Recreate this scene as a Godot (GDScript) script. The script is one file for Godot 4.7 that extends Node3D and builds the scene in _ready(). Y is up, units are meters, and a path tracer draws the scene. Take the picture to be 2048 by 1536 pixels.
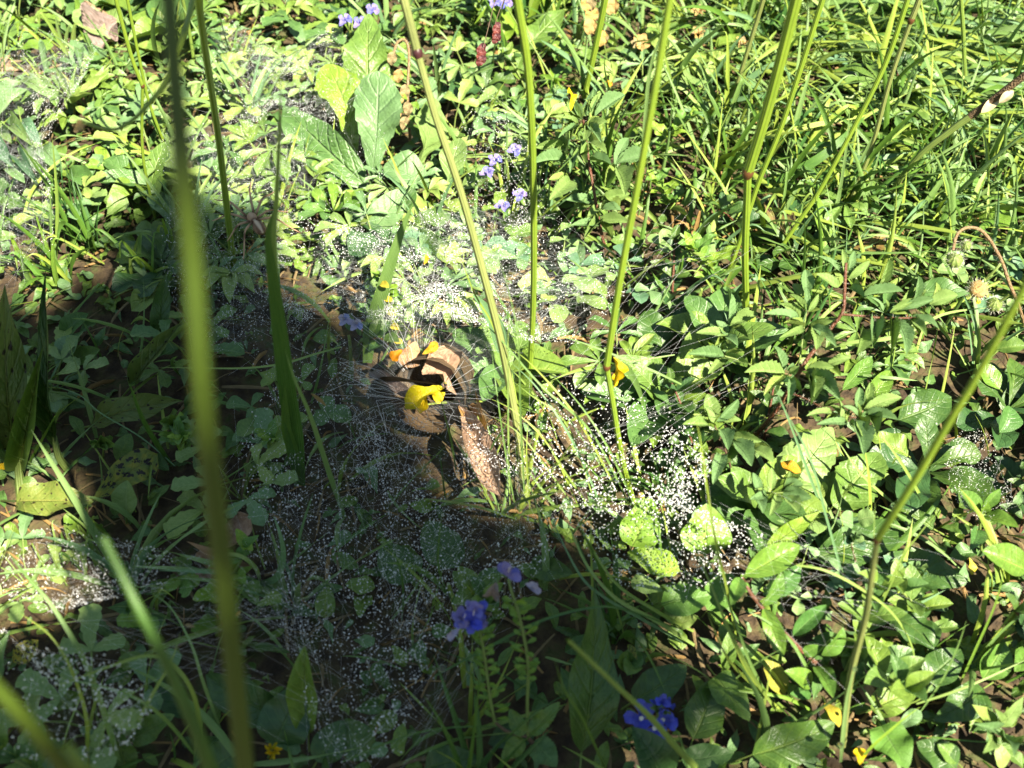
extends Node3D
# A patch of meadow about 40 cm wide, seen from just above: a dewy sheet web with its funnel, among grass and herbs.
# Metres, y up; the web's funnel stands near the origin, the viewer at +z.

var T: Node3D
var tally := {}
var M := {}
var MT := {}
var rng := RandomNumberGenerator.new()
var bumps := FastNoiseLite.new()
var fine := FastNoiseLite.new()
var pick := 0
var marks := []
var taken := []

func _ready():
	var cam := Camera3D.new()
	cam.position = Vector3(0, 0.32174, 0.26997)
	cam.rotation_degrees = Vector3(-50, 0, 0)
	cam.fov = 37.8
	cam.near = 0.005
	cam.far = 60.0
	var lens := CameraAttributesPhysical.new()
	lens.frustum_focal_length = 35.0
	lens.exposure_aperture = 15.0
	lens.frustum_focus_distance = 0.415
	cam.attributes = lens
	cam.fov = 37.8
	add_child(cam)
	var env := Environment.new()
	env.background_mode = Environment.BG_SKY
	var sky := Sky.new()
	var sm := ProceduralSkyMaterial.new()
	sm.sky_top_color = Color(0.42, 0.50, 0.58)
	sm.sky_horizon_color = Color(0.76, 0.80, 0.80)
	sm.sky_curve = 0.16
	sm.ground_bottom_color = Color(0.16, 0.20, 0.10)
	sm.ground_horizon_color = Color(0.40, 0.46, 0.34)
	sm.sun_angle_max = 3.0
	sky.sky_material = sm
	env.sky = sky
	env.background_energy_multiplier = 0.44
	env.tonemap_mode = Environment.TONE_MAPPER_LINEAR
	env.tonemap_exposure = EXPOSURE
	env.sdfgi_enabled = true
	env.ssao_enabled = true
	env.ssil_enabled = true
	var we := WorldEnvironment.new()
	we.environment = env
	add_child(we)
	var sun := DirectionalLight3D.new()
	sun.light_energy = 1.6
	sun.light_color = Color(1.0, 0.955, 0.87)
	sun.light_angular_distance = 0.53
	sun.shadow_enabled = true
	add_child(sun)
	sun.look_at_from_position(Vector3.ZERO, -TO_SUN, Vector3.UP)
	bumps.seed = 5
	bumps.frequency = 9.0
	bumps.fractal_octaves = 4
	fine.seed = 8
	fine.frequency = 60.0
	fine.fractal_octaves = 3
	make_materials()
	make_leaves()
	ground()
	shrub()
	cover()
	traced()
	fillers()
	webs()
	details()

const EXPOSURE := 3.75
const TO_SUN := Vector3(0.40, 0.80, 0.47)

func gh(x: float, z: float) -> float:
	return -0.003 + 0.005 * bumps.get_noise_2d(x, z)

# ---------------------------------------------------------------- objects

func numbered(called: String) -> String:
	tally[called] = tally.get(called, -1) + 1
	return called if tally[called] == 0 else "%s_%03d" % [called, tally[called]]

func th(called: String, label: String, category: String, at: Vector3, group := "") -> Node3D:
	T = Node3D.new()
	T.name = numbered(called)
	T.position = at
	T.set_meta("label", label)
	T.set_meta("category", category)
	if group != "":
		T.set_meta("group", group)
	T.set_meta("count", {})
	add_child(T)
	return T

func part(called: String, mesh: Mesh, mat: Material, parent: Node3D, xf := Transform3D.IDENTITY) -> MeshInstance3D:
	var o := MeshInstance3D.new()
	o.mesh = mesh
	o.material_override = mat
	o.name = called
	o.transform = xf
	if parent.has_meta("count"):
		var d: Dictionary = parent.get_meta("count")
		d[called] = d.get(called, -1) + 1
		if d[called] > 0:
			o.name = "%s_%03d" % [called, d[called]]
	parent.add_child(o, true)
	return o

func solo(called: String, label: String, category: String, mesh: Mesh, mat: Material, at: Vector3, group := "", xf := Basis.IDENTITY) -> MeshInstance3D:
	var o := MeshInstance3D.new()
	o.mesh = mesh
	o.material_override = mat
	o.name = numbered(called)
	o.transform = Transform3D(xf, at)
	if label != "":
		o.set_meta("label", label)
	if category != "":
		o.set_meta("category", category)
	if group != "":
		o.set_meta("group", group)
	add_child(o, true)
	return o

func frame_of(b: Vector3, t: Vector3, w: float, roll: float) -> Transform3D:
	var d := t - b
	var z := d.normalized()
	var hint := Vector3(0.12, 1.0, 0.4)
	if absf(z.dot(hint.normalized())) > 0.97:
		hint = Vector3(0.2, 0.3, 1.0)
	var y := (hint - z * hint.dot(z)).normalized().rotated(z, roll)
	var x := y.cross(z)
	var l := d.length()
	return Transform3D(Basis(x * w, y * l, z * l), b)

# a leaf from its foot to its tip, of the given width
func lf(kind: String, mat: String, b: Vector3, t: Vector3, w: float, roll := 0.0, called := "leaf") -> MeshInstance3D:
	pick += 1
	var ms: Array = M[kind]
	var mm: Array = MT[mat]
	if w > 0.006 and b.y < 0.03:
		taken.append([(b + t) * 0.5, maxf(w, b.distance_to(t)) * 0.5])
	return part(called, ms[(pick * 7 + pick / 3) % ms.size()], mm[(pick * 5 + pick / 4) % mm.size()], T, frame_of(b - T.position, t - T.position, w, roll))

# places are written in tenths of a millimetre
func V(x: float, y: float, z: float) -> Vector3:
	return Vector3(x, y, z) * 0.0001

func path(flat: Array) -> PackedVector3Array:
	var p := PackedVector3Array()
	for i in range(0, flat.size(), 3):
		p.append(Vector3(flat[i], flat[i + 1], flat[i + 2]) * 0.0001)
	return p

func smooth(p: PackedVector3Array, per: int) -> PackedVector3Array:
	var out := PackedVector3Array()
	var n := p.size()
	for i in n - 1:
		var a := p[maxi(i - 1, 0)]
		var d := p[mini(i + 2, n - 1)]
		for k in per:
			out.append(p[i].cubic_interpolate(p[i + 1], a, d, float(k) / per))
	out.append(p[n - 1])
	return out

func moved(p: PackedVector3Array) -> PackedVector3Array:
	var out := PackedVector3Array()
	for v in p:
		out.append(v - T.position)
	return out

func st(mat: String, r0: float, r1: float, flat: Array, called := "stem") -> MeshInstance3D:
	var acc := Acc.new()
	var line := smooth(moved(path(flat)), 5)
	acc.tube(line, r0, r1, 8)
	var o := part(called, acc.mesh(), MT[mat][0], T)
	if mat == "redstem" or mat == "pinkstem":
		# fine white hairs standing off the stem
		var hair := Acc.new()
		for k in 90:
			var f := rng.randf() * (line.size() - 1.001)
			var i := int(f)
			var p := line[i].lerp(line[i + 1], f - i)
			var q := Vector3(rng.randfn(), rng.randfn(), rng.randfn()).cross(line[i + 1] - line[i]).normalized()
			hair.tube(PackedVector3Array([p + q * r0 * 0.7, p + q * (r0 + rng.randf_range(0.0005, 0.0011))]), 0.00004, 0.000015, 3)
		var hm := MeshInstance3D.new()
		hm.mesh = hair.mesh()
		hm.material_override = MT.hair[0]
		hm.name = "hairs"
		o.add_child(hm, true)
	return o

# a grass blade along a line, foot first; w is its greatest width
func bl(mat: String, w: float, flat: Array, called := "blade", fold := 0.35) -> MeshInstance3D:
	pick += 1
	var acc := Acc.new()
	acc.ribbon(smooth(moved(path(flat)), 6), w, fold, 0.0)
	var mm: Array = MT[mat]
	return part(called, acc.mesh(), mm[pick % mm.size()], T)

func ring(at: Vector3, dir: Vector3, r: float, mat: String, called := "node"):
	var acc := Acc.new()
	var d := dir.normalized()
	var p := PackedVector3Array()
	for k in 7:
		p.append(at - T.position + d * (k - 3) * r * 0.42)
	acc.tube_r(p, PackedFloat32Array([0.86, 1.0, 1.14, 1.2, 1.14, 1.0, 0.86]), r, 10)
	part(called, acc.mesh(), MT[mat][0], T)

class Acc:
	var v := PackedVector3Array()
	var n := PackedVector3Array()
	var u := PackedVector2Array()
	var c := PackedColorArray()
	var ix := PackedInt32Array()
	var colored := false
	func grid(pts: PackedVector3Array, uvs: PackedVector2Array, cols: int, wrap := false):
		var b := v.size()
		var rows := pts.size() / cols
		var nn := PackedVector3Array()
		nn.resize(pts.size())
		for r in rows - 1:
			for k in cols - 1:
				var a := r * cols + k
				var q := PackedInt32Array([a, a + 1, a + cols, a + 1, a + cols + 1, a + cols])
				for e in [0, 3]:
					var f := (pts[q[e + 2]] - pts[q[e]]).cross(pts[q[e + 1]] - pts[q[e]])
					for j in 3:
						nn[q[e + j]] += f
				for j in q:
					ix.append(b + j)
		if wrap:
			for r in rows:
				var s := nn[r * cols] + nn[r * cols + cols - 1]
				nn[r * cols] = s
				nn[r * cols + cols - 1] = s
		for i in nn.size():
			nn[i] = nn[i].normalized() if nn[i].length_squared() > 1e-24 else Vector3.UP
		v.append_array(pts)
		n.append_array(nn)
		u.append_array(uvs)
	func tint(col: Color):
		colored = true
		while c.size() < v.size():
			c.append(col)
	func tube(p: PackedVector3Array, r0: float, r1: float, sides: int):
		var rs := PackedFloat32Array()
		for i in p.size():
			rs.append(lerpf(r0, r1, float(i) / maxi(p.size() - 1, 1)))
		tube_r(p, rs, 1.0, sides)
	func tube_r(p: PackedVector3Array, rs: PackedFloat32Array, r: float, sides: int, flat := 1.0):
		var pts := PackedVector3Array()
		var uvs := PackedVector2Array()
		var side := Vector3(0.3, 0.1, 1.0)
		for i in p.size():
			var d := (p[mini(i + 1, p.size() - 1)] - p[maxi(i - 1, 0)]).normalized()
			if absf(d.dot(side.normalized())) > 0.98:
				side = Vector3(1.0, 0.2, 0.1)
			var x := side.cross(d).normalized()
			var y := x.cross(d)
			for k in sides + 1:
				var a := TAU * k / sides
				pts.append(p[i] + (x * cos(a) + y * sin(a) * flat) * rs[i] * r)
				uvs.append(Vector2(float(k) / sides, float(i) / maxi(p.size() - 1, 1)))
		grid(pts, uvs, sides + 1, true)
	func ribbon(p: PackedVector3Array, w: float, fold: float, base_w: float):
		var pts := PackedVector3Array()
		var uvs := PackedVector2Array()
		var hint := Vector3(0.15, 0.75, 0.65)
		var total := 0.0
		for i in p.size() - 1:
			total += p[i].distance_to(p[i + 1])
		var along := 0.0
		for i in p.size():
			var d := (p[mini(i + 1, p.size() - 1)] - p[maxi(i - 1, 0)]).normalized()
			var y := hint - d * hint.dot(d)
			y = y.normalized() if y.length() > 0.15 else Vector3(0.4, 0.1, 1.0)
			var x := y.cross(d).normalized()
			y = d.cross(x)
			if i > 0:
				along += p[i].distance_to(p[i - 1])
			var t := along / maxf(total, 1e-6)
			var hw := 0.5 * w * maxf(minf(1.0, 0.62 + 1.5 * t) * pow(maxf(1.0 - pow(t, 2.3), 0.0), 0.75), 0.03)
			for k in 5:
				var s := (k - 2) / 2.0
				pts.append(p[i] + x * s * hw + y * absf(s) * hw * fold)
				uvs.append(Vector2((s + 1.0) / 2.0, t))
		grid(pts, uvs, 5)
	func add(o: Acc, xf: Transform3D):
		var b := v.size()
		var nb := xf.basis.inverse().transposed()
		for p in o.v:
			v.append(xf * p)
		for q in o.n:
			n.append((nb * q).normalized())
		u.append_array(o.u)
		if o.colored:
			colored = true
			c.append_array(o.c)
		for i in o.ix:
			ix.append(b + i)
	func mesh() -> ArrayMesh:
		var a := []
		a.resize(Mesh.ARRAY_MAX)
		a[Mesh.ARRAY_VERTEX] = v
		a[Mesh.ARRAY_NORMAL] = n
		a[Mesh.ARRAY_TEX_UV] = u
		if colored:
			a[Mesh.ARRAY_COLOR] = c
		a[Mesh.ARRAY_INDEX] = ix
		var m := ArrayMesh.new()
		m.add_surface_from_arrays(Mesh.PRIMITIVE_TRIANGLES, a)
		return m

# ---------------------------------------------------------------- leaf shapes (unit length along +z, width 1 along x)

func half_width(shape: String, t: float) -> float:
	match shape:
		"ell": return 0.5 * pow(maxf(sin(PI * clampf(t, 0.0, 1.0)), 0.0), 0.72)
		"ovate": return 0.5 * pow(maxf(sin(PI * pow(t, 0.72)), 0.0), 0.7)
		"lanc": return 0.5 * pow(maxf(sin(PI * pow(t, 0.8)), 0.0), 1.0) * (1.0 - 0.15 * t)
		"obov": return 0.5 * pow(maxf(sin(PI * pow(t, 1.55)), 0.0), 0.62) * (0.35 + 0.65 * t) + 0.012
		"spat":
			if t < 0.3:
				return 0.045
			return 0.045 + 0.455 * pow(maxf(sin(PI * pow((t - 0.3) / 0.7, 1.1)), 0.0), 0.75)
		"wedge": return 0.5 * pow(t, 0.75) * pow(maxf(1.0 - pow(t, 7.0), 0.0), 0.6) + 0.012
		"round": return 0.5 * pow(maxf(1.0 - pow(2.0 * t - 1.0, 2.0), 0.0), 0.5)
	return 0.5

func leaf_acc(shape: String, rows: int, cols: int, teeth: int, tooth: float, fold: float, arch: float, wave: float, hairs: int, twist: float, ruck := 0.0) -> Acc:
	var acc := Acc.new()
	var pts := PackedVector3Array()
	var uvs := PackedVector2Array()
	var ph := rng.randf() * TAU
	var lean := rng.randf_range(-0.05, 0.05)
	for r in rows + 1:
		var t := float(r) / rows
		var hw := half_width(shape, t)
		if teeth > 0 and t > 0.25 and t < 0.995:
			var f := fposmod(t * teeth, 1.0)
			hw *= 1.0 - tooth * f
		hw = maxf(hw, 0.006)
		for k in cols + 1:
			var s := 2.0 * k / cols - 1.0
			var x := s * hw
			var y := fold * absf(x) + arch * 4.0 * t * (1.0 - t) * 0.25 + wave * sin(t * 11.0 + ph + (1.5 if s > 0 else 0.0)) * absf(s) * hw
			y += ruck * sin(t * 34.0 - absf(s) * 7.0) * absf(s) * hw * (1.0 - absf(s) * 0.6)
			y += twist * s * hw * t
			x += lean * sin(PI * t)
			pts.append(Vector3(x, y, t))
			uvs.append(Vector2((s + 1.0) / 2.0, t))
	acc.grid(pts, uvs, cols + 1)
	if hairs > 0:
		for h in hairs:
			for s in [-1.0, 1.0]:
				var t: float = 0.06 + 0.92 * (h + rng.randf() * 0.6) / hairs
				var hw: float = half_width(shape, t) * (1.0 - (tooth * 0.4 if teeth > 0 else 0.0))
				var y := fold * hw + arch * t * (1.0 - t)
				var a := Vector3(s * hw * 0.985 + lean * sin(PI * t), y, t)
				var d := Vector3(s * 0.17, rng.randf_range(0.01, 0.06), rng.randf_range(0.0, 0.035)) * rng.randf_range(0.6, 1.1)
				var b := acc.v.size()
				for q in [a + Vector3(0, 0, -0.009), a + Vector3(0, 0, 0.009), a + d]:
					acc.v.append(q)
					acc.n.append(Vector3(0, 1, 0))
					acc.u.append(Vector2(0.02 if s < 0 else 0.98, t))
				acc.ix.append_array(PackedInt32Array([b, b + 1, b + 2] if s > 0 else [b, b + 2, b + 1]))
	return acc

func several(shape: String, rows: int, cols: int, teeth := 0, tooth := 0.0, hairs := 0, wave := 0.12, ruck := 0.0, folds := [0.12, 0.3, 0.5]) -> Array:
	var out := []
	for f in folds:
		out.append(leaf_acc(shape, rows, cols, teeth, tooth, f, rng.randf_range(0.12, 0.5), wave, hairs, rng.randf_range(-0.4, 0.4), ruck).mesh())
	return out

func palmate(n: int, spread: float, shape: String, w: float, teeth: int, tooth: float) -> ArrayMesh:
	var acc := Acc.new()
	for i in n:
		var a := spread * (float(i) / (n - 1) - 0.5)
		var l := 1.0 - 0.28 * absf(a) / (spread * 0.5 + 0.01)
		var one := leaf_acc(shape, 14 if teeth > 0 else 8, 4, teeth, tooth, 0.3, 0.35, 0.1, 0, 0.0)
		var b := Basis(Vector3.UP, a) * Basis(Vector3.RIGHT, rng.randf_range(-0.25, 0.12))
		acc.add(one, Transform3D(b * Basis.from_scale(Vector3(w * l, l, l)), Vector3(0, 0.01 * i, 0)))
	return acc.mesh()

func pinnate(pairs: int, shape: String, w: float, l: float) -> ArrayMesh:
	var acc := Acc.new()
	acc.tube(PackedVector3Array([Vector3.ZERO, Vector3(0, 0.05, 0.5), Vector3(0, 0, 1)]), 0.014, 0.008, 5)
	for i in pairs:
		var z := 0.18 + 0.8 * i / pairs
		for s in [-1.0, 1.0]:
			var one := leaf_acc(shape, 7, 4, 0, 0.0, 0.2, 0.3, 0.08, 0, 0.2)
			var b := Basis(Vector3.UP, s * rng.randf_range(0.9, 1.15)) * Basis(Vector3.RIGHT, rng.randf_range(-0.3, 0.1))
			acc.add(one, Transform3D(b * Basis.from_scale(Vector3(w, l, l)), Vector3(0, 0.04, z)))
	return acc.mesh()

func make_leaves():
	rng.seed = 11
	M.ell = several("ell", 12, 6, 0, 0.0, 0, 0.08)
	M.rock = several("ell", 14, 6, 0, 0.0, 26, 0.06, 0.0, [0.22, 0.32, 0.42])
	M.ovate = several("ovate", 14, 8, 0, 0.0, 0, 0.18, 0.05, [0.05, 0.15, 0.25])
	M.toothed = several("ovate", 40, 8, 10, 0.12, 0, 0.2, 0.07, [0.05, 0.15])
	M.lanc = several("lanc", 16, 6, 0, 0.0, 0, 0.14)
	M.hairy = several("lanc", 16, 6, 0, 0.0, 34, 0.1)
	M.obov = several("obov", 14, 8, 0, 0.0, 0, 0.15, 0.06, [0.08, 0.2, 0.3])
	M.dock = several("obov", 44, 8, 9, 0.11, 0, 0.2, 0.1, [0.1, 0.18])
	M.serrate = several("ell", 36, 6, 9, 0.2, 30, 0.06, 0.0, [0.25, 0.4, 0.6])
	M.spat = several("spat", 14, 6, 0, 0.0, 0, 0.1, 0.04, [0.1, 0.2, 0.3])
	M.round = several("round", 10, 6, 0, 0.0, 0, 0.1, 0.0, [0.2, 0.35])
	M.wedge = several("wedge", 12, 6, 0, 0.0, 0, 0.2, 0.1, [0.15, 0.3])
	M.cut = several("wedge", 32, 6, 6, 0.3, 0, 0.15, 0.1, [0.15, 0.3])
	M.petal = several("wedge", 10, 6, 0, 0.0, 0, 0.35, 0.05, [0.2, 0.6])
	M.dead = [leaf_acc("ovate", 16, 10, 0, 0, 1.1, 0.8, 0.5, 0, 0.8, 0.15).mesh(), leaf_acc("obov", 16, 10, 0, 0, 0.7, -0.6, 0.6, 0, -0.9, 0.2).mesh()]
	M.fingers = [palmate(5, 3.0, "obov", 0.42, 0, 0.0), palmate(5, 3.6, "obov", 0.4, 5, 0.22), palmate(5, 2.6, "ell", 0.34, 0, 0.0)]
	M.three = [palmate(3, 4.0, "wedge", 0.85, 0, 0.0), palmate(3, 3.8, "round", 0.85, 0, 0.0)]
	M.threecut = [palmate(3, 2.6, "wedge", 0.75, 5, 0.28), palmate(3, 3.0, "wedge", 0.8, 5, 0.25)]
	M.vetch = [pinnate(5, "ell", 0.15, 0.34), pinnate(4, "ell", 0.18, 0.38)]
	M.grass = []
	for i in 5:
		var acc := Acc.new()
		var p := PackedVector3Array()
		var bend := rng.randf_range(0.1, 0.8)
		var turn := rng.randf_range(-0.3, 0.3)
		for k in 8:
			var t := k / 7.0
			p.append(Vector3(turn * t * t, t * (1.0 - bend * t * 0.55), bend * t * t * 0.8))
		acc.ribbon(p, 0.05, 0.4, 0.0)
		M.grass.append(acc.mesh())

# ---------------------------------------------------------------- materials

func mixc(a: Color, b: Color, t: float) -> Color:
	return a.lerp(b, clampf(t, 0.0, 1.0))

var skin_seed := 0

# the skin of a leaf: two tones of blade in patches, ribs, and marks (spots, browned patches) where the plant has them
func skin(style: String, a: Color, b: Color, rib: Color, mark: Color, marks_share: float) -> Array:
	skin_seed += 1
	var w := 64
	var h := 160
	var im := Image.create(w, h, false, Image.FORMAT_RGB8)
	var hi := Image.create(w, h, false, Image.FORMAT_RGB8)
	var f := FastNoiseLite.new()
	f.seed = skin_seed
	f.frequency = 0.045
	f.fractal_octaves = 3
	var g := FastNoiseLite.new()
	g.seed = skin_seed + 50
	g.noise_type = FastNoiseLite.TYPE_CELLULAR
	g.cellular_return_type = FastNoiseLite.RETURN_DISTANCE
	g.frequency = 0.055
	var gr := RandomNumberGenerator.new()
	gr.seed = skin_seed
	for y in h:
		for x in w:
			var s := 2.0 * (x + 0.5) / w - 1.0
			var t := (y + 0.5) / h
			var col := mixc(a, b, 0.5 + 0.9 * f.get_noise_2d(x, y))
			var e := 0.5
			if style == "vein":
				var mid := exp(-pow(s / (0.055 * (1.25 - t)), 2.0))
				var q := fposmod(t * 7.0 - absf(s) * 1.6, 1.0)
				var vein := exp(-pow((q - 0.5) / 0.09, 2.0)) * (1.0 - absf(s) * 0.5)
				col = mixc(col, rib, maxf(mid * 0.85, vein * 0.32))
				e = 0.55 - 0.4 * mid - 0.25 * vein + 0.1 * f.get_noise_2d(x * 4.0, y * 4.0)
			elif style == "stripe":
				var line := 0.5 + 0.5 * cos(s * 26.0)
				var mid := exp(-pow(s / 0.07, 2.0))
				col = mixc(col, rib, maxf(line * 0.28, mid * 0.5))
				e = 0.4 + 0.4 * line
			elif style == "net":
				var line := 0.5 + 0.5 * sin(s * 12.0 + 9.0 * f.get_noise_2d(x * 0.6, y * 2.0))
				col = mixc(col, rib, line * 0.35)
				e = 0.3 + 0.5 * line
			if marks_share > 0.0:
				var d := g.get_noise_2d(x, y * 0.9) + 1.0
				var dn := f.get_noise_2d(x + 300.0, y)
				if d < 0.42 * marks_share + 0.12 * dn:
					col = mixc(col, mark, 0.9)
			var gv := gr.randf_range(-0.025, 0.025)
			im.set_pixel(x, y, Color(clampf(col.r + gv, 0, 1), clampf(col.g + gv, 0, 1), clampf(col.b + gv * 0.6, 0, 1)))
			hi.set_pixel(x, y, Color(e, e, e))
	hi.bump_map_to_normal_map(5.0)
	return [ImageTexture.create_from_image(im), ImageTexture.create_from_image(hi)]

func leafy(called: String, style: String, a: Color, b: Color, rib: Color, rough := 0.5, thru := 0.5, mark := Color(0.12, 0.07, 0.04), share := 0.0, tones := [1.0, 0.86, 1.1]):
	var sk := skin(style, a, b, rib, mark, share)
	var out := []
	for k in tones.size():
		var t: float = tones[k]
		var m := StandardMaterial3D.new()
		m.resource_name = called
		m.albedo_texture = sk[0]
		m.albedo_color = Color(minf(0.88 * t, 1.0), minf(0.88 * (t * 0.55 + 0.45), 1.0), minf(0.85 / (0.6 + 0.4 * t), 1.0))
		m.normal_enabled = true
		m.normal_texture = sk[1]
		m.normal_scale = 0.7
		m.roughness = rough
		m.metallic_specular = 0.5
		m.cull_mode = BaseMaterial3D.CULL_DISABLED
		if thru > 0.0:
			m.backlight_enabled = true
			m.backlight = Color(0.95, 1.0, 0.42) * thru
		out.append(m)
	MT[called] = out

func plain(called: String, col: Color, rough := 0.6, thru := 0.0) -> StandardMaterial3D:
	var m := StandardMaterial3D.new()
	m.resource_name = called
	m.albedo_color = col
	m.roughness = rough
	m.cull_mode = BaseMaterial3D.CULL_DISABLED
	if thru > 0.0:
		m.backlight_enabled = true
		m.backlight = Color(1, 1, 1) * thru
	MT[called] = [m]
	return m

func make_materials():
	var brown := Color(0.30, 0.18, 0.10)
	leafy("rock", "vein", Color(0.34, 0.49, 0.20), Color(0.42, 0.58, 0.26), Color(0.55, 0.66, 0.35), 0.38, 0.5)
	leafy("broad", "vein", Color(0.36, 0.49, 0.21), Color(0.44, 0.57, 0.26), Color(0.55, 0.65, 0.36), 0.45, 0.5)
	leafy("pale", "vein", Color(0.46, 0.58, 0.31), Color(0.52, 0.63, 0.37), Color(0.62, 0.71, 0.46), 0.5, 0.4)
	leafy("downy", "vein", Color(0.45, 0.57, 0.29), Color(0.50, 0.62, 0.33), Color(0.60, 0.69, 0.43), 0.72, 0.5)
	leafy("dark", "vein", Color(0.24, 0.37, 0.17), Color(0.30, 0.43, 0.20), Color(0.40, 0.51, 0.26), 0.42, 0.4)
	leafy("bright", "vein", Color(0.43, 0.58, 0.20), Color(0.49, 0.64, 0.24), Color(0.60, 0.71, 0.36), 0.5, 0.6)
	leafy("glauc", "vein", Color(0.42, 0.56, 0.36), Color(0.48, 0.61, 0.41), Color(0.57, 0.68, 0.50), 0.5, 0.45)
	leafy("spotted", "vein", Color(0.38, 0.47, 0.21), Color(0.45, 0.51, 0.26), Color(0.55, 0.58, 0.34), 0.5, 0.5, Color(0.13, 0.08, 0.07), 0.55)
	leafy("yellowing", "vein", Color(0.72, 0.66, 0.16), Color(0.45, 0.52, 0.18), Color(0.70, 0.66, 0.30), 0.5, 0.6, Color(0.12, 0.07, 0.05), 0.8)
	leafy("yellow", "vein", Color(0.86, 0.76, 0.28), Color(0.72, 0.70, 0.25), Color(0.86, 0.80, 0.42), 0.5, 0.7, Color(0.30, 0.17, 0.08), 0.2)
	leafy("browned", "vein", Color(0.46, 0.48, 0.24), Color(0.46, 0.36, 0.24), Color(0.56, 0.52, 0.33), 0.6, 0.3, Color(0.16, 0.10, 0.07), 0.8)
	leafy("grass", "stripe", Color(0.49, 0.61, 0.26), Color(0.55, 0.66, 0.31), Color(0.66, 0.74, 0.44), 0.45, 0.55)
	leafy("bluegrass", "stripe", Color(0.46, 0.60, 0.34), Color(0.52, 0.65, 0.40), Color(0.64, 0.73, 0.52), 0.42, 0.5)
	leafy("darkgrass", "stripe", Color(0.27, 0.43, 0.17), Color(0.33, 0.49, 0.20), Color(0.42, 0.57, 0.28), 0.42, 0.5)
	leafy("culm", "stripe", Color(0.52, 0.63, 0.20), Color(0.47, 0.59, 0.19), Color(0.63, 0.70, 0.32), 0.4, 0.25)
	leafy("nearculm", "stripe", Color(0.29, 0.38, 0.07), Color(0.26, 0.35, 0.07), Color(0.35, 0.42, 0.12), 0.55, 0.15)
	leafy("oldculm", "stripe", Color(0.54, 0.58, 0.34), Color(0.49, 0.54, 0.30), Color(0.64, 0.65, 0.44), 0.45, 0.2)
	leafy("straw", "stripe", Color(0.62, 0.50, 0.30), Color(0.52, 0.40, 0.22), Color(0.74, 0.62, 0.42), 0.7, 0.2)
	leafy("dead", "net", Color(0.74, 0.61, 0.52), Color(0.64, 0.50, 0.41), Color(0.84, 0.73, 0.64), 0.75, 0.4, Color(0.34, 0.22, 0.16), 0.22)
	leafy("yellowpetal", "net", Color(0.95, 0.83, 0.02), Color(0.92, 0.76, 0.01), Color(0.98, 0.88, 0.12), 0.5, 0.7)
	leafy("orangepetal", "net", Color(0.95, 0.66, 0.03), Color(0.92, 0.56, 0.04), Color(0.98, 0.78, 0.14), 0.5, 0.5)
	leafy("blue", "net", Color(0.44, 0.48, 0.97), Color(0.36, 0.38, 0.93), Color(0.28, 0.27, 0.76), 0.5, 0.5)
	leafy("violet", "net", Color(0.62, 0.60, 0.90), Color(0.55, 0.52, 0.86), Color(0.42, 0.37, 0.74), 0.5, 0.5)
	leafy("palelilac", "net", Color(0.78, 0.77, 0.90), Color(0.70, 0.68, 0.86), Color(0.60, 0.55, 0.80), 0.6, 0.4)
	leafy("redstem", "net", Color(0.44, 0.24, 0.19), Color(0.38, 0.27, 0.17), Color(0.54, 0.38, 0.30), 0.5, 0.1)
	leafy("pinkstem", "net", Color(0.60, 0.47, 0.37), Color(0.54, 0.47, 0.31), Color(0.68, 0.55, 0.46), 0.55, 0.15)
	leafy("wood", "net", Color(0.40, 0.32, 0.22), Color(0.30, 0.23, 0.15), Color(0.48, 0.40, 0.28), 0.8, 0.0)
	leafy("greenstem", "stripe", Color(0.48, 0.58, 0.28), Color(0.45, 0.53, 0.26), Color(0.61, 0.66, 0.38), 0.55, 0.2)
	leafy("duskstem", "stripe", Color(0.42, 0.34, 0.26), Color(0.38, 0.30, 0.25), Color(0.50, 0.42, 0.34), 0.6, 0.1)
	leafy("chaff", "net", Color(0.78, 0.66, 0.42), Color(0.70, 0.56, 0.34), Color(0.86, 0.77, 0.56), 0.7, 0.4)
	leafy("spikelet", "net", Color(0.38, 0.15, 0.17), Color(0.45, 0.22, 0.21), Color(0.58, 0.36, 0.30), 0.35, 0.2)
	plain("joint", Color(0.34, 0.22, 0.12), 0.45)
	plain("purplejoint", Color(0.26, 0.14, 0.15), 0.4)
	plain("purplestem", Color(0.52, 0.36, 0.36), 0.45)
	plain("paleskin", Color(0.72, 0.67, 0.53), 0.7, 0.3)
	plain("hair", Color(0.82, 0.82, 0.74), 0.6, 0.5)
	plain("stamen", Color(0.88, 0.86, 0.80), 0.6, 0.3)
	var silk := plain("silk", Color(0.93, 0.94, 0.95), 0.45, 0.9)
	silk.metallic_specular = 0.8

# ---------------------------------------------------------------- setting

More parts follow.
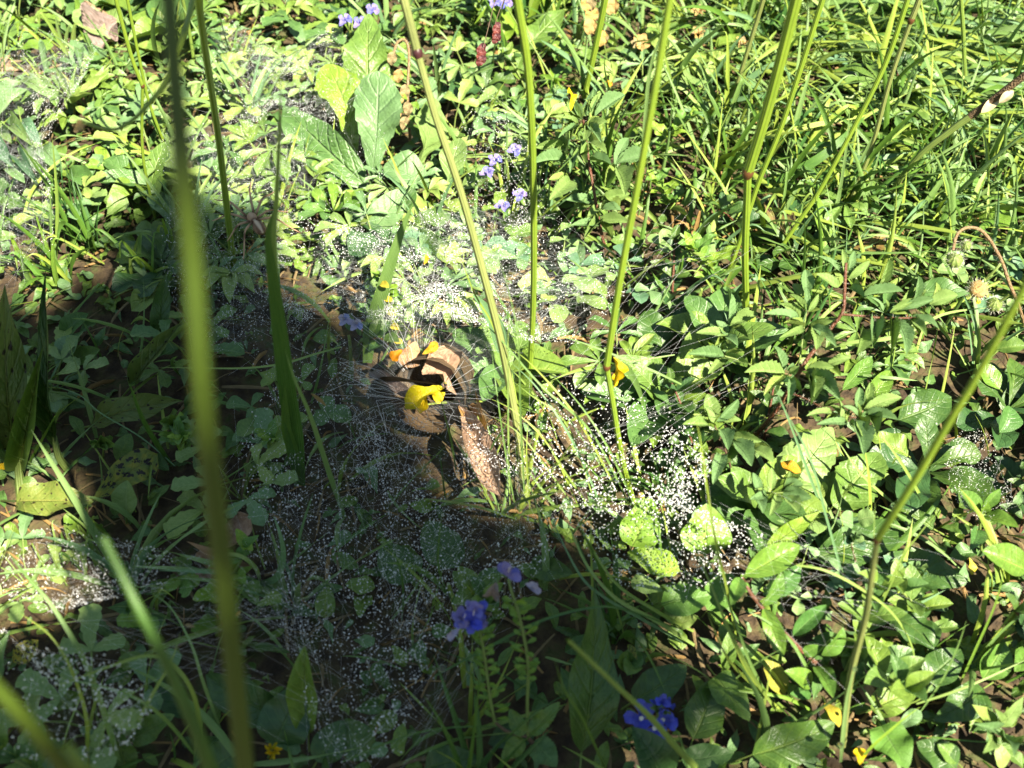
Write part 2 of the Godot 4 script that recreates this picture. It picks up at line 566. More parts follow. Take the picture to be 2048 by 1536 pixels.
func ground():
	var acc := Acc.new()
	var n := 180
	var pts := PackedVector3Array()
	var uvs := PackedVector2Array()
	for j in n + 1:
		for i in n + 1:
			var a := 2.0 * i / n - 1.0
			var b := 2.0 * j / n - 1.0
			var x := 0.6 * a + 14.0 * pow(a, 7.0)
			var z := 0.6 * b + 14.0 * pow(b, 7.0)
			pts.append(Vector3(x, gh(x, z) + 0.0016 * fine.get_noise_2d(x, z), z))
			uvs.append(Vector2(x, z))
	acc.grid(pts, uvs, n + 1)
	var m := StandardMaterial3D.new()
	m.resource_name = "soil"
	var t := NoiseTexture2D.new()
	t.width = 512
	t.height = 512
	t.seamless = true
	var f := FastNoiseLite.new()
	f.seed = 3
	f.frequency = 0.02
	f.fractal_octaves = 5
	t.noise = f
	var ramp := Gradient.new()
	ramp.offsets = PackedFloat32Array([0.0, 0.35, 0.6, 0.8, 1.0])
	ramp.colors = PackedColorArray([Color(0.15, 0.12, 0.08), Color(0.24, 0.19, 0.13), Color(0.31, 0.27, 0.17), Color(0.26, 0.29, 0.14), Color(0.42, 0.34, 0.26)])
	t.color_ramp = ramp
	m.albedo_texture = t
	m.uv1_triplanar = true
	m.uv1_world_triplanar = true
	m.uv1_scale = Vector3(9, 9, 9)
	m.roughness = 0.95
	var h := NoiseTexture2D.new()
	h.width = 512
	h.height = 512
	h.seamless = true
	h.as_normal_map = true
	h.bump_strength = 6.0
	var hf := FastNoiseLite.new()
	hf.seed = 4
	hf.frequency = 0.05
	hf.fractal_octaves = 4
	h.noise = hf
	m.normal_enabled = true
	m.normal_texture = h
	var o := solo("ground", "", "", acc.mesh(), m, Vector3.ZERO)
	o.set_meta("kind", "structure")

# the bush towards the sun whose shade lies over the lower left of the view
func shrub():
	rng.seed = 21
	var s := TO_SUN.normalized()
	var foot := Vector3(0.78, 0.0, 0.62)
	th("shade_bush", "leafy bush standing beyond the frame, its shade on the web", "bush", foot)
	var spots := PackedVector3Array()
	for q in SHADE:
		var c := Vector3(q[0], 0.0, q[1])
		var r: float = q[2]
		var count := int(26.0 + 5200.0 * r * r)
		for k in count:
			var a := rng.randf() * TAU
			var d := r * sqrt(rng.randf())
			spots.append(c + Vector3(cos(a) * d, 0.02, sin(a) * d * 0.9) + s * rng.randf_range(1.05, 1.55))
	var crown := Acc.new()
	var one := leaf_acc("ovate", 5, 2, 0, 0.0, 0.2, 0.3, 0.1, 0, 0.2)
	for p in spots:
		var l := rng.randf_range(0.026, 0.042)
		var b := Basis.from_euler(Vector3(rng.randf_range(-0.7, 0.7), rng.randf() * TAU, rng.randf_range(-0.7, 0.7)))
		crown.add(one, Transform3D(b * Basis.from_scale(Vector3(l * 0.62, l, l)), p - foot))
	part("crown", crown.mesh(), MT.broad[0], T)
	var mid := Vector3.ZERO
	for p in spots:
		mid += p
	mid /= spots.size()
	var wood := Acc.new()
	for k in 9:
		var to: Vector3 = spots[(k * 397) % spots.size()]
		var p := PackedVector3Array([Vector3(0.01 * (k - 4), -0.02, 0.01 * sin(k * 2.0)), (mid - foot) * 0.45 + Vector3(0.03 * (k - 4), 0, 0.02 * cos(k * 3.0)), to - foot])
		wood.tube(smooth(p, 6), 0.008, 0.002, 6)
	part("branch", wood.mesh(), MT.wood[0], T)

func scatter(called: String, label: String, category: String, meshes: Array, mats: Array, tries: int, seed_: int, make: Callable, piece: String):
	rng.seed = seed_
	var root := Node3D.new()
	root.name = numbered(called)
	root.set_meta("label", label)
	root.set_meta("category", category)
	root.set_meta("kind", "stuff")
	add_child(root)
	for k in meshes.size():
		var xs: Array[Transform3D] = []
		var cs: Array[Color] = []
		for i in tries / meshes.size():
			var r: Array = make.call()
			if r.size() > 0:
				xs.append(r[0])
				cs.append(r[1])
		var mm := MultiMesh.new()
		mm.transform_format = MultiMesh.TRANSFORM_3D
		mm.mesh = meshes[k]
		mm.instance_count = xs.size()
		for i in xs.size():
			mm.set_instance_transform(i, xs[i])
		var o := MultiMeshInstance3D.new()
		o.multimesh = mm
		o.material_override = mats[k % mats.size()]
		o.name = "%s_%03d" % [piece, k]
		o.set_meta("kind", "stuff")
		root.add_child(o, true)

func somewhere() -> Vector3:
	var p := Vector3(rng.randf_range(-0.42, 0.42), 0, rng.randf_range(-0.42, 0.22))
	if rng.randf() < 0.5:
		p = Vector3(rng.randf_range(-1.3, 1.3), 0, rng.randf_range(-1.4, 0.8))
	p.y = gh(p.x, p.z)
	if Vector2(p.x - -0.0315, p.z - 0.0206).length() < 0.022:
		p.z -= 0.05
	return p

# 1 in the grassy far right, 0 in the herb carpet
func grassy(p: Vector3) -> float:
	return clampf(0.15 + smoothstep(-0.02, 0.16, p.x) * smoothstep(0.02, -0.10, p.z) * 0.95 + 0.25 * bumps.get_noise_2d(p.x + 3.0, p.z), 0.05, 1.0)

func put_grass() -> Array:
	var p := somewhere()
	var g := grassy(p)
	if rng.randf() > g:
		return []
	var l := rng.randf_range(0.02, 0.055) * (0.75 + 0.4 * g)
	var lay := rng.randf_range(0.1, 1.0)
	var yaw := rng.randf() * TAU
	if g > 0.55 and rng.randf() < 0.55:
		lay = rng.randf_range(1.0, 1.45)
		yaw = rng.randf_range(0.2, 1.3)
	var b := Basis(Vector3.UP, yaw) * Basis(Vector3.RIGHT, lay)
	return [Transform3D(b * Basis.from_scale(Vector3(rng.randf_range(0.5, 1.2), 1, 1) * l), p + Vector3(0, 0.002 + 0.012 * g * rng.randf(), 0)), Color.WHITE]

func put_leaf() -> Array:
	var p := somewhere()
	if rng.randf() < grassy(p) * 0.6 or (rng.randf() < 0.55 and p.x < 0.03 and p.z > -0.04):
		return []
	var l := rng.randf_range(0.004, 0.011)
	var b := Basis(Vector3.UP, rng.randf() * TAU) * Basis(Vector3.RIGHT, rng.randf_range(-0.7, 0.35)) * Basis(Vector3.BACK, rng.randf_range(-0.5, 0.5))
	p.y += rng.randf_range(0.0, 0.007)
	return [Transform3D(b * Basis.from_scale(Vector3(l * rng.randf_range(0.35, 0.65), l, l)), p), Color.WHITE]

func put_straw() -> Array:
	var p := somewhere()
	var l := rng.randf_range(0.012, 0.04)
	var b := Basis(Vector3.UP, rng.randf() * TAU) * Basis(Vector3.RIGHT, rng.randf_range(1.35, 1.65))
	return [Transform3D(b * Basis.from_scale(Vector3(rng.randf_range(0.5, 1.0), 1, 1) * l), p + Vector3(0, rng.randf_range(0.001, 0.006), 0)), Color.WHITE]

func cover():
	scatter("grass", "fine green meadow grass growing through the herb carpet", "grass", M.grass, [MT.grass[0], MT.bluegrass[0], MT.grass[1], MT.darkgrass[2], MT.grass[2]], 26000, 31, put_grass, "blades")
	scatter("undergrowth", "carpet of tiny green leaves covering the soil", "undergrowth", [M.ell[0], M.obov[0], M.ovate[1], M.lanc[1], M.cut[0]], [MT.broad[0], MT.pale[1], MT.broad[2], MT.broad[1], MT.dark[2]], 29000, 32, put_leaf, "leaves")
	scatter("straw_litter", "dry tan straw and old stems on the soil", "litter", [M.grass[0], M.grass[3]], [MT.straw[0], MT.straw[1]], 9000, 33, put_straw, "straws")

# blades that rise from one foot; ang is their lean to the right (0) or upright (90), below 0 they lie flat, pointing right and forward
func tuft(count: int, spread: float, length: float, ang: float, dev: float, mats: Array, w: float, high: float):
	rng.seed = 400 + pick
	for k in count:
		pick += 1
		var a := deg_to_rad(ang + rng.randfn() * dev)
		var l := length * rng.randf_range(0.6, 1.25)
		var f := Vector3(rng.randf_range(-1, 1) * spread, 0.001, rng.randf_range(-0.8, 0.8) * spread)
		var d := Vector3(cos(a), 0, -sin(a) * 1.25)
		var up := high * rng.randf_range(0.5, 1.3)
		if ang > 0:
			d = Vector3(cos(a), 0, rng.randfn() * 0.25) * 0.8
			up = l * sin(a) * 0.8
		var side := Vector3(d.z, 0, -d.x) * rng.randf_range(-0.12, 0.12)
		var p := PackedVector3Array([f, f + (d * 0.3 + side) * l + Vector3(0, up * 0.55, 0), f + (d * 0.68 + side * 0.5) * l + Vector3(0, up, 0), f + d * l + Vector3(0, up * rng.randf_range(0.55, 1.05), 0)])
		var acc := Acc.new()
		acc.ribbon(smooth(p, 4), w * rng.randf_range(0.6, 1.3), 0.35, 0.0)
		var mm: Array = MT[mats[k % mats.size()]]
		part("blade", acc.mesh(), mm[pick % mm.size()], T)

# ---------------------------------------------------------------- small herbs that fill the carpet

func proto(kind: String, v: int) -> Array:
	# list of [part name, mesh, material, transform] about the herb's foot
	var out := []
	match kind:
		"clover", "cinquefoil", "toothed_cinquefoil":
			var n := 6 + v
			for k in n:
				var a := TAU * k / n + rng.randf_range(-0.35, 0.35)
				var d := rng.randf_range(0.006, 0.016)
				var h := rng.randf_range(0.007, 0.016)
				var at := Vector3(cos(a) * d, h, sin(a) * d)
				var acc := Acc.new()
				acc.tube(PackedVector3Array([Vector3(0, -0.002, 0), at * 0.5 + Vector3(0, 0.002, 0), at]), 0.00035, 0.0003, 5)
				out.append(["stalk", acc.mesh(), MT.greenstem[0], Transform3D.IDENTITY])
				var l := rng.randf_range(0.0065, 0.0095) if kind == "clover" else rng.randf_range(0.010, 0.015)
				var b := Basis(Vector3.UP, PI / 2 - a) * Basis(Vector3.RIGHT, rng.randf_range(-0.35, 0.25))
				var ms: Array = M.three if kind == "clover" else (M.fingers if kind == "cinquefoil" else M.threecut)
				var mt: Array = MT.glauc if kind == "clover" and v == 1 else (MT.broad if kind == "clover" else (MT.broad if v == 0 else MT.pale))
				out.append(["leaf", ms[k % ms.size()], mt[k % 3], Transform3D(b.scaled(Vector3.ONE * l), at)])
		"rosette":
			var n := 7 + 2 * v
			for k in n:
				var a := k * 2.4 + rng.randf_range(-0.2, 0.2)
				var l := rng.randf_range(0.016, 0.027)
				var tilt := -0.55 + 0.5 * float(k) / n + rng.randf_range(-0.1, 0.1)
				var b := Basis(Vector3.UP, a) * Basis(Vector3.RIGHT, -0.75 - tilt if k % 3 == 0 else -0.3)
				var ms: Array = [M.spat, M.obov, M.ell][v]
				var mt: Array = [MT.pale, MT.dark, MT.broad][v]
				out.append(["leaf", ms[k % ms.size()], mt[k % 3], Transform3D(b * Basis.from_scale(Vector3(l * 0.5, l, l)), Vector3(0, 0.001 * k, 0))])
		"sprig":
			var h := 0.024
			var turn := rng.randf() * TAU
			var lean := Vector3(cos(turn), 0, sin(turn)) * 0.018
			var acc := Acc.new()
			acc.tube(smooth(PackedVector3Array([Vector3(0, -0.002, 0), lean * 0.5 + Vector3(0, h * 0.6, 0), lean + Vector3(0, h, 0)]), 4), 0.0006, 0.0004, 6)
			out.append(["stem", acc.mesh(), MT.greenstem[0] if v < 2 else MT.redstem[0], Transform3D.IDENTITY])
			for k in 6:
				var t := 0.15 + 0.85 * k / 5.0
				var at := Vector3(lean.x * t, h * minf(t * 1.1, 1.0), lean.z * t)
				for s in 2:
					var a := k * PI / 2 + s * PI + 0.3 * v
					var l := rng.randf_range(0.008, 0.013) * (1.1 - 0.35 * t)
					var b := Basis(Vector3.UP, a) * Basis(Vector3.RIGHT, -0.25 - 0.5 * t)
					var ms: Array = [M.ell, M.ovate, M.rock][v]
					var mt: Array = [MT.broad, MT.bright, MT.dark][v]
					out.append(["leaf", ms[(k + s) % ms.size()], mt[k % 3], Transform3D(b * Basis.from_scale(Vector3(l * 0.5, l, l)), at)])
		"tuft":
			for k in 9 + v * 2:
				var b := Basis(Vector3.UP, rng.randf() * TAU) * Basis(Vector3.RIGHT, rng.randf_range(0.05, 0.8))
				var l := rng.randf_range(0.028, 0.06)
				var mt: Array = [MT.grass, MT.bluegrass, MT.darkgrass][v]
				out.append(["blade", M.grass[k % 5], mt[k % 3], Transform3D(b * Basis.from_scale(Vector3(l * 0.8, l, l * 0.8)), Vector3(rng.randf_range(-0.003, 0.003), -0.002, rng.randf_range(-0.003, 0.003)))])
	return out

func where_words(p: Vector3) -> String:
	var best := 1e9
	var m := []
	for q in marks:
		var d: float = Vector2(q[0].x - p.x, q[0].z - p.z).length()
		if d < best:
			best = d
			m = q
	var dx: float = p.x - m[0].x
	var dz: float = p.z - m[0].z
	var sx := "%s cm %s" % [word(dx), "right" if dx > 0 else "left"]
	var sz := "%s cm %s" % [word(dz), "before" if dz > 0 else "behind"]
	if roundi(absf(dx) * 100.0) == 0:
		return "%s the %s" % [sz, m[1]]
	if roundi(absf(dz) * 100.0) == 0:
		return "%s of the %s" % [sx, m[1]]
	return "%s and %s the %s" % [sx, sz, m[1]]

func word(d: float) -> String:
	return ["under one", "one", "two", "three", "four", "five", "six", "seven", "eight", "nine", "ten", "eleven", "twelve", "over twelve"][mini(roundi(absf(d) * 100.0), 13)]

func fillers():
	rng.seed = 77
	var words := {"clover": "small three-leaved clover", "cinquefoil": "low five-fingered cinquefoil", "toothed_cinquefoil": "low toothed-leaf herb", "rosette": "flat leaf rosette", "sprig": "short paired-leaf sprig", "tuft": "small grass tuft"}
	var protos := {}
	for k in words:
		protos[k] = []
		for v in (2 if k == "toothed_cinquefoil" or k == "cinquefoil" or k == "clover" else 3):
			protos[k].append(proto(k, v))
	var step := 0.0235
	var z := -0.34
	while z < 0.16:
		var x := -0.34 - 0.05 * (0.16 - z)
		while x < 0.36:
			var p := Vector3(x + rng.randf_range(-0.5, 0.5) * step, 0, z + rng.randf_range(-0.5, 0.5) * step)
			var spread := 0.16 + (0.2 - p.z) * 0.36
			var roll := rng.randf()
			var g := grassy(p)
			var kind := "tuft"
			var thin := 0.5 if p.x < 0.03 and p.z > -0.03 else (0.3 if p.z > -0.05 else 0.15)
			var skip := rng.randf() < thin or absf(p.x) > spread or p.distance_to(V(-315, 240, 206)) < 0.034
			for q in taken:
				if Vector2(q[0].x - p.x, q[0].z - p.z).length() < q[1] * 0.5 + 0.003:
					skip = true
					break
			if skip:
				x += step
				continue
			if roll > maxf(g * 0.75, 0.24):
				var left := p.x < -0.02
				var back := p.z < -0.02
				var r2 := rng.randf()
				if left and back:
					kind = "cinquefoil" if r2 < 0.5 else ("rosette" if r2 < 0.8 else "toothed_cinquefoil")
				elif left:
					kind = "toothed_cinquefoil" if r2 < 0.35 else ("rosette" if r2 < 0.6 else ("sprig" if r2 < 0.85 else "clover"))
				else:
					kind = "clover" if r2 < 0.3 else ("rosette" if r2 < 0.5 else ("sprig" if r2 < 0.9 else "cinquefoil"))
			p.y = gh(p.x, p.z) + 0.002
			var list: Array = protos[kind]
			var which := rng.randi() % list.size()
			var t := th(kind if kind != "rosette" else "leaf_rosette", "%s %s" % [words[kind], where_words(p)], "grass tuft" if kind == "tuft" else "herb", p, "herbs and tufts of the carpet")
			var turn := Basis(Vector3.UP, rng.randf() * TAU).scaled(Vector3.ONE * rng.randf_range(0.8, 1.25))
			for q in list[which]:
				part(q[0], q[1], q[2], t, Transform3D(turn, Vector3.ZERO) * q[3])
			x += step
		z += step

# ---------------------------------------------------------------- webs

func silk_film() -> StandardMaterial3D:
	var w := 512
	var im := Image.create(w, w, false, Image.FORMAT_RGBA8)
	im.fill(Color(0.92, 0.94, 0.95, 0.0))
	var r := RandomNumberGenerator.new()
	r.seed = 9
	for k in 900:
		var a := Vector2(r.randf() * w, r.randf() * w)
		var d := Vector2.from_angle(r.randf() * TAU)
		var l := r.randi_range(60, 260)
		var al := r.randf_range(0.10, 0.42)
		for i in l:
			var p := a + d * i
			var x := posmod(int(p.x), w)
			var y := posmod(int(p.y), w)
			var was := im.get_pixel(x, y).a
			im.set_pixel(x, y, Color(0.92, 0.94, 0.95, minf(was + al, 0.8)))
	var m := StandardMaterial3D.new()
	m.resource_name = "silk_film"
	m.albedo_texture = ImageTexture.create_from_image(im)
	m.transparency = BaseMaterial3D.TRANSPARENCY_ALPHA
	m.vertex_color_use_as_albedo = true
	m.roughness = 0.6
	m.cull_mode = BaseMaterial3D.CULL_DISABLED
	m.backlight_enabled = true
	m.backlight = Color(1, 1, 1)
	return m

func water(milk := 0.0) -> StandardMaterial3D:
	var m := StandardMaterial3D.new()
	m.resource_name = "dew"
	m.albedo_color = Color(1, 1, 1, milk)
	m.refraction_enabled = true
	m.refraction_scale = 0.033
	m.roughness = 0.12 if milk > 0.0 else 0.0
	m.metallic_specular = 0.5
	return m

var film: StandardMaterial3D
var dew: StandardMaterial3D
var bead: ArrayMesh

# a sheet of silk between its anchor points, with threads and beads of dew; outline holds its corners
func web(outline: PackedVector3Array, haze: float, threads: int, drops: int, r0: float, r1: float, clump: float, sag: float, inner := 0.0):
	var n := 48
	var ring_pts := PackedVector3Array()
	var m := outline.size()
	for k in n:
		var f := float(k) * m / n
		var i := int(f)
		ring_pts.append(outline[i].cubic_interpolate(outline[(i + 1) % m], outline[(i - 1 + m) % m], outline[(i + 2) % m], f - i))
	var c := Vector3.ZERO
	for p in outline:
		c += p
	c /= m
	var at := func(a: float, d: float) -> Vector3:
		var f := fposmod(a, 1.0) * n
		var i := int(f) % n
		var e := ring_pts[i].lerp(ring_pts[(i + 1) % n], f - floorf(f))
		var p := c.lerp(e, d)
		p.y += -sag * (1.0 - d * d) + 0.004 * fine.get_noise_2d(p.x * 0.6, p.z * 0.6)
		return p - T.position
	if haze > 0.0:
		var acc := Acc.new()
		var pts := PackedVector3Array()
		var uvs := PackedVector2Array()
		var cols := PackedColorArray()
		for j in 13:
			var d := maxf(j / 12.0, 0.01)
			for k in n + 1:
				var p: Vector3 = at.call(float(k % n) / n, d)
				pts.append(p)
				var q := p + T.position
				uvs.append(Vector2(q.x, q.z) * 11.0)
				var thick := clampf(0.55 + 1.3 * fine.get_noise_2d(q.x * 0.35 + 7.0, q.z * 0.35), 0.0, 1.0) * smoothstep(1.02, 0.72, d)
				cols.append(Color(1, 1, 1, haze * thick))
		acc.grid(pts, uvs, n + 1, true)
		acc.c = cols
		acc.colored = true
		part("silk_sheet", acc.mesh(), film, T)
	var th_acc := Acc.new()
	for k in threads:
		var a := rng.randf()
		var d := sqrt(rng.randf())
		var a2 := a + rng.randfn(0.0, 0.09) / maxf(d, 0.25)
		var d2 := clampf(d + rng.randfn(0.0, 0.3), 0.02, 1.12)
		var p: Vector3 = at.call(a, d)
		var q: Vector3 = at.call(a2, d2)
		if p.distance_to(q) < 0.004:
			continue
		var mid := (p + q) * 0.5 + Vector3(0, -0.02 * p.distance_to(q), 0)
		var w := rng.randf_range(0.000009, 0.000018)
		th_acc.tube(PackedVector3Array([p, mid, q]), w, w, 3)
	if threads > 0:
		part("threads", th_acc.mesh(), MT.silk[0], T)
	if drops > 0:
		var xs: Array[Transform3D] = []
		var guard := 0
		while xs.size() < drops and guard < drops * 12:
			guard += 1
			var d := sqrt(rng.randf())
			var p: Vector3 = at.call(rng.randf(), d)
			var q := p + T.position
			var keep := 0.5 + 1.6 * fine.get_noise_2d(q.x * 0.9 + 20.0, q.z * 0.9) * clump + 0.5 * (1.0 - d)
			if rng.randf() > keep:
				continue
			var r := lerpf(r0, r1, pow(rng.randf(), 2.2))
			xs.append(Transform3D(Basis.from_scale(Vector3.ONE * r), p + Vector3(0, rng.randf_range(-0.0008, 0.0008), 0)))
		var mm := MultiMesh.new()
		mm.transform_format = MultiMesh.TRANSFORM_3D
		mm.mesh = bead
		mm.instance_count = xs.size()
		for i in xs.size():
			mm.set_instance_transform(i, xs[i])
		var o := MultiMeshInstance3D.new()
		o.multimesh = mm
		o.material_override = dew
		o.name = "dew_beads"
		o.set_meta("kind", "stuff")
		T.add_child(o, true)

func ball(sides: int) -> ArrayMesh:
	var acc := Acc.new()
	var pts := PackedVector3Array()
	var uvs := PackedVector2Array()
	for j in sides / 2 + 1:
		var b := PI * j / (sides / 2)
		for k in sides + 1:
			var a := -TAU * k / sides
			pts.append(Vector3(sin(b) * cos(a), cos(b), sin(b) * sin(a)))
			uvs.append(Vector2(float(k) / sides, float(j) / (sides / 2)))
	acc.grid(pts, uvs, sides + 1, true)
	for i in acc.v.size():
		acc.n[i] = acc.v[i].normalized()
	return acc.mesh()

func line_threads(flat: Array, spread: float, count: int, beads: int):
	# long single threads strung from one side to the other
	var p := path(flat)
	var acc := Acc.new()
	for k in count:
		var a := p[0] + Vector3(rng.randfn(), rng.randfn() * 0.6, rng.randfn()) * spread - T.position
		var b := p[1] + Vector3(rng.randfn(), rng.randfn() * 0.6, rng.randfn()) * spread - T.position
		var w := rng.randf_range(0.00001, 0.00002)
		acc.tube(smooth(PackedVector3Array([a, (a + b) * 0.5 - Vector3(0, 0.03 * a.distance_to(b), 0), b]), 3), w, w, 3)
	part("threads", acc.mesh(), MT.silk[0], T)

# a net of silk cells between four corners
func comb(flat: Array, across: int, down: int):
	var q := path(flat)
	var acc := Acc.new()
	var at := func(i: float, j: float) -> Vector3:
		var u := i / across
		var v := j / down
		var p := q[0].lerp(q[1], u).lerp(q[3].lerp(q[2], u), v)
		return p + Vector3(fine.get_noise_2d(i * 0.05, j * 0.05), fine.get_noise_2d(i * 0.05 + 9.0, j * 0.05), fine.get_noise_2d(i * 0.05, j * 0.05 + 5.0)) * 0.0016 - T.position
	for j in down:
		for i in across:
			var o := 0.5 if j % 2 else 0.0
			var a: Vector3 = at.call(i + o, j - 0.17)
			var b: Vector3 = at.call(i + o + 0.5, j + 0.17)
			var c: Vector3 = at.call(i + o + 1.0, j - 0.17)
			var e: Vector3 = at.call(i + o + 0.5, j + 0.83)
			for s in [[a, b], [b, c], [b, e]]:
				if rng.randf() < 0.9:
					var w := rng.randf_range(0.00002, 0.00005)
					acc.tube(PackedVector3Array([s[0], s[1]]), w, w, 3)
	part("silk_net", acc.mesh(), MT.silk[0], T)

func webs():
	rng.seed = 55
	film = silk_film()
	dew = water(0.42)
	bead = ball(10)
	th("sheet_web", "large dewy sheet web spread over the herbs around the funnel", "spider web", V(-269, 324, -258))
	web(path([-902, 300, -606, -503, 320, -498, -240, 340, -618, 126, 360, -566, 405, 380, -167, 217, 340, 110, -77, 320, 21, -292, 300, -46, -578, 300, -46, -846, 280, -165]), 0.715, 162, 6300, 0.000088, 0.000229, 1, 0.004)
	web(path([-1367, 260, -651, -1177, 280, -717, -902, 300, -606, -813, 280, -191, -574, 260, 38, -737, 240, 183, -1074, 240, 44, -1304, 240, -309]), 0.385, 63, 2550, 0.000088, 0.000211, 1, 0.003)
	web(path([-801, 260, 200, -568, 260, 108, -452, 240, 273, -207, 260, 397, 43, 300, 449, 151, 300, 687, 99, 300, 958, -63, 300, 1157, -197, 300, 1413, -349, 300, 1566, -518, 280, 1490, -677, 260, 1136, -847, 260, 791, -899, 260, 460]), 0.121, 234, 7800, 0.000088, 0.000264, 0.9, 0.004)
	web(path([77, 340, 311, 288, 400, 340, 535, 420, 481, 608, 420, 677, 565, 400, 811, 731, 400, 916, 690, 380, 1023, 511, 360, 1093, 287, 340, 1016, 163, 320, 794, 58, 320, 545]), 0.033, 27, 2850, 0.000141, 0.000317, 0.5, 0.003)
	web(path([-278, 320, -583, -137, 340, -1362, 53, 360, -994, 145, 360, -566, -45, 340, -448]), 0.055, 18, 1050, 0.000088, 0.000194, 1, 0.002)
	web(path([-1471, 280, -1199, -1151, 300, -1207, -889, 300, -1138, -756, 300, -694, -898, 300, -577, -1172, 280, -687, -1361, 260, -622]), 0.495, 45, 1350, 0.000079, 0.000176, 1, 0.003)
	comb([-563, 270, 330, -292, 260, 365, -297, 240, 607, -524, 250, 594], 12, 9)
	line_threads([185, 360, 10, 631, 500, -247], 0.012, 15, 0)
	line_threads([260, 360, 285, 655, 500, 165], 0.012, 12, 0)
	line_threads([200, 360, 575, 637, 460, 369], 0.01, 12, 0)
	line_threads([670, 400, 934, 1055, 420, 1030], 0.009, 13, 0)
	line_threads([767, 380, 1088, 940, 360, 1250], 0.012, 15, 0)
	th("sheet_web", "hazy patch of dewy web at the upper left", "spider web", V(-1015, 315, -1482))
	web(path([-1363, 300, -1966, -1048, 320, -1731, -738, 340, -1820, -646, 340, -1291, -807, 320, -1180, -986, 300, -1241, -1161, 300, -1138, -1371, 300, -1493]), 0.605, 63, 1950, 0.000079, 0.000176, 1, 0.004)
	web(path([-839, 400, -1570, -698, 400, -1458, -492, 360, -929, -589, 320, -612, -750, 300, -635, -902, 300, -909, -902, 340, -1291]), 0.066, 27, 450, 0.000079, 0.000176, 1, 0.002)
	th("sheet_web", "misty web draped over the pinnate leaves at the left edge", "spider web", V(-1990, 291, -1140))
	web(path([-2362, 300, -1644, -2142, 320, -1851, -1884, 320, -1731, -1921, 300, -1493, -2078, 300, -1347, -1971, 280, -934, -1789, 280, -628, -1780, 260, -289, -1983, 260, -342]), 0.605, 54, 1200, 0.000079, 0.000194, 1, 0.004)
	th("sheet_web", "small web of blue and gold sparkles at the right edge", "spider web", V(1506, 263, 595))
	web(path([1485, 260, 439, 1563, 280, 433, 1568, 280, 596, 1582, 280, 711, 1493, 260, 773, 1429, 240, 684, 1420, 240, 527]), 0.033, 23, 630, 0.000088, 0.000194, 0.5, 0.004)
	th("sheet_web", "web thick with large beads of dew in the bottom left corner", "spider web", V(-1107, 594, 1499))
	web(path([-1360, 600, 1315, -1219, 620, 1382, -1039, 620, 1396, -904, 580, 1484, -924, 560, 1592, -1044, 580, 1675, -1260, 600, 1646]), 0.0275, 36, 930, 0.000079, 0.000299, 0.9, 0.004)
	web(path([-1478, 500, 1045, -1289, 500, 963, -983, 480, 1017, -943, 460, 1102, -1130, 480, 1176, -1290, 520, 1244]), 0.099, 45, 1200, 0.000088, 0.000211, 1, 0.003)
	line_threads([-1113, 460, 1271, -655, 400, 1132], 0.01, 20, 0)
	line_threads([-1097, 460, 1165, -586, 380, 1260], 0.012, 14, 0)
	web(path([-936, 400, 985, -728, 380, 1039, -499, 340, 1066, -543, 340, 1194, -763, 380, 1184, -909, 400, 1132]), 0.066, 27, 390, 0.000079, 0.000176, 1, 0.003)

# ---------------------------------------------------------------- small things

func fuzzy(at: Vector3, r: float, dir: Vector3, mat: String):
	# a fuzzy bud: ribbed sepals closed to a point, with hairs
	var d := dir.normalized()
	var acc := Acc.new()
	var p := PackedVector3Array()
	var rs := PackedFloat32Array()
	for k in 11:
		var t := k / 10.0
		p.append(at - T.position + d * r * 2.0 * (t - 0.5))
		rs.append(maxf(sin(PI * pow(t, 0.8)), 0.04) * r * 0.85)
	acc.tube_r(p, rs, 1.0, 12)
	for i in acc.v.size():
		acc.v[i] += acc.n[i] * r * 0.07 * sin(atan2(acc.n[i].x, acc.n[i].z) * 5.0)
	var b := part("bud", acc.mesh(), MT[mat][0], T)
	var h := Acc.new()
	for k in 160:
		var q := Vector3(rng.randfn(), rng.randfn(), rng.randfn()).normalized()
		var a := at - T.position + q * r * 0.8
		h.tube(PackedVector3Array([a, a + (q + Vector3(0, 0.2, 0)) * r * rng.randf_range(0.25, 0.5)]), r * 0.018, r * 0.006, 3)
	var hm := MeshInstance3D.new()
	hm.mesh = h.mesh()
	hm.material_override = MT.hair[0]
	hm.name = "hairs"
	b.add_child(hm, true)

func details():
	rng.seed = 99
	# buds of the arched stem
	for o in get_children():
		if o.name == "drooping_buds":
			T = o
	fuzzy(V(1472, 620, -14), 0.00316, V(12, -60, -14), "greenstem")
	fuzzy(V(1607, 460, -38), 0.0038, V(0, -60, -20), "chaff")
	fuzzy(V(1692, 380, -43), 0.00316, V(11, -60, -18), "greenstem")
	fuzzy(V(1507, 660, -44), 0.00199, V(33, -60, -30), "greenstem")
	lf("petal", "yellowpetal", V(1622, 420, -48), V(1627, 400, -29), 0.0022, 0.0, "petal")
	spider()
	funnel()
	petals_and_drops()

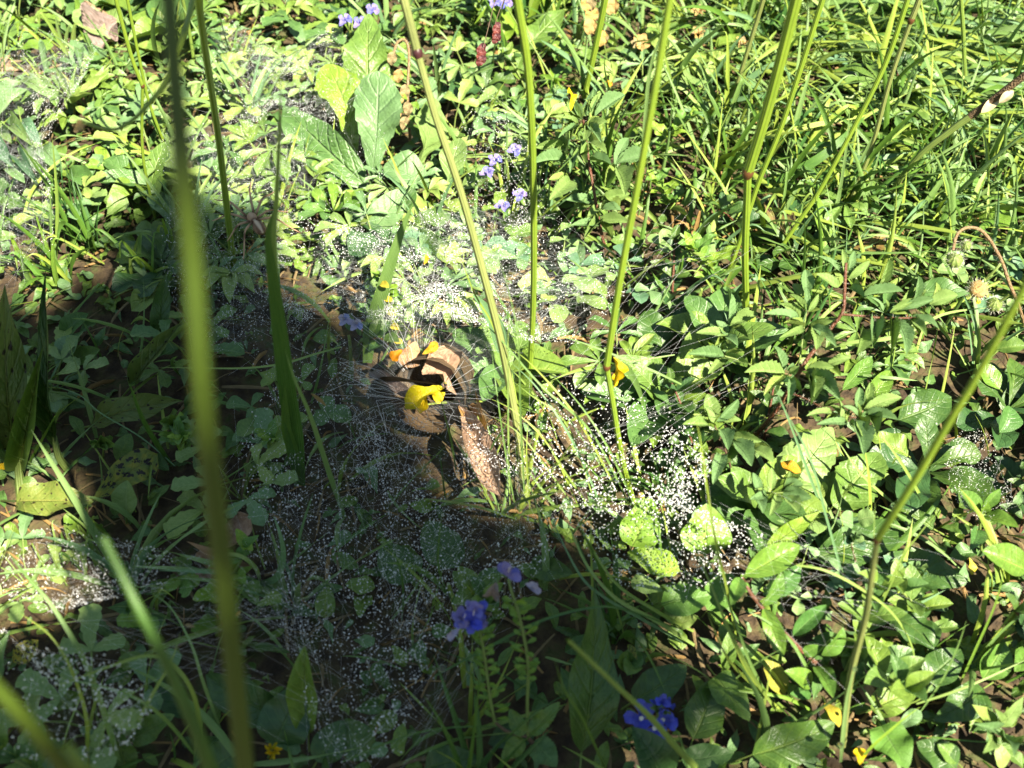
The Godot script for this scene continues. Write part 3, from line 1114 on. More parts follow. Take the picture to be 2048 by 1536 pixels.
func spider():
	var at := V(-989, 310, -551)
	th("spider", "brown striped spider resting on the web left of the torn-tipped blade", "spider", at)
	var fwd := Vector3(-0.0802, 0, -0.12833).normalized()
	var up := (Vector3(0.1, 1.0, 0.35) - fwd * Vector3(0.1, 1.0, 0.35).dot(fwd)).normalized()
	var side := fwd.cross(up)
	var acc := Acc.new()
	var brown := Color(0.16, 0.085, 0.045)
	var tan_ := Color(0.42, 0.27, 0.16)
	var s := 0.01309
	var spine := PackedVector3Array()
	var rs := PackedFloat32Array()
	for k in 25:
		var t := k / 24.0
		var z := lerpf(-0.62, 0.38, t) * s
		var r := 0.0
		if t < 0.62:
			r = 0.175 * pow(maxf(sin(PI * pow(t / 0.62, 0.85)), 0.0), 0.6)
		if t > 0.56:
			r = maxf(r, 0.15 * pow(maxf(sin(PI * clampf((t - 0.56) / 0.44, 0.0, 1.0)), 0.0), 0.55))
		spine.append(fwd * z + up * 0.06 * s)
		rs.append(maxf(r, 0.012) * s)
	acc.tube_r(spine, rs, 1.0, 20)
	for i in acc.v.size():
		var p := acc.v[i]
		var a := absf(p.dot(side)) / s
		var z := p.dot(fwd) / s
		var top := acc.n[i].dot(up) > 0.2
		var col := brown
		if top and z < 0.0 and a < 0.035:
			col = Color(0.60, 0.45, 0.30)
		elif top and z > 0.05 and a < 0.05:
			col = Color(0.50, 0.34, 0.21)
		elif z > 0.02:
			col = tan_
		elif a > 0.12:
			col = Color(0.26, 0.16, 0.10)
		acc.c.append(col)
	acc.colored = true
	var mat := StandardMaterial3D.new()
	mat.resource_name = "spider"
	mat.vertex_color_use_as_albedo = true
	mat.roughness = 0.7
	# legs: hip, knee, shin and foot, four on each side
	for w in [-1.0, 1.0]:
		for k in 4:
			var yaw: float = [0.35, 0.95, 1.9, 2.55][k]
			var l: float = [1.5, 1.15, 0.95, 1.45][k] * s
			var out: Vector3 = (fwd * cos(yaw) + side * sin(yaw) * w).normalized()
			var hip: Vector3 = fwd * s * (0.26 - 0.09 * k) + side * w * s * 0.1 + up * 0.05 * s
			var p := PackedVector3Array([hip, hip + out * l * 0.3 + up * l * 0.16, hip + out * l * 0.5 + up * l * 0.2, hip + out * l * 0.82 + up * l * 0.04, hip + out * l - up * 0.03 * s])
			var n0 := acc.v.size()
			acc.tube(smooth(p, 4), 0.042 * s, 0.012 * s, 7)
			for i in acc.v.size() - n0:
				acc.c.append(tan_ if int(i / 21) % 3 else brown)
	part("body", acc.mesh(), mat, T)

func funnel():
	# the funnel: a tube of silk that narrows from the sheet down into the litter
	var mouth := V(-315, 240, 206)
	th("funnel_retreat", "dark funnel mouth of the web ringed with dry leaf bits", "web funnel", mouth)
	var deep := Vector3(0.004, -0.02, -0.012)
	var tube_mat := film.duplicate() as StandardMaterial3D
	var acc := Acc.new()
	var pts := PackedVector3Array()
	var uvs := PackedVector2Array()
	var cols := PackedColorArray()
	for j in 17:
		var t := j / 16.0
		var r := lerpf(0.030, 0.0115, pow(t / 0.45, 0.6)) if t < 0.45 else lerpf(0.0115, 0.006, (t - 0.45) / 0.55)
		var c := Vector3(0, 0.012, 0).lerp(Vector3.ZERO, minf(t / 0.45, 1.0)) + (deep * (t - 0.45) / 0.55 if t > 0.45 else Vector3.ZERO)
		for k in 37:
			var a := TAU * (k % 36) / 36.0
			var q := c + Vector3(cos(a) * r * 1.15, 0.0015 * sin(a * 3.0) + 0.002 * fine.get_noise_2d(cos(a) * 0.04, sin(a) * 0.04 + t * 0.1), -sin(a) * r)
			pts.append(q)
			uvs.append(Vector2(k / 6.0, t * 2.5))
			cols.append(Color(1, 1, 1, 0.55 * smoothstep(0.0, 0.4, t) + 0.1))
	acc.grid(pts, uvs, 37, true)
	acc.c = cols
	acc.colored = true
	part("silk_tube", acc.mesh(), tube_mat, T)
	# the hollow under the dead leaf that the tube leads into
	var cave := Acc.new()
	var cp := PackedVector3Array()
	var cr := PackedFloat32Array()
	for k in 12:
		var u := k / 11.0
		cp.append(Vector3(0.002 + 0.006 * u, -0.004 - 0.014 * u, 0.002 - 0.026 * u))
		cr.append(lerpf(0.0135, 0.0105, u) if k < 11 else 0.0005)
	cave.tube_r(cp, cr, 1.0, 18)
	for i in cave.v.size():
		cave.v[i] += cave.n[i] * 0.0016 * fine.get_noise_3d(cave.v[i].x * 2.0, cave.v[i].y * 2.0, cave.v[i].z * 2.0)
	part("hollow", cave.mesh(), MT.wood[0], T)
	# threads that run from the sheet into the mouth
	var tr := Acc.new()
	for k in 70:
		var a := rng.randf() * TAU
		var a2 := a + rng.randfn() * 0.25
		var r := rng.randf_range(0.02, 0.038)
		var w := rng.randf_range(0.00002, 0.00006)
		tr.tube(PackedVector3Array([Vector3(cos(a) * r, 0.012 + rng.randf() * 0.003, -sin(a) * r), Vector3(cos(a2) * r * 0.6, 0.006, -sin(a2) * r * 0.6), Vector3(cos(a2) * 0.009, 0.0, -sin(a2) * 0.009)]), w, w, 3)
	part("threads", tr.mesh(), MT.silk[0], T)
	th("dry_leaf", "pinkish brown dead leaf arching over the funnel's right side", "leaf", V(-195, 200, 218))
	marks.append([T.position, "funnel's dead leaf"])
	lf("dead", "dead", V(-194, 220, 234), V(-282, 300, 97), 0.00903, 0.5, "blade")
	th("dry_leaf", "pink papery leaf bit on the funnel's far rim", "leaf", V(-377, 200, 91))
	lf("ovate", "dead", V(-374, 220, 108), V(-337, 300, 57), 0.00774, 0.3, "blade")
	th("dry_leaf", "tan dead leaf lining the funnel's near rim", "leaf", V(-512, 200, 115))
	lf("lanc", "dead", V(-508, 220, 132), V(-299, 220, 283), 0.00382, 0, "blade")
	th("dry_leaf", "thin dark curved stalk across the funnel mouth", "leaf", V(-505, 220, 178))
	lf("lanc", "wood", V(-501, 240, 195), V(-248, 260, 223), 0.00121, 0, "blade")
	th("dry_leaf", "long curled tan dead leaf slanting below the funnel", "leaf", V(-187, 150, 200))
	marks.append([T.position, "curled dead leaf"])
	lf("obov", "dead", V(-186, 170, 216), V(-39, 170, 621), 0.01118, 0.15, "blade")
	th("dry_leaf", "orange-brown leaf scrap beside the curled dead leaf", "leaf", V(-148, 100, 250))
	lf("dead", "straw", V(-147, 120, 266), V(-66, 150, 430), 0.00691, 0.1, "blade")
	th("fallen_petal", "large folded yellow petal on the funnel's near rim", "petal", V(-228, 280, 251))
	marks.append([T.position, "large yellow petal"])
	lf("petal", "yellowpetal", V(-227, 300, 267), V(-360, 270, 336), 0.00844, 0.2, "petal")
	lf("petal", "yellowpetal", V(-264, 310, 265), V(-310, 260, 350), 0.00776, 0.6, "petal")
	lf("petal", "yellowpetal", V(-226, 300, 289), V(-264, 280, 305), 0.00574, -0.5, "petal")
	th("fallen_petal", "small yellow petal on the funnel's left rim", "petal", V(-384, 280, 79))
	lf("petal", "orangepetal", V(-382, 300, 97), V(-416, 280, 130), 0.00522, 0.2, "petal")
	th("fallen_petal", "crumpled orange-yellow petal on the funnel's far rim", "petal", V(-312, 290, 107))
	lf("petal", "orangepetal", V(-310, 310, 125), V(-257, 330, 91), 0.0045, 0.4, "petal")
	lf("petal", "orangepetal", V(-281, 310, 118), V(-271, 330, 87), 0.00312, -0.6, "petal")

func petals_and_drops():
	th("fallen_petal", "yellow petal dangling from the jointed grass stem", "petal", V(319, 480, 419))
	marks.append([T.position, "dangling yellow petal"])
	lf("petal", "yellowpetal", V(317, 500, 436), V(314, 600, 394), 0.00313, 1, "petal")
	lf("petal", "yellowpetal", V(322, 500, 424), V(338, 560, 402), 0.0022, -0.6, "petal")
	th("fallen_petal", "yellowish withered petal on the round-leaved clover in shade", "petal", V(373, 140, 1187))
	lf("petal", "yellowing", V(370, 160, 1197), V(343, 180, 1156), 0.00266, 0, "petal")
	th("fallen_petal", "yellow petal at the bottom edge by the straw patch", "petal", V(995, 60, 1473))
	lf("petal", "yellowpetal", V(989, 80, 1480), V(986, 100, 1437), 0.00484, 0, "petal")
	th("fallen_petal", "yellow leaf tip beside the small leaf, right edge", "petal", V(1471, 80, 864))
	lf("lanc", "yellow", V(1462, 100, 875), V(1449, 140, 835), 0.00349, 0, "petal")
	th("fallen_petal", "yellow petal edge at the left border in shade", "petal", V(-1760, 100, 462))
	lf("petal", "yellowpetal", V(-1749, 120, 477), V(-1704, 130, 467), 0.00339, 0, "petal")
	th("fallen_petal", "orange-tan scrap on the pale toothed leaf", "petal", V(898, 180, 493))
	lf("ell", "orangepetal", V(892, 200, 508), V(952, 200, 548), 0.0043, 0, "petal")
	th("fallen_petal", "small orange petal behind the short green stem", "petal", V(424, 100, -1760))
	lf("petal", "orangepetal", V(421, 120, -1731), V(465, 130, -1698), 0.00325, 0, "petal")
	th("fallen_petal", "small orange-tan petal on the web above the funnel", "petal", V(-324, 340, -286))
	lf("petal", "orangepetal", V(-321, 360, -265), V(-309, 360, -313), 0.00257, 0, "petal")
	th("seed", "pale seed husk caught in the web at the lower left, upper one", "seed", V(-770, 400, 1182))
	lf("ell", "chaff", V(-764, 420, 1193), V(-752, 430, 1183), 0.00097, 0, "petal")
	th("seed", "pale seed husk caught in the web at the lower left, lower one", "seed", V(-902, 420, 1220))
	lf("ell", "chaff", V(-896, 440, 1231), V(-867, 440, 1237), 0.00109, 0, "petal")
	th("seed", "pale withered sliver hanging in the shaded web", "seed", V(-668, 340, 327))
	lf("ell", "chaff", V(-664, 360, 343), V(-615, 330, 372), 0.00132, 0, "petal")
	th("yellow_flower", "tiny round yellow flower head in the bottom left shade", "flower", V(-699, 0, 1442))
	st("greenstem", 0.00036, 0.00028, [-694, 0, 1449, -681, 100, 1452], "stem")
	lf("petal", "yellowpetal", V(-680, 100, 1449), V(-671, 130, 1457), 0.00113, 0, "floret")
	lf("petal", "yellowpetal", V(-684, 100, 1452), V(-682, 130, 1464), 0.00113, 0, "floret")
	lf("petal", "yellowpetal", V(-682, 100, 1444), V(-676, 130, 1443), 0.00114, 0, "floret")
	lf("petal", "yellowpetal", V(-677, 100, 1454), V(-665, 130, 1469), 0.00113, 0, "floret")
	lf("petal", "yellowpetal", V(-688, 100, 1448), V(-693, 130, 1454), 0.00113, 0, "floret")
	lf("petal", "yellowpetal", V(-676, 100, 1445), V(-661, 130, 1447), 0.00114, 0, "floret")
	lf("petal", "yellowpetal", V(-683, 100, 1457), V(-678, 130, 1476), 0.00113, 0, "floret")
	lf("petal", "yellowpetal", V(-687, 100, 1441), V(-688, 130, 1438), 0.00114, 0, "floret")
	lf("petal", "yellowpetal", V(-673, 100, 1452), V(-654, 130, 1465), 0.00113, 0, "floret")
	lf("petal", "yellowpetal", V(-690, 100, 1453), V(-696, 130, 1466), 0.00113, 0, "floret")
	lf("petal", "yellowpetal", V(-679, 100, 1440), V(-668, 130, 1434), 0.00114, 0, "floret")
	lf("petal", "yellowpetal", V(-677, 100, 1459), V(-665, 130, 1481), 0.00113, 0, "floret")
	lf("petal", "yellowpetal", V(-692, 100, 1444), V(-700, 130, 1443), 0.00114, 0, "floret")
	lf("petal", "yellowpetal", V(-671, 100, 1447), V(-650, 130, 1451), 0.00113, 0, "floret")
	th("quaking_grass", "two dangling maroon spikelets on hair-thin stalks at the top", "spikelet", V(-100, 0, -2006))
	marks.append([T.position, "dangling maroon spikelets"])
	st("duskstem", 0.00015, 0.00012, [-20, 1000, -1043, -29, 990, -993, -47, 970, -948, -61, 950, -899], "stalk")
	st("duskstem", 0.00015, 0.00012, [-54, 1000, -1043, -62, 990, -993, -83, 950, -894, -104, 900, -828], "stalk")
	st("culm", 0.00041, 0.00017, [-100, 0, -1992, -66, 500, -1543, -23, 980, -1054, -7, 1180, -834], "culm")
	lf("ovate", "spikelet", V(-58, 950, -912), V(-44, 930, -894), 0.00265, 0.5, "scale")
	lf("ovate", "spikelet", V(-54, 946, -900), V(-68, 924, -885), 0.00265, -0.5, "scale")
	lf("ovate", "spikelet", V(-58, 942, -888), V(-44, 918, -877), 0.00265, 0.5, "scale")
	lf("ovate", "spikelet", V(-54, 938, -876), V(-68, 912, -868), 0.00265, -0.5, "scale")
	lf("ovate", "spikelet", V(-58, 934, -865), V(-44, 906, -859), 0.00265, 0.5, "scale")
	lf("ovate", "spikelet", V(-54, 930, -853), V(-68, 900, -850), 0.00265, -0.5, "scale")
	lf("petal", "yellow", V(-56, 900, -886), V(-60, 890, -878), 0.00133, 0, "anther")
	lf("petal", "yellow", V(-52, 900, -889), V(-43, 890, -885), 0.00097, 0, "anther")
	lf("ovate", "spikelet", V(-113, 900, -854), V(-99, 880, -834), 0.00279, 0.5, "scale")
	lf("ovate", "spikelet", V(-110, 896, -841), V(-124, 874, -824), 0.00279, -0.5, "scale")
	lf("ovate", "spikelet", V(-113, 892, -828), V(-99, 868, -815), 0.00278, 0.5, "scale")
	lf("ovate", "spikelet", V(-109, 888, -816), V(-124, 862, -805), 0.00278, -0.5, "scale")
	lf("ovate", "spikelet", V(-113, 884, -803), V(-99, 856, -796), 0.00278, 0.5, "scale")
	lf("ovate", "spikelet", V(-109, 880, -791), V(-124, 850, -786), 0.00278, -0.5, "scale")
	lf("petal", "yellow", V(-112, 850, -823), V(-116, 840, -814), 0.00133, 0, "anther")
	lf("petal", "yellow", V(-107, 850, -825), V(-99, 840, -820), 0.00097, 0, "anther")
	var clear := water()
	var b := ball(20)
	solo("dewdrop", "large clear dewdrop on the blade above the funnel", "dewdrop", b, clear, V(-100, 460, 100), "single large dewdrops", Basis.from_scale(Vector3.ONE * 0.00152))
	solo("dewdrop", "large clear dewdrop at the arching blade's left tip", "dewdrop", b, clear, V(-195, 310, 1296), "single large dewdrops", Basis.from_scale(Vector3.ONE * 0.00112))
	solo("dewdrop", "dewdrop on the white-striped blade near the bottom", "dewdrop", b, clear, V(896, 240, 1487), "single large dewdrops", Basis.from_scale(Vector3.ONE * 0.00082))
	solo("dewdrop", "dewdrop on the kneed stem's lower part", "dewdrop", b, clear, V(861, 600, 1438), "single large dewdrops", Basis.from_scale(Vector3.ONE * 0.00063))
	solo("dewdrop", "sparkling dewdrop on a thin blade at the right", "dewdrop", b, clear, V(1407, 200, 734), "single large dewdrops", Basis.from_scale(Vector3.ONE * 0.0008))
	solo("dewdrop", "dewdrop hanging on the blade right of the speedwell", "dewdrop", b, clear, V(363, 340, 1178), "single large dewdrops", Basis.from_scale(Vector3.ONE * 0.00071))
	solo("dewdrop", "dewdrop beside the large yellow petal", "dewdrop", b, clear, V(-228, 330, 281), "single large dewdrops", Basis.from_scale(Vector3.ONE * 0.00101))
	solo("dewdrop", "dewdrop at the tip of the arched bright blade", "dewdrop", b, clear, V(-1767, 260, -1056), "single large dewdrops", Basis.from_scale(Vector3.ONE * 0.00104))
	solo("dewdrop", "dewdrop where a thin blade meets the kneed stem", "dewdrop", b, clear, V(1203, 260, 717), "single large dewdrops", Basis.from_scale(Vector3.ONE * 0.00079))
	solo("dewdrop", "dewdrop on the thin blade left of the kneed stem", "dewdrop", b, clear, V(1163, 220, 612), "single large dewdrops", Basis.from_scale(Vector3.ONE * 0.00065))
	solo("dewdrop", "dewdrop at the edge of the bare straw patch", "dewdrop", b, clear, V(1016, 200, 1399), "single large dewdrops", Basis.from_scale(Vector3.ONE * 0.00056))
	solo("dewdrop", "dewdrop near the speedwell's blooms", "dewdrop", b, clear, V(-112, 500, 1285), "single large dewdrops", Basis.from_scale(Vector3.ONE * 0.00053))

# where the bush's shade lies on the ground: x, z, radius
const SHADE := [
	[-0.182, -0.0064, 0.0167],
	[-0.1698, 0.0243, 0.0116],
	[-0.1549, -0.0014, 0.0135],
	[-0.1452, 0.0243, 0.0144],
	[-0.1321, -0.0064, 0.0136],
	[-0.1218, 0.0266, 0.0158],
	[-0.127, -0.0543, 0.0065],
	[-0.1106, -0.0216, 0.0124],
	[-0.103, 0.0129, 0.0162],
	[-0.0895, -0.0064, 0.0099],
	[-0.082, 0.0221, 0.0159],
	[-0.072, 0.0175, 0.0088],
	[-0.1125, 0.0522, 0.011],
	[-0.0986, 0.0502, 0.0111],
	[-0.078, 0.0522, 0.0165],
	[-0.0658, 0.0407, 0.012],
	[-0.0568, 0.046, 0.0056],
	[-0.0545, 0.0701, 0.016],
	[-0.0636, 0.0833, 0.0104],
	[-0.0453, 0.073, 0.0117],
	[-0.0307, 0.086, 0.0071],
	[-0.0412, 0.0941, 0.0166],
	[-0.0615, 0.1078, 0.015],
	[-0.0222, 0.1019, 0.0126],
	[-0.0099, 0.0967, 0.0076],
	[-0.082, 0.1128, 0.0099],
	[0.0024, 0.1095, 0.0124],
	[-0.0392, 0.1209, 0.0158],
	[-0.0618, 0.1303, 0.0143],
	[-0.0851, 0.1303, 0.0132],
	[-0.0153, 0.1272, 0.0156],
	[0.0111, 0.1272, 0.0132],
	[0.0255, 0.1334, 0.0107],
	[-0.0988, 0.1424, 0.0093],
	[-0.0944, 0.1193, 0.0067],
	[-0.1215, 0.1538, 0.008],
	[-0.1392, 0.1453, 0.007],
	[-0.0374, 0.1453, 0.0139],
	[-0.0104, 0.1482, 0.0138],
	[0.015, 0.1467, 0.0127],
	[-0.0653, 0.1482, 0.0127],
	[0.0348, 0.1453, 0.0081],
	[0.0249, 0.1161, 0.0061],
	[-0.1087, 0.0923, 0.0051],
	[-0.141, 0.1538, 0.0103],
	[-0.1001, 0.1566, 0.0136]
]

# ---------------------------------------------------------------- the plants of the view, each at its own place

func traced():
	th("grass_stalk", "tall green grass stem running straight up past the funnel's right side", "grass stem", V(63, 10, 33), "tall grass stems")
	marks.append([T.position, "tall green funnel-side stem"])
	st("culm", 0.00102, 0.00122, [63, 10, 33, 68, 228, 33, 72, 434, 33, 71, 714, 33, 61, 1117, 33, 43, 1410, 33, 14, 1609, 33, 5, 1694, 33], "culm")
	th("grass_stalk", "pale yellow-green grass stem with a dark purple joint leaning over the funnel", "grass stem", V(45, 10, 529), "tall grass stems")
	marks.append([T.position, "purple-jointed stem"])
	st("oldculm", 0.00146, 0.00101, [45, 10, 529, 30, 197, 454, 10, 322, 404, -33, 561, 308, -91, 799, 213, -154, 1037, 118, -221, 1244, 35, -265, 1408, -31], "culm")
	st("oldculm", 0.00131, 0.00115, [-265, 1408, -31, -296, 1539, -83, -311, 1599, -107], "sheath")
	ring(V(-265, 1408, -31), V(-75, 294, -118), 0.00125, "purplejoint")
	bl("bluegrass", 0.00561, [-35, 300, 97, -57, 443, 111, -97, 551, 122, -129, 608, 128])
	bl("grass", 0.00074, [-22, 340, 175, -67, 533, 185, -118, 672, 192, -155, 832, 200, -163, 876, 202])
	th("grass_stalk", "green grass stem with a brown joint beside the dangling yellow petal", "grass stem", V(418, 10, 549), "tall grass stems")
	marks.append([T.position, "stem holding the petal"])
	st("culm", 0.00103, 0.00085, [418, 10, 549, 363, 234, 522, 313, 506, 490, 287, 646, 473], "culm")
	st("culm", 0.00109, 0.00086, [287, 646, 473, 306, 974, 433, 328, 1242, 401, 353, 1562, 363, 368, 1791, 335, 374, 1850, 328], "sheath")
	ring(V(287, 646, 473), V(-8, 469, -56), 0.00104, "joint")
	bl("bluegrass", 0.00126, [410, 1000, -141, 401, 1306, -95, 419, 1434, -76, 425, 1524, -63])
	bl("grass", 0.00262, [305, 520, 383, 340, 550, 381, 391, 420, 318, 453, 180, 221, 468, 60, 215])
	th("grass_stalk", "short green grass stem ending behind the hairy yellow-petalled plant", "grass stem", V(339, 40, -1727), "tall grass stems")
	marks.append([T.position, "short green stem"])
	st("culm", 0.00129, 0.0016, [339, 40, -1727, 346, 87, -1727, 376, 297, -1727, 406, 547, -1727, 418, 688, -1727], "culm")
	th("grass_stalk", "thickest ribbed green grass stem with a brown collar, upper right", "grass stem", V(900, 10, -149), "tall grass stems")
	marks.append([T.position, "thick collared stem"])
	st("culm", 0.00124, 0.00132, [900, 10, -149, 849, 297, -149, 810, 520, -149, 782, 725, -149, 761, 884, -149], "culm")
	st("culm", 0.00171, 0.00165, [761, 884, -149, 783, 1164, -149, 797, 1499, -149, 800, 1575, -149], "sheath")
	ring(V(761, 884, -149), V(1, 438, 0), 0.00163, "joint")
	th("grass_stalk", "slender green stem crossing just right of the thick collared stem", "grass stem", V(886, 10, -599), "tall grass stems")
	st("culm", 0.00092, 0.00099, [886, 10, -599, 909, 161, -614, 939, 421, -640, 985, 661, -664, 1015, 901, -688, 1044, 1158, -714, 1052, 1244, -722], "culm")
	th("grass_stalk", "slim leaning stem third from the thick collared one, upper right", "grass stem", V(1072, 10, -658), "tall grass stems")
	st("culm", 0.00082, 0.00094, [1072, 10, -658, 1152, 202, -687, 1207, 340, -707, 1276, 577, -743, 1346, 856, -785, 1371, 1094, -820, 1377, 1181, -833], "culm")
	th("grass_stalk", "slim stem with a small high joint at the upper right", "grass stem", V(1413, 10, -903), "tall grass stems")
	marks.append([T.position, "high-jointed slim stem"])
	st("oldculm", 0.00096, 0.00086, [1413, 10, -903, 1427, 162, -918, 1451, 377, -939, 1454, 665, -968, 1474, 909, -992], "culm")
	st("oldculm", 0.00112, 0.00108, [1474, 909, -992, 1483, 985, -1000, 1482, 1060, -1008], "sheath")
	ring(V(1474, 909, -992), V(30, 321, -32), 0.00107, "joint")
	th("grass_stalk", "short yellowish stem left of the thick collared stem at the top", "grass stem", V(1024, 30, -1663), "tall grass stems")
	st("oldculm", 0.00094, 0.00106, [1024, 30, -1663, 1031, 141, -1663, 1057, 377, -1663, 1079, 586, -1663, 1082, 679, -1663], "culm")
	th("grass_stalk", "pale upright stem near the top right corner", "grass stem", V(2156, 30, -1761), "tall grass stems")
	st("grass", 0.00095, 0.00097, [2156, 30, -1761, 2110, 141, -1761, 2028, 378, -1761, 1973, 527, -1761, 1939, 622, -1761], "culm")
	th("grass_stalk", "long leaning grass stem with a brown knee, right side, foot in the herbs", "grass stem", V(973, 10, 1394), "tall grass stems")
	marks.append([T.position, "brown-kneed stem"])
	st("oldculm", 0.00103, 0.00067, [973, 10, 1394, 944, 169, 1386, 903, 429, 1373, 876, 708, 1359, 846, 909, 1349, 824, 1051, 1341], "culm")
	st("culm", 0.00087, 0.00061, [824, 1051, 1341, 852, 1270, 1331, 871, 1463, 1321, 885, 1579, 1315, 898, 1787, 1305, 901, 1858, 1301], "sheath")
	ring(V(824, 1051, 1341), V(6, 361, -18), 0.00083, "joint")
	th("grass_stalk", "thin stem with a brown joint at the far left top", "grass stem", V(-1515, 10, -903), "tall grass stems")
	marks.append([T.position, "thin left jointed stem"])
	st("culm", 0.00064, 0.00056, [-1515, 10, -903, -1506, 148, -903, -1479, 381, -903, -1402, 684, -903], "culm")
	st("culm", 0.00073, 0.0007, [-1402, 684, -903, -1411, 819, -903, -1405, 1044, -903, -1402, 1103, -903], "sheath")
	ring(V(-1402, 684, -903), V(68, 438, 0), 0.0007, "joint")
	th("grass_stalk", "thin bright stem beside the jointed one at the far left top", "grass stem", V(-1559, 10, -1374), "tall grass stems")
	st("culm", 0.00068, 0.0006, [-1559, 10, -1374, -1578, 254, -1374, -1562, 530, -1374, -1543, 760, -1374, -1540, 826, -1374], "culm")
	th("grass_stalk", "short thin stem with a dark joint under the blurred stem's top", "grass stem", V(-1539, 10, -1950), "tall grass stems")
	st("grass", 0.00073, 0.00064, [-1539, 10, -1950, -1529, 80, -1950], "culm")
	st("grass", 0.00083, 0.00079, [-1529, 80, -1950, -1514, 257, -1950, -1509, 412, -1950, -1508, 487, -1950], "sheath")
	ring(V(-1529, 80, -1950), V(25, 247, 0), 0.00079, "joint")
	th("broken_stalk", "withered brown grass stalk with pale torn ends at the right edge", "grass stem", V(1592, 20, -987), "tall grass stems")
	marks.append([T.position, "withered brown stalk"])
	st("greenstem", 0.00097, 0.00157, [1591, 20, -981, 1650, 290, -954, 1742, 447, -938, 1803, 530, -930], "culm")
	st("wood", 0.00133, 0.00144, [1744, 600, -827, 1801, 681, -818, 1876, 794, -807, 1938, 878, -799], "sheath")
	lf("ell", "paleskin", V(1765, 640, -794), V(1830, 690, -831), 0.00376, 0, "torn_skin")
	lf("ell", "paleskin", V(1814, 690, -787), V(1861, 730, -806), 0.00334, 0, "torn_skin")
	th("grass_stalk", "blurred olive stem standing closest to the camera, left of centre", "grass stem", V(-580, -319, 2402), "tall grass stems")
	st("nearculm", 0.0015, 0.0009, [-580, -319, 2402, -473, 873, 2149, -400, 1561, 2060, -357, 2045, 1965, -337, 2279, 1920, -325, 2425, 1870, -319, 2535, 1833, -318, 2650, 1758, -319, 2690, 1725], "culm")
	th("grass_stalk", "blurred dark leaf stalk rising from the bottom left", "grass stem", V(-486, 41, 2285), "tall grass stems")
	st("darkgrass", 0.0016, 0.0005, [-486, 41, 2285, -479, 1064, 2076, -487, 1449, 2007, -515, 1632, 1945, -545, 1735, 1899, -601, 1808, 1812], "culm")
	th("grass_stalk", "blurred bright stem cutting across the bottom left corner", "grass stem", V(-592, 755, 2211), "tall grass stems")
	st("nearculm", 0.0011, 0.0008, [-592, 755, 2211, -562, 1513, 2164, -558, 1837, 2167, -564, 1971, 2162, -575, 2029, 2155, -590, 2090, 2145], "culm")
	th("grass_stalk", "blurred pale stem end poking in at the bottom left", "grass stem", V(-681, 755, 2211), "tall grass stems")
	st("grass", 0.0011, 0.0006, [-681, 755, 2211, -577, 1601, 2137, -574, 1738, 2129, -585, 1788, 2116], "culm")
	th("nodding_stalk", "thin drooping grass branch curving left across the upper left", "grass stem", V(-1125, 0, -551), "tall grass stems")
	marks.append([T.position, "drooping branch"])
	st("culm", 0.00083, 0.00035, [-811, 1700, 44, -802, 1680, 151, -804, 1660, 318, -823, 1640, 443, -856, 1620, 504, -890, 1600, 534, -918, 1600, 568, -959, 1600, 564, -1006, 1600, 540], "branch")
	st("culm", 0.00133, 0.00083, [-1132, -20, -572, -1037, 700, -498, -842, 1500, 2, -809, 1700, 44], "culm")
	lf("ovate", "chaff", V(-1000, 1600, 540), V(-1027, 1580, 549), 0.00258, 0, "spikelet")
	th("torn_grass_leaf", "broad grass blade with a torn brown tip standing at left centre", "grass blade", V(-717, 0, 491))
	marks.append([T.position, "torn-tipped blade"])
	bl("bluegrass", 0.00219, [-736, 20, 452, -715, 324, 467, -693, 592, 480, -668, 852, 494, -648, 1043, 503, -624, 1217, 512, -596, 1342, 518, -548, 1583, 530, -518, 1746, 538], "inner_blade", 0.5)
	bl("darkgrass", 0.00598, [-734, 20, 473, -704, 312, 499, -682, 597, 525, -661, 824, 545, -642, 1027, 564, -628, 1191, 578, -616, 1286, 587, -586, 1380, 595], "broad_blade", 0.35)
	bl("straw", 0.00205, [-728, 930, 219, -709, 995, 226, -685, 1042, 231], "torn_tip")
	bl("darkgrass", 0.00411, [-735, 20, 462, -722, 252, 495, -715, 415, 518, -677, 652, 551], "outer_blade")
	th("grass_leaf", "straight slim blade slanting down from the torn-tipped blade", "grass blade", V(-565, 20, 606), "single grass blades")
	bl("bluegrass", 0.00175, [-565, 20, 606, -577, 308, 635, -587, 645, 669, -603, 837, 688, -607, 978, 702])
	th("grass_leaf", "wide pale lit blade standing just left of the funnel", "grass blade", V(-547, 20, -89), "single grass blades")
	marks.append([T.position, "wide lit funnel blade"])
	bl("grass", 0.0055, [-547, 20, -89, -519, 183, -106, -454, 395, -127, -386, 603, -148, -330, 741, -161], "blade", 0.2)
	th("grass_leaf", "thin level blade crossing behind the blurred stem in shade", "grass blade", V(-604, 260, 46), "single grass blades")
	bl("bluegrass", 0.0008, [-604, 260, 46, -683, 280, 96, -789, 300, 159, -912, 300, 180, -1080, 280, 163, -1241, 240, 125])
	th("grass_leaf", "short curved blade in the shade between spotted leaves", "grass blade", V(-1195, 20, 385), "single grass blades")
	bl("darkgrass", 0.00194, [-1195, 20, 385, -1199, 192, 419, -1194, 362, 453, -1171, 562, 493, -1168, 604, 502])
	th("grass_leaf", "web-wrapped thin stem slanting through the left shade", "grass blade", V(-1167, 60, 421), "single grass blades")
	bl("bluegrass", 0.00056, [-1167, 60, 421, -1275, 140, 359, -1388, 260, 344, -1451, 320, 314, -1566, 360, 296])
	th("grass_leaf", "thin straight blade leaning right beside the left spotted leaf", "grass blade", V(-1699, 20, 392), "single grass blades")
	bl("darkgrass", 0.00101, [-1699, 20, 392, -1578, 209, 411, -1440, 422, 432])
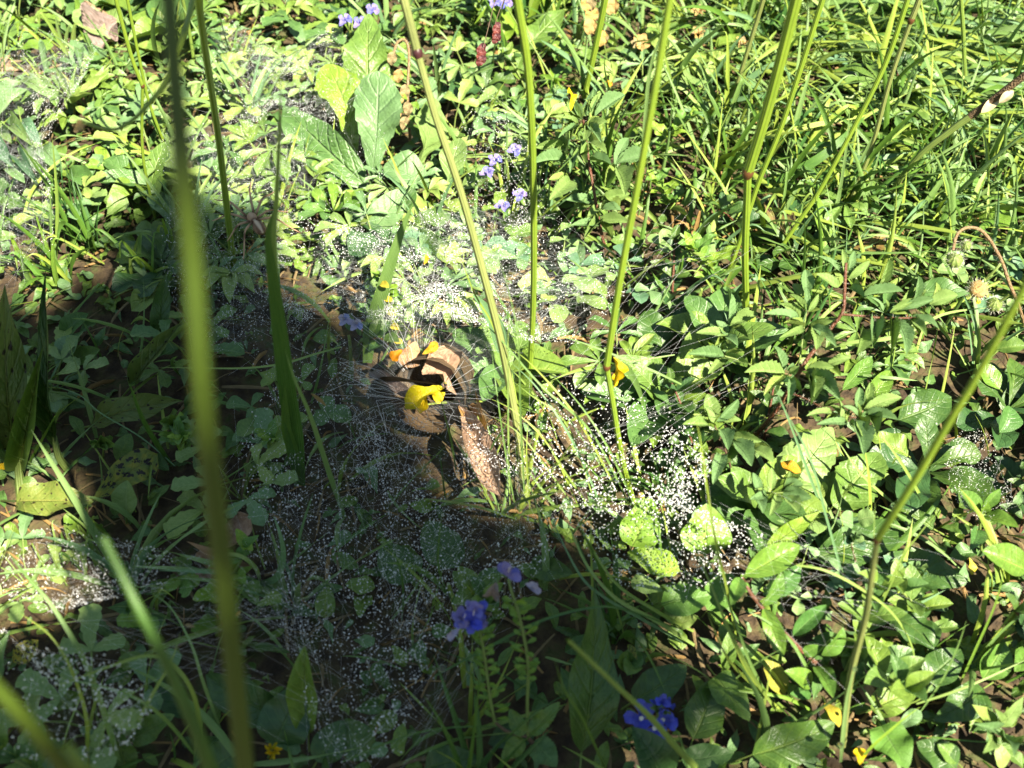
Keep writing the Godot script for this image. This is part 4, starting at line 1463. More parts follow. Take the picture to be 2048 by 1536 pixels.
	th("grass_leaf", "thin upright blade at the left edge in sun", "grass blade", V(-1872, 20, -662), "single grass blades")
	bl("grass", 0.00153, [-1872, 20, -662, -1799, 264, -686, -1754, 456, -706, -1729, 581, -718])
	th("grass_leaf", "short upright blade beside the thin one at the left edge", "grass blade", V(-1885, 20, -662), "single grass blades")
	bl("grass", 0.00134, [-1885, 20, -662, -1847, 183, -678, -1802, 350, -695])
	th("grass_leaf", "arched bright blade bowing right over the pinnate leaves", "grass blade", V(-2055, 40, -827), "single grass blades")
	marks.append([T.position, "arched left blade"])
	bl("grass", 0.00138, [-2055, 40, -827, -1997, 160, -899, -1904, 240, -967, -1821, 260, -1045, -1758, 240, -1124])
	th("grass_leaf", "grey-green blade leaning across the left cinquefoil leaves", "grass blade", V(-1843, 40, -1480), "single grass blades")
	bl("bluegrass", 0.0026, [-1843, 40, -1480, -1812, 100, -1549, -1800, 140, -1645, -1818, 160, -1799])
	th("grass_leaf", "bright slim blade rising toward the drooping branch", "grass blade", V(-1563, 20, -1385), "single grass blades")
	bl("bright", 0.00192, [-1563, 20, -1385, -1584, 149, -1385, -1584, 237, -1385])
	th("grass_leaf", "long bright blade lying level across the far right turf", "grass blade", V(994, 160, -1218), "single grass blades")
	marks.append([T.position, "long level blade"])
	bl("grass", 0.00272, [994, 160, -1218, 1233, 240, -1229, 1451, 260, -1272, 1570, 240, -1325])
	th("grass_leaf", "broad dark blade rising right of the thick collared stem", "grass blade", V(1130, 100, -1045), "single grass blades")
	marks.append([T.position, "broad dark blade"])
	bl("darkgrass", 0.00436, [1130, 100, -1045, 1284, 200, -1066, 1396, 260, -1134, 1512, 280, -1262])
	th("grass_leaf", "pale level blade pointing right, upper one of two", "grass blade", V(1424, 140, -1141), "single grass blades")
	marks.append([T.position, "upper pale level blade"])
	bl("bluegrass", 0.00298, [1424, 140, -1141, 1543, 180, -1102, 1715, 180, -1141])
	th("grass_leaf", "pale level blade pointing right, lower one of two", "grass blade", V(1375, 100, -1140), "single grass blades")
	marks.append([T.position, "lower pale level blade"])
	bl("bluegrass", 0.00327, [1375, 100, -1140, 1513, 140, -1085, 1746, 140, -1090])
	th("grass_leaf", "narrow silvery blade standing before the top right turf", "grass blade", V(1334, 20, -798), "single grass blades")
	marks.append([T.position, "narrow silvery blade"])
	bl("bluegrass", 0.00217, [1334, 20, -798, 1332, 200, -831, 1279, 500, -752, 1244, 700, -726])
	th("grass_leaf", "wide cut-off lit blade left of the thick collared stem", "grass blade", V(726, 60, -941), "single grass blades")
	marks.append([T.position, "wide cut-off blade"])
	bl("grass", 0.00408, [726, 60, -941, 763, 120, -967, 818, 160, -1033])
	th("grass_tuft", "flattened pale swathe of grass in the top right corner", "grass tuft", V(1722, 0, -2354), "grass tufts in the far right turf")
	marks.append([T.position, "corner grass swathe"])
	tuft(34, 0.0331, 0.0762, -25, 14, ["grass", "bluegrass", "grass"], 0.00322, 0.016)
	th("grass_tuft", "flattened swathe of grass left of the pale upright stem", "grass tuft", V(2052, 0, -2133), "grass tufts in the far right turf")
	marks.append([T.position, "pale-stem grass swathe"])
	tuft(34, 0.0273, 0.0743, -28, 14, ["grass", "bluegrass"], 0.00314, 0.018)
	th("grass_tuft", "flattened swathe of grass against the right edge", "grass tuft", V(2273, 0, -1763), "grass tufts in the far right turf")
	tuft(26, 0.0214, 0.0574, -30, 18, ["grass", "bluegrass", "straw"], 0.00273, 0.014)
	th("grass_tuft", "flattened swathe at the top edge between the slim stems", "grass tuft", V(1663, 0, -1802), "grass tufts in the far right turf")
	tuft(26, 0.0287, 0.0632, -22, 20, ["grass", "bluegrass"], 0.00275, 0.016)
	th("grass_tuft", "grass tuft fanning up behind the thick collared stem", "grass tuft", V(1200, 0, -1280), "grass tufts in the far right turf")
	marks.append([T.position, "collared-stem tuft"])
	tuft(18, 0.0112, 0.0438, 68, 24, ["grass", "bluegrass", "darkgrass"], 0.00258, 0.046)
	th("grass_tuft", "upright tuft of fine blades right of the collar", "grass tuft", V(1167, 0, -789), "grass tufts in the far right turf")
	tuft(12, 0.0084, 0.0314, 80, 16, ["grass", "bluegrass"], 0.00169, 0.046)
	th("grass_tuft", "upright grass tuft between the slim leaning stems", "grass tuft", V(1412, 0, -978), "grass tufts in the far right turf")
	marks.append([T.position, "slim-stem tuft"])
	tuft(16, 0.0129, 0.0371, 75, 22, ["grass", "bluegrass", "darkgrass"], 0.00223, 0.046)
	th("grass_tuft", "loose tuft left of the thick collared stem", "grass tuft", V(881, 0, -1646), "grass tufts in the far right turf")
	tuft(14, 0.0141, 0.0458, 70, 30, ["grass", "bluegrass"], 0.00243, 0.042)
	th("grass_tuft", "loose tuft at the top edge above the collared stem", "grass tuft", V(1085, 0, -2354), "grass tufts in the far right turf")
	tuft(14, 0.0204, 0.0439, 60, 35, ["grass", "darkgrass"], 0.00264, 0.036)
	th("grass_tuft", "thin tuft below the withered brown stalk", "grass tuft", V(1770, 0, -946), "grass tufts in the far right turf")
	tuft(13, 0.0129, 0.032, 62, 30, ["grass", "bluegrass"], 0.00197, 0.036)
	th("grass_tuft", "thin tuft near the right edge above the drooping buds", "grass tuft", V(2076, 0, -1043), "grass tufts in the far right turf")
	tuft(12, 0.0109, 0.035, 55, 25, ["grass", "bluegrass", "darkgrass"], 0.00225, 0.036)
	th("grass_tuft", "short tuft under the brown collar", "grass tuft", V(852, 0, -789), "grass tufts in the far right turf")
	tuft(13, 0.0126, 0.029, 60, 40, ["grass", "straw", "bluegrass"], 0.00169, 0.03)
	th("grass_tuft", "fine tuft right of the green stem above the hairy sprays", "grass tuft", V(745, 0, -383), "grass tufts in the far right turf")
	tuft(15, 0.0139, 0.0342, 60, 45, ["grass", "bluegrass", "darkgrass"], 0.0016, 0.034)
	th("grass_tuft", "grass clump at the top centre behind the dangling spikelets", "grass tuft", V(66, 0, -2309), "grass tufts in the far right turf")
	tuft(12, 0.0152, 0.0437, 80, 35, ["grass", "darkgrass", "bright"], 0.0035, 0.036)
	th("grass_tuft", "small tuft at the top left corner of the lit carpet", "grass tuft", V(-2149, 0, -2048), "grass tufts in the far right turf")
	tuft(10, 0.0148, 0.0339, 80, 30, ["grass", "pale"], 0.00255, 0.03)
	th("grass_tuft", "tuft of fine blades behind the left blurred stem", "grass tuft", V(-1409, 0, -551), "grass tufts in the left herbs")
	marks.append([T.position, "blurred-stem fine tuft"])
	tuft(16, 0.0142, 0.035, 70, 30, ["grass", "bright"], 0.00163, 0.03)
	th("grass_tuft", "tuft of fine lit blades at the left edge of the shade", "grass tuft", V(-1856, 0, -551), "grass tufts in the left herbs")
	tuft(10, 0.0081, 0.028, 75, 20, ["grass", "bright"], 0.0021, 0.03)
	th("grass_tuft", "sunlit fine grass at the left under the spotted triangular leaf", "grass tuft", V(-1408, 0, 779), "grass tufts in the left herbs")
	marks.append([T.position, "sunlit left grass"])
	tuft(16, 0.0115, 0.0247, 80, 18, ["grass", "bright", "bluegrass"], 0.00114, 0.036)
	th("grass_tuft", "fine grass below the tan leaf scrap in the left shade", "grass tuft", V(-1115, 0, 927), "grass tufts in the left herbs")
	tuft(9, 0.0129, 0.024, 60, 35, ["grass", "darkgrass"], 0.00111, 0.028)
	th("grass_tuft", "large grass tuft right of the funnel, blades arching up to the left", "grass tuft", V(73, 0, 533))
	marks.append([T.position, "large funnel tuft"])
	bl("grass", 0.00084, [397, 20, 546, 255, 360, 506, 92, 520, 444, -81, 600, 262, -208, 600, 204])
	bl("grass", 0.00092, [365, 20, 505, 214, 360, 452, 68, 480, 327, -13, 460, 226])
	bl("grass", 0.00076, [274, 20, 505, 180, 300, 425, 58, 380, 363, -7, 360, 280])
	bl("bluegrass", 0.00096, [305, 20, 560, 191, 340, 518, 84, 460, 408, -2, 500, 330])
	bl("grass", 0.0007, [226, 20, 560, 123, 300, 521, 14, 400, 456, -77, 420, 410])
	bl("bluegrass", 0.00082, [345, 20, 456, 235, 260, 457, 151, 360, 396, 64, 400, 316])
	bl("grass", 0.0008, [419, 20, 560, 307, 340, 551, 211, 440, 447, 117, 460, 331])
	bl("bluegrass", 0.00065, [203, 20, 546, 96, 260, 545, 20, 320, 475, -67, 340, 422])
	bl("grass", 0.00075, [260, 20, 560, 167, 240, 564, 85, 340, 484, 20, 360, 438])
	bl("grass", 0.0007, [44, 20, 560, 27, 500, 575, 17, 900, 592, -11, 1000, 496, -39, 1050, 415])
	bl("bluegrass", 0.00063, [-7, 20, 560, -12, 400, 496, -11, 800, 488, -3, 880, 444])
	bl("darkgrass", 0.00073, [-94, 20, 442, -67, 280, 506, -17, 440, 528, -9, 500, 441])
	bl("grass", 0.00062, [10, 20, 560, -23, 360, 566, -48, 560, 491, -64, 600, 362])
	bl("grass", 0.00074, [61, 20, 580, 46, 360, 599, 51, 440, 528])
	bl("bluegrass", 0.0012, [157, 20, 580, 69, 220, 583, 53, 240, 558])
	th("grass_leaf", "long thin blade running right behind the yellow dangling petal", "grass blade", V(575, 300, 253), "single grass blades")
	bl("grass", 0.00089, [575, 300, 253, 463, 360, 238, 266, 420, 186, 144, 440, 152])
	th("grass_leaf", "fine blade tip slanting over the web left of the tuft", "grass blade", V(-194, 20, 421), "single grass blades")
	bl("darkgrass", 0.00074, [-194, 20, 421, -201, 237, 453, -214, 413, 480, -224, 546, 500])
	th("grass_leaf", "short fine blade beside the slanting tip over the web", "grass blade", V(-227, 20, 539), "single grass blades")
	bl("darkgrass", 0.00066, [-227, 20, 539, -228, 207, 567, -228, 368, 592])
	th("grass_leaf", "thin orange-green blade pointing left above the petal's stem", "grass blade", V(538, 440, 243), "single grass blades")
	bl("culm", 0.00055, [538, 440, 243, 426, 440, 265, 360, 440, 272])
	th("grass_tuft", "pale bundle of long blades slanting down right of the speedwell", "grass tuft", V(565, 0, 1046))
	marks.append([T.position, "pale blade bundle"])
	bl("bluegrass", 0.00136, [569, 20, 1079, 439, 180, 1083, 306, 300, 1072, 221, 380, 1013, 173, 440, 931, 150, 460, 875])
	bl("grass", 0.00117, [574, 20, 1033, 439, 200, 1061, 302, 320, 1028, 207, 440, 931, 184, 460, 875])
	bl("bluegrass", 0.00108, [534, 20, 1067, 392, 160, 1062, 264, 280, 1049, 194, 340, 1006, 106, 460, 875])
	bl("grass", 0.0009, [247, 40, 1066, 244, 200, 1004, 236, 340, 903, 238, 400, 836])
	bl("grass", 0.00071, [352, 30, 1061, 292, 220, 970, 210, 320, 873])
	th("grass_leaf", "long dark blade arching right over the speedwell stems", "grass blade", V(-218, 260, 1295))
	marks.append([T.position, "speedwell-arching blade"])
	bl("darkgrass", 0.00092, [-218, 260, 1295, -57, 380, 1261, 81, 440, 1217, 220, 440, 1177, 321, 360, 1140, 517, 140, 1090])
	th("grass_leaf", "thin blade rising left below the lone blue flowers", "grass blade", V(273, 20, 1478), "single grass blades")
	bl("darkgrass", 0.00071, [273, 20, 1478, 181, 490, 1525, 125, 714, 1547, 92, 941, 1570])
	th("grass_stalk", "smooth stem slanting across the bright blue flowers", "grass stem", V(489, 260, 1554), "tall grass stems")
	marks.append([T.position, "blue-flower crossing stem"])
	st("grass", 0.00098, 0.00039, [489, 260, 1554, 417, 421, 1562, 334, 618, 1571, 252, 785, 1580, 174, 946, 1588, 117, 1062, 1594], "culm")
	th("grass_leaf", "low thin blade curving along the bottom shade", "grass blade", V(-485, 80, 1472), "single grass blades")
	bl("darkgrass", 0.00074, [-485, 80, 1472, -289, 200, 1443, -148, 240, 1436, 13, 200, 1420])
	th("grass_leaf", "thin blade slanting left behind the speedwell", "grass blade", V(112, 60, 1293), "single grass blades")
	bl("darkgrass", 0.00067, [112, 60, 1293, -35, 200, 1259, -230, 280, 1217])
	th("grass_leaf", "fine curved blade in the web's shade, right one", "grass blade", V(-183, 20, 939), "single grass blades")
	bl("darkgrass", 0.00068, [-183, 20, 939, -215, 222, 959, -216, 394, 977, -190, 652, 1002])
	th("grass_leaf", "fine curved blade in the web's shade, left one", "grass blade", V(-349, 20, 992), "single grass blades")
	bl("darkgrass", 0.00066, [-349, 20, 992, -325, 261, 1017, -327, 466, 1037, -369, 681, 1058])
	th("grass_tuft", "spreading tuft in the bottom left shade with arching blades", "grass tuft", V(-1047, 0, 1489), "grass tufts in the left herbs")
	marks.append([T.position, "arching left tuft"])
	bl("grass", 0.00181, [-1112, 40, 1495, -1100, 460, 1402, -1176, 620, 1289, -1260, 680, 1211, -1331, 680, 1136])
	bl("grass", 0.00122, [-1217, 40, 1495, -1153, 300, 1443, -1155, 480, 1384, -1203, 560, 1324, -1289, 580, 1271])
	bl("grass", 0.00129, [-892, 40, 1432, -841, 400, 1426, -874, 520, 1391, -938, 540, 1372, -1026, 520, 1385, -1168, 460, 1408, -1222, 420, 1400])
	bl("grass", 0.00119, [-915, 60, 1440, -937, 300, 1443, -999, 420, 1430, -1125, 460, 1408, -1268, 440, 1380])
	bl("bluegrass", 0.00122, [-1117, 60, 1415, -981, 340, 1399, -892, 500, 1365, -865, 560, 1315])
	th("grass_leaf", "pale web-strung blade slanting in the left shade", "grass blade", V(-855, 40, 1361), "single grass blades")
	bl("bluegrass", 0.00102, [-855, 40, 1361, -869, 260, 1313, -891, 360, 1251, -949, 420, 1170, -1020, 420, 1117])
	th("grass_leaf", "broad pale blade curling up under the blurred stem", "grass blade", V(-801, 80, 895), "single grass blades")
	bl("bluegrass", 0.00232, [-801, 80, 895, -727, 180, 929, -693, 280, 913, -694, 360, 886, -713, 400, 848])
	th("grass_leaf", "pale level blade lying under the two blurred stems", "grass blade", V(-797, 100, 895), "single grass blades")
	bl("bluegrass", 0.00142, [-797, 100, 895, -794, 200, 906, -830, 260, 902, -890, 260, 903, -969, 140, 903], "blade", 0.2)
	th("grass_leaf", "pale flat blade lying across the left lit patch", "grass blade", V(-959, 160, 894), "single grass blades")
	bl("bluegrass", 0.00134, [-959, 160, 894, -1066, 200, 909, -1188, 180, 891], "blade", 0.1)
	th("grass_leaf", "short thin blade at the bottom left shade", "grass blade", V(-978, 20, 1448), "single grass blades")
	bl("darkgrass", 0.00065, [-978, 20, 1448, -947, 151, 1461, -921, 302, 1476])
	th("grass_tuft", "fan of slim blades at the lower right beside the rockrose", "grass tuft", V(795, 0, 1287))
	marks.append([T.position, "slim-bladed fan"])
	bl("grass", 0.00101, [801, 20, 1286, 665, 240, 1294, 589, 360, 1276, 530, 480, 1208])
	bl("grass", 0.00109, [791, 20, 1291, 684, 260, 1303, 597, 440, 1262, 521, 600, 1179, 475, 660, 1082])
	bl("grass", 0.00102, [775, 20, 1259, 677, 260, 1252, 626, 400, 1221, 556, 560, 1141])
	bl("grass", 0.00093, [784, 20, 1270, 676, 240, 1283, 619, 360, 1251, 577, 440, 1201])
	bl("bright", 0.00116, [895, 20, 1291, 792, 120, 1294, 664, 160, 1294, 558, 140, 1272])
	bl("grass", 0.00116, [911, 40, 1205, 817, 220, 1169, 725, 300, 1137, 648, 320, 1111])
	bl("grass", 0.00089, [697, 40, 1066, 610, 400, 1090, 541, 660, 1087, 465, 1000, 985, 443, 1020, 969])
	th("grass_leaf", "long blade arching from the dewy leaf down to the right", "grass blade", V(804, 460, 1054), "single grass blades")
	bl("grass", 0.00086, [804, 460, 1054, 881, 460, 1071, 978, 420, 1101, 1085, 340, 1137, 1158, 240, 1190, 1195, 120, 1245])
	th("grass_leaf", "upright thin blade right of the dewy broad leaf", "grass blade", V(1057, 60, 973), "single grass blades")
	bl("bluegrass", 0.00087, [1057, 60, 973, 1018, 183, 948, 980, 293, 926, 909, 481, 889, 829, 692, 847, 704, 910, 803])
	th("grass_tuft", "tuft of thin blades around the foot of the kneed stem", "grass tuft", V(1114, 0, 1023))
	marks.append([T.position, "kneed-stem tuft"])
	bl("bluegrass", 0.00071, [1100, 40, 1043, 1041, 360, 1051, 970, 700, 1034, 963, 740, 1029])
	bl("grass", 0.00084, [1105, 40, 1043, 1098, 340, 1056, 1104, 500, 1030, 1129, 600, 995])
	bl("bluegrass", 0.00142, [1103, 40, 1043, 1163, 120, 1040, 1226, 180, 1027, 1310, 220, 997])
	bl("bluegrass", 0.00082, [1100, 40, 1043, 1179, 140, 1017, 1253, 180, 999])
	bl("grass", 0.00104, [1113, 40, 1032, 1122, 400, 1008, 1151, 520, 988, 1190, 580, 958])
	th("grass_leaf", "straight yellow-tipped blade near the bottom right corner leaves", "grass blade", V(1205, 20, 1312), "single grass blades")
	bl("grass", 0.00091, [1205, 20, 1312, 1226, 233, 1290, 1222, 404, 1273, 1211, 524, 1261])
	th("grass_leaf", "long low blade crossing the bottom right leaves", "grass blade", V(1169, 140, 1324), "single grass blades")
	bl("bluegrass", 0.00085, [1169, 140, 1324, 1292, 220, 1309, 1468, 260, 1245])
	th("grass_leaf", "upright bright blade near the right edge", "grass blade", V(1353, 20, 1217), "single grass blades")
	bl("bright", 0.00111, [1353, 20, 1217, 1345, 221, 1197, 1335, 447, 1174, 1309, 626, 1156])
	th("grass_leaf", "slanting bright blade at the right edge", "grass blade", V(1401, 60, 1160), "single grass blades")
	bl("grass", 0.00128, [1401, 60, 1160, 1444, 200, 1130, 1494, 300, 1110])
	th("grass_leaf", "yellow-green blade slanting right above the bottom edge", "grass blade", V(997, 40, 1461), "single grass blades")
	bl("bright", 0.00111, [997, 40, 1461, 1006, 140, 1457, 1072, 240, 1422, 1125, 280, 1395])
	th("grass_leaf", "thin curved blade over the dark ovate leaves", "grass blade", V(1038, 100, 1326), "single grass blades")
	bl("grass", 0.00066, [1038, 100, 1326, 1140, 220, 1352, 1192, 260, 1307])
	th("grass_leaf", "short bright blade above the bare straw patch", "grass blade", V(1025, 80, 1246), "single grass blades")
	bl("grass", 0.00078, [1025, 80, 1246, 1127, 180, 1246])
	th("grass_leaf", "thin dark level blade near the bottom right edge", "grass blade", V(1154, 120, 1410), "single grass blades")
	bl("darkgrass", 0.00047, [1154, 120, 1410, 1299, 160, 1444, 1442, 160, 1452])
	th("grass_leaf", "white-striped blade standing behind the straw patch", "grass blade", V(941, 60, 1464), "single grass blades")
	bl("bluegrass", 0.00149, [941, 60, 1464, 916, 220, 1442, 879, 440, 1435, 868, 600, 1419])
	th("grass_leaf", "slim blade crossing before the hairy sprays to the lower right", "grass blade", V(1055, 20, 590), "single grass blades")
	bl("bluegrass", 0.00105, [1055, 20, 590, 988, 183, 590, 904, 384, 590, 829, 561, 590, 774, 687, 590])
	th("grass_leaf", "thin blade slanting under the hairy sprays at right", "grass blade", V(1286, 80, 600), "single grass blades")
	bl("bluegrass", 0.00099, [1286, 80, 600, 1153, 200, 562, 1062, 300, 494])
	th("grass_leaf", "paired thin blade slanting beside the kneed stem", "grass blade", V(1399, 60, 617), "single grass blades")
	bl("grass", 0.0012, [1399, 60, 617, 1277, 240, 551, 1159, 360, 452])
	th("grass_leaf", "thin upright blade at the dewy sheet's right end", "grass blade", V(674, 20, 587), "single grass blades")
	bl("culm", 0.00075, [674, 20, 587, 620, 259, 611, 567, 542, 639])
	th("grass_leaf", "grey level blade poking out right of the hairy spray", "grass blade", V(1127, 200, 5), "single grass blades")
	bl("bluegrass", 0.00153, [1127, 200, 5, 1199, 260, 26, 1365, 300, 31, 1533, 320, -55, 1714, 300, -107])
	th("grass_leaf", "grey blade pointing right over the dark leaf", "grass blade", V(1208, 280, 195), "single grass blades")
	bl("bluegrass", 0.00125, [1208, 280, 195, 1294, 300, 224, 1392, 280, 220])
	th("restharrow", "large hairy toothed-leaf plant with a reddish stem, right of centre", "herb", V(875, 0, 245))
	marks.append([T.position, "large hairy plant"])
	st("redstem", 0.00089, 0.00048, [864, 40, 275, 887, 180, 310, 910, 300, 319, 929, 380, 313, 955, 460, 295, 989, 500, 265, 1031, 560, 232, 1058, 620, 215, 1057, 680, 178, 1059, 740, 119], "stem")
	st("redstem", 0.00043, 0.00027, [1061, 600, 211, 1127, 600, 219, 1189, 600, 227, 1295, 580, 208, 1349, 580, 207], "branch")
	st("redstem", 0.00039, 0.00021, [924, 340, 323, 971, 380, 391, 1008, 420, 465, 1058, 460, 520, 1098, 460, 527], "branch")
	st("greenstem", 0.00033, 0.00022, [939, 420, 304, 946, 480, 255, 957, 520, 195, 968, 540, 150], "branch")
	st("greenstem", 0.00033, 0.00022, [927, 340, 301, 858, 380, 306, 791, 400, 250, 707, 420, 231], "branch")
	lf("serrate", "downy", V(975, 560, 86), V(978, 600, 6), 0.00471, -0.1584, "leaflet")
	lf("serrate", "downy", V(986, 530, 56), V(943, 545, 19), 0.00357, -0.3841, "leaflet")
	lf("serrate", "downy", V(961, 560, 162), V(907, 600, 120), 0.00245, 0.0296, "leaflet")
	lf("serrate", "downy", V(972, 530, 133), V(987, 553, 73), 0.00187, 0.0293, "leaflet")
	lf("serrate", "downy", V(963, 560, 162), V(966, 600, 87), 0.00262, -0.134, "leaflet")
	lf("serrate", "downy", V(974, 530, 133), V(915, 597, 154), 0.00197, -0.3795, "leaflet")
	lf("serrate", "downy", V(969, 560, 162), V(1001, 600, 120), 0.00245, 0.0844, "leaflet")
	lf("serrate", "downy", V(980, 530, 133), V(1013, 559, 151), 0.00185, 0.1016, "leaflet")
	lf("serrate", "downy", V(934, 560, 199), V(811, 600, 211), 0.00495, 0.1391, "leaflet")
	lf("serrate", "downy", V(945, 530, 171), V(875, 580, 143), 0.00377, 0.0048, "leaflet")
	lf("serrate", "downy", V(939, 560, 234), V(843, 600, 314), 0.00277, -0.1933, "leaflet")
	lf("serrate", "downy", V(950, 530, 206), V(870, 589, 240), 0.0021, 0.3538, "leaflet")
	lf("serrate", "downy", V(965, 560, 232), V(1017, 600, 351), 0.00371, 0.2043, "leaflet")
	lf("serrate", "downy", V(976, 530, 205), V(1029, 593, 232), 0.00283, 0.2784, "leaflet")
	lf("serrate", "downy", V(968, 560, 240), V(951, 600, 365), 0.00476, 0.005, "leaflet")
	lf("serrate", "downy", V(979, 530, 212), V(934, 567, 299), 0.00363, -0.2134, "leaflet")
	lf("serrate", "downy", V(1159, 560, 91), V(1282, 600, 108), 0.00411, -0.1442, "leaflet")
	lf("serrate", "downy", V(1172, 530, 62), V(1234, 600, 48), 0.00312, 0.0151, "leaflet")
	lf("serrate", "downy", V(1202, 560, 86), V(1265, 600, -45), 0.00345, 0.0888, "leaflet")
	lf("serrate", "downy", V(1215, 530, 56), V(1303, 544, -10), 0.00261, 0.3308, "leaflet")
	lf("serrate", "downy", V(1324, 560, 116), V(1346, 600, 35), 0.00303, 0.081, "leaflet")
	lf("serrate", "downy", V(1339, 530, 87), V(1367, 585, 83), 0.00228, -0.1435, "leaflet")
	lf("serrate", "downy", V(1234, 560, 166), V(1311, 600, 142), 0.00245, 0.0351, "leaflet")
	lf("serrate", "downy", V(1248, 530, 137), V(1294, 554, 164), 0.00185, 0.2121, "leaflet")
	lf("serrate", "downy", V(1269, 560, 154), V(1372, 600, 142), 0.00326, 0.0693, "leaflet")
	lf("serrate", "downy", V(1283, 530, 126), V(1353, 557, 52), 0.00249, -0.3795, "leaflet")
	lf("serrate", "downy", V(1373, 560, 129), V(1455, 600, 123), 0.00502, -0.0857, "leaflet")
	lf("serrate", "downy", V(1389, 530, 100), V(1407, 584, 49), 0.00382, 0.3679, "leaflet")
	lf("serrate", "downy", V(1287, 560, 196), V(1356, 600, 271), 0.00321, -0.2891, "leaflet")
	lf("serrate", "downy", V(1302, 530, 167), V(1299, 579, 284), 0.00243, 0.2891, "leaflet")
	lf("serrate", "downy", V(1290, 560, 204), V(1310, 600, 307), 0.00299, 0.2217, "leaflet")
	lf("serrate", "downy", V(1305, 530, 176), V(1333, 567, 216), 0.00228, -0.2908, "leaflet")
	lf("serrate", "downy", V(1232, 560, 203), V(1229, 600, 384), 0.00488, -0.071, "leaflet")
	lf("serrate", "downy", V(1246, 530, 175), V(1294, 543, 233), 0.00375, -0.2643, "leaflet")
	lf("serrate", "downy", V(1226, 560, 203), V(1180, 600, 384), 0.00276, 0.1702, "leaflet")
	lf("serrate", "downy", V(1240, 530, 175), V(1147, 566, 270), 0.00211, -0.2342, "leaflet")
	lf("serrate", "downy", V(1179, 560, 196), V(1129, 600, 356), 0.00457, 0.2499, "leaflet")
	lf("serrate", "downy", V(1192, 530, 167), V(1194, 550, 256), 0.0035, 0.1415, "leaflet")
	lf("serrate", "downy", V(1124, 560, 240), V(1073, 600, 384), 0.00528, -0.2102, "leaflet")
	lf("serrate", "downy", V(1137, 530, 212), V(1145, 559, 305), 0.00403, -0.3715, "leaflet")
	lf("serrate", "downy", V(1213, 560, 162), V(1169, 600, 135), 0.00283, 0.2009, "leaflet")
	lf("serrate", "downy", V(1227, 530, 133), V(1215, 599, 143), 0.00213, -0.0178, "leaflet")
	lf("serrate", "downy", V(1090, 560, 47), V(1010, 600, 27), 0.00444, -0.1549, "leaflet")
	lf("serrate", "downy", V(1102, 530, 17), V(1085, 567, -22), 0.00337, 0.1179, "leaflet")
	lf("serrate", "downy", V(1116, 560, -16), V(1031, 600, -59), 0.00348, -0.0433, "leaflet")
	lf("serrate", "downy", V(1129, 530, -47), V(1054, 555, -9), 0.00263, -0.2061, "leaflet")
	lf("serrate", "downy", V(1121, 560, 3), V(1119, 600, -92), 0.00253, -0.1752, "leaflet")
	lf("serrate", "downy", V(1133, 530, -27), V(1086, 560, -58), 0.00191, 0.3128, "leaflet")
	lf("serrate", "downy", V(1128, 560, -5), V(1159, 600, -84), 0.00281, -0.1113, "leaflet")
	lf("serrate", "downy", V(1141, 530, -35), V(1087, 594, -34), 0.00211, 0.1232, "leaflet")
	lf("serrate", "downy", V(1128, 560, 11), V(1200, 600, -35), 0.00308, 0.1745, "leaflet")
	lf("serrate", "downy", V(1140, 530, -19), V(1154, 553, -80), 0.00234, 0.299, "leaflet")
	lf("serrate", "downy", V(1124, 560, 59), V(1149, 600, 136), 0.00329, 0.2399, "leaflet")
	lf("serrate", "downy", V(1137, 530, 29), V(1155, 588, 77), 0.0025, 0.114, "leaflet")
	lf("serrate", "downy", V(882, 460, 347), V(741, 500, 372), 0.00514, 0.1889, "leaflet")
	lf("serrate", "downy", V(892, 430, 321), V(802, 456, 432), 0.00387, 0.3382, "leaflet")
	lf("serrate", "downy", V(878, 460, 331), V(850, 500, 258), 0.00379, 0.2738, "leaflet")
	lf("serrate", "downy", V(888, 430, 305), V(821, 478, 327), 0.00285, -0.247, "leaflet")
	lf("serrate", "downy", V(955, 460, 331), V(1031, 500, 350), 0.00322, -0.0631, "leaflet")
	lf("serrate", "downy", V(965, 430, 305), V(986, 491, 293), 0.00244, 0.2961, "leaflet")
	lf("serrate", "downy", V(954, 460, 339), V(1027, 500, 483), 0.00456, 0.1127, "leaflet")
	lf("serrate", "downy", V(964, 430, 314), V(931, 496, 502), 0.00343, -0.2252, "leaflet")
	lf("serrate", "downy", V(949, 460, 347), V(948, 500, 477), 0.00371, -0.298, "leaflet")
	lf("serrate", "downy", V(959, 430, 321), V(993, 447, 387), 0.00284, 0.2479, "leaflet")
	lf("serrate", "downy", V(894, 460, 368), V(859, 500, 504), 0.00274, 0.1698, "leaflet")
	lf("serrate", "downy", V(904, 430, 342), V(926, 452, 424), 0.0021, 0.1372, "leaflet")
	lf("serrate", "downy", V(1023, 460, 310), V(1092, 500, 309), 0.00324, -0.1016, "leaflet")
	lf("serrate", "downy", V(1034, 430, 284), V(1067, 445, 341), 0.00245, 0.1563, "leaflet")
	lf("serrate", "downy", V(900, 460, 331), V(903, 500, 330), 0.00323, -0.2323, "leaflet")
	lf("serrate", "downy", V(910, 430, 305), V(918, 462, 323), 0.00245, 0.2141, "leaflet")
	lf("serrate", "downy", V(904, 460, 338), V(922, 500, 344), 0.00268, 0.0138, "leaflet")
	lf("serrate", "downy", V(914, 430, 312), V(920, 444, 295), 0.00205, 0.3679, "leaflet")
	lf("serrate", "downy", V(714, 380, 197), V(585, 420, 223), 0.00458, -0.0277, "leaflet")
	lf("serrate", "downy", V(722, 350, 171), V(653, 374, 271), 0.00346, -0.0107, "leaflet")
	lf("serrate", "downy", V(720, 380, 199), V(785, 420, 269), 0.00289, 0.2798, "leaflet")
	lf("serrate", "downy", V(727, 350, 172), V(780, 408, 204), 0.0022, -0.1073, "leaflet")
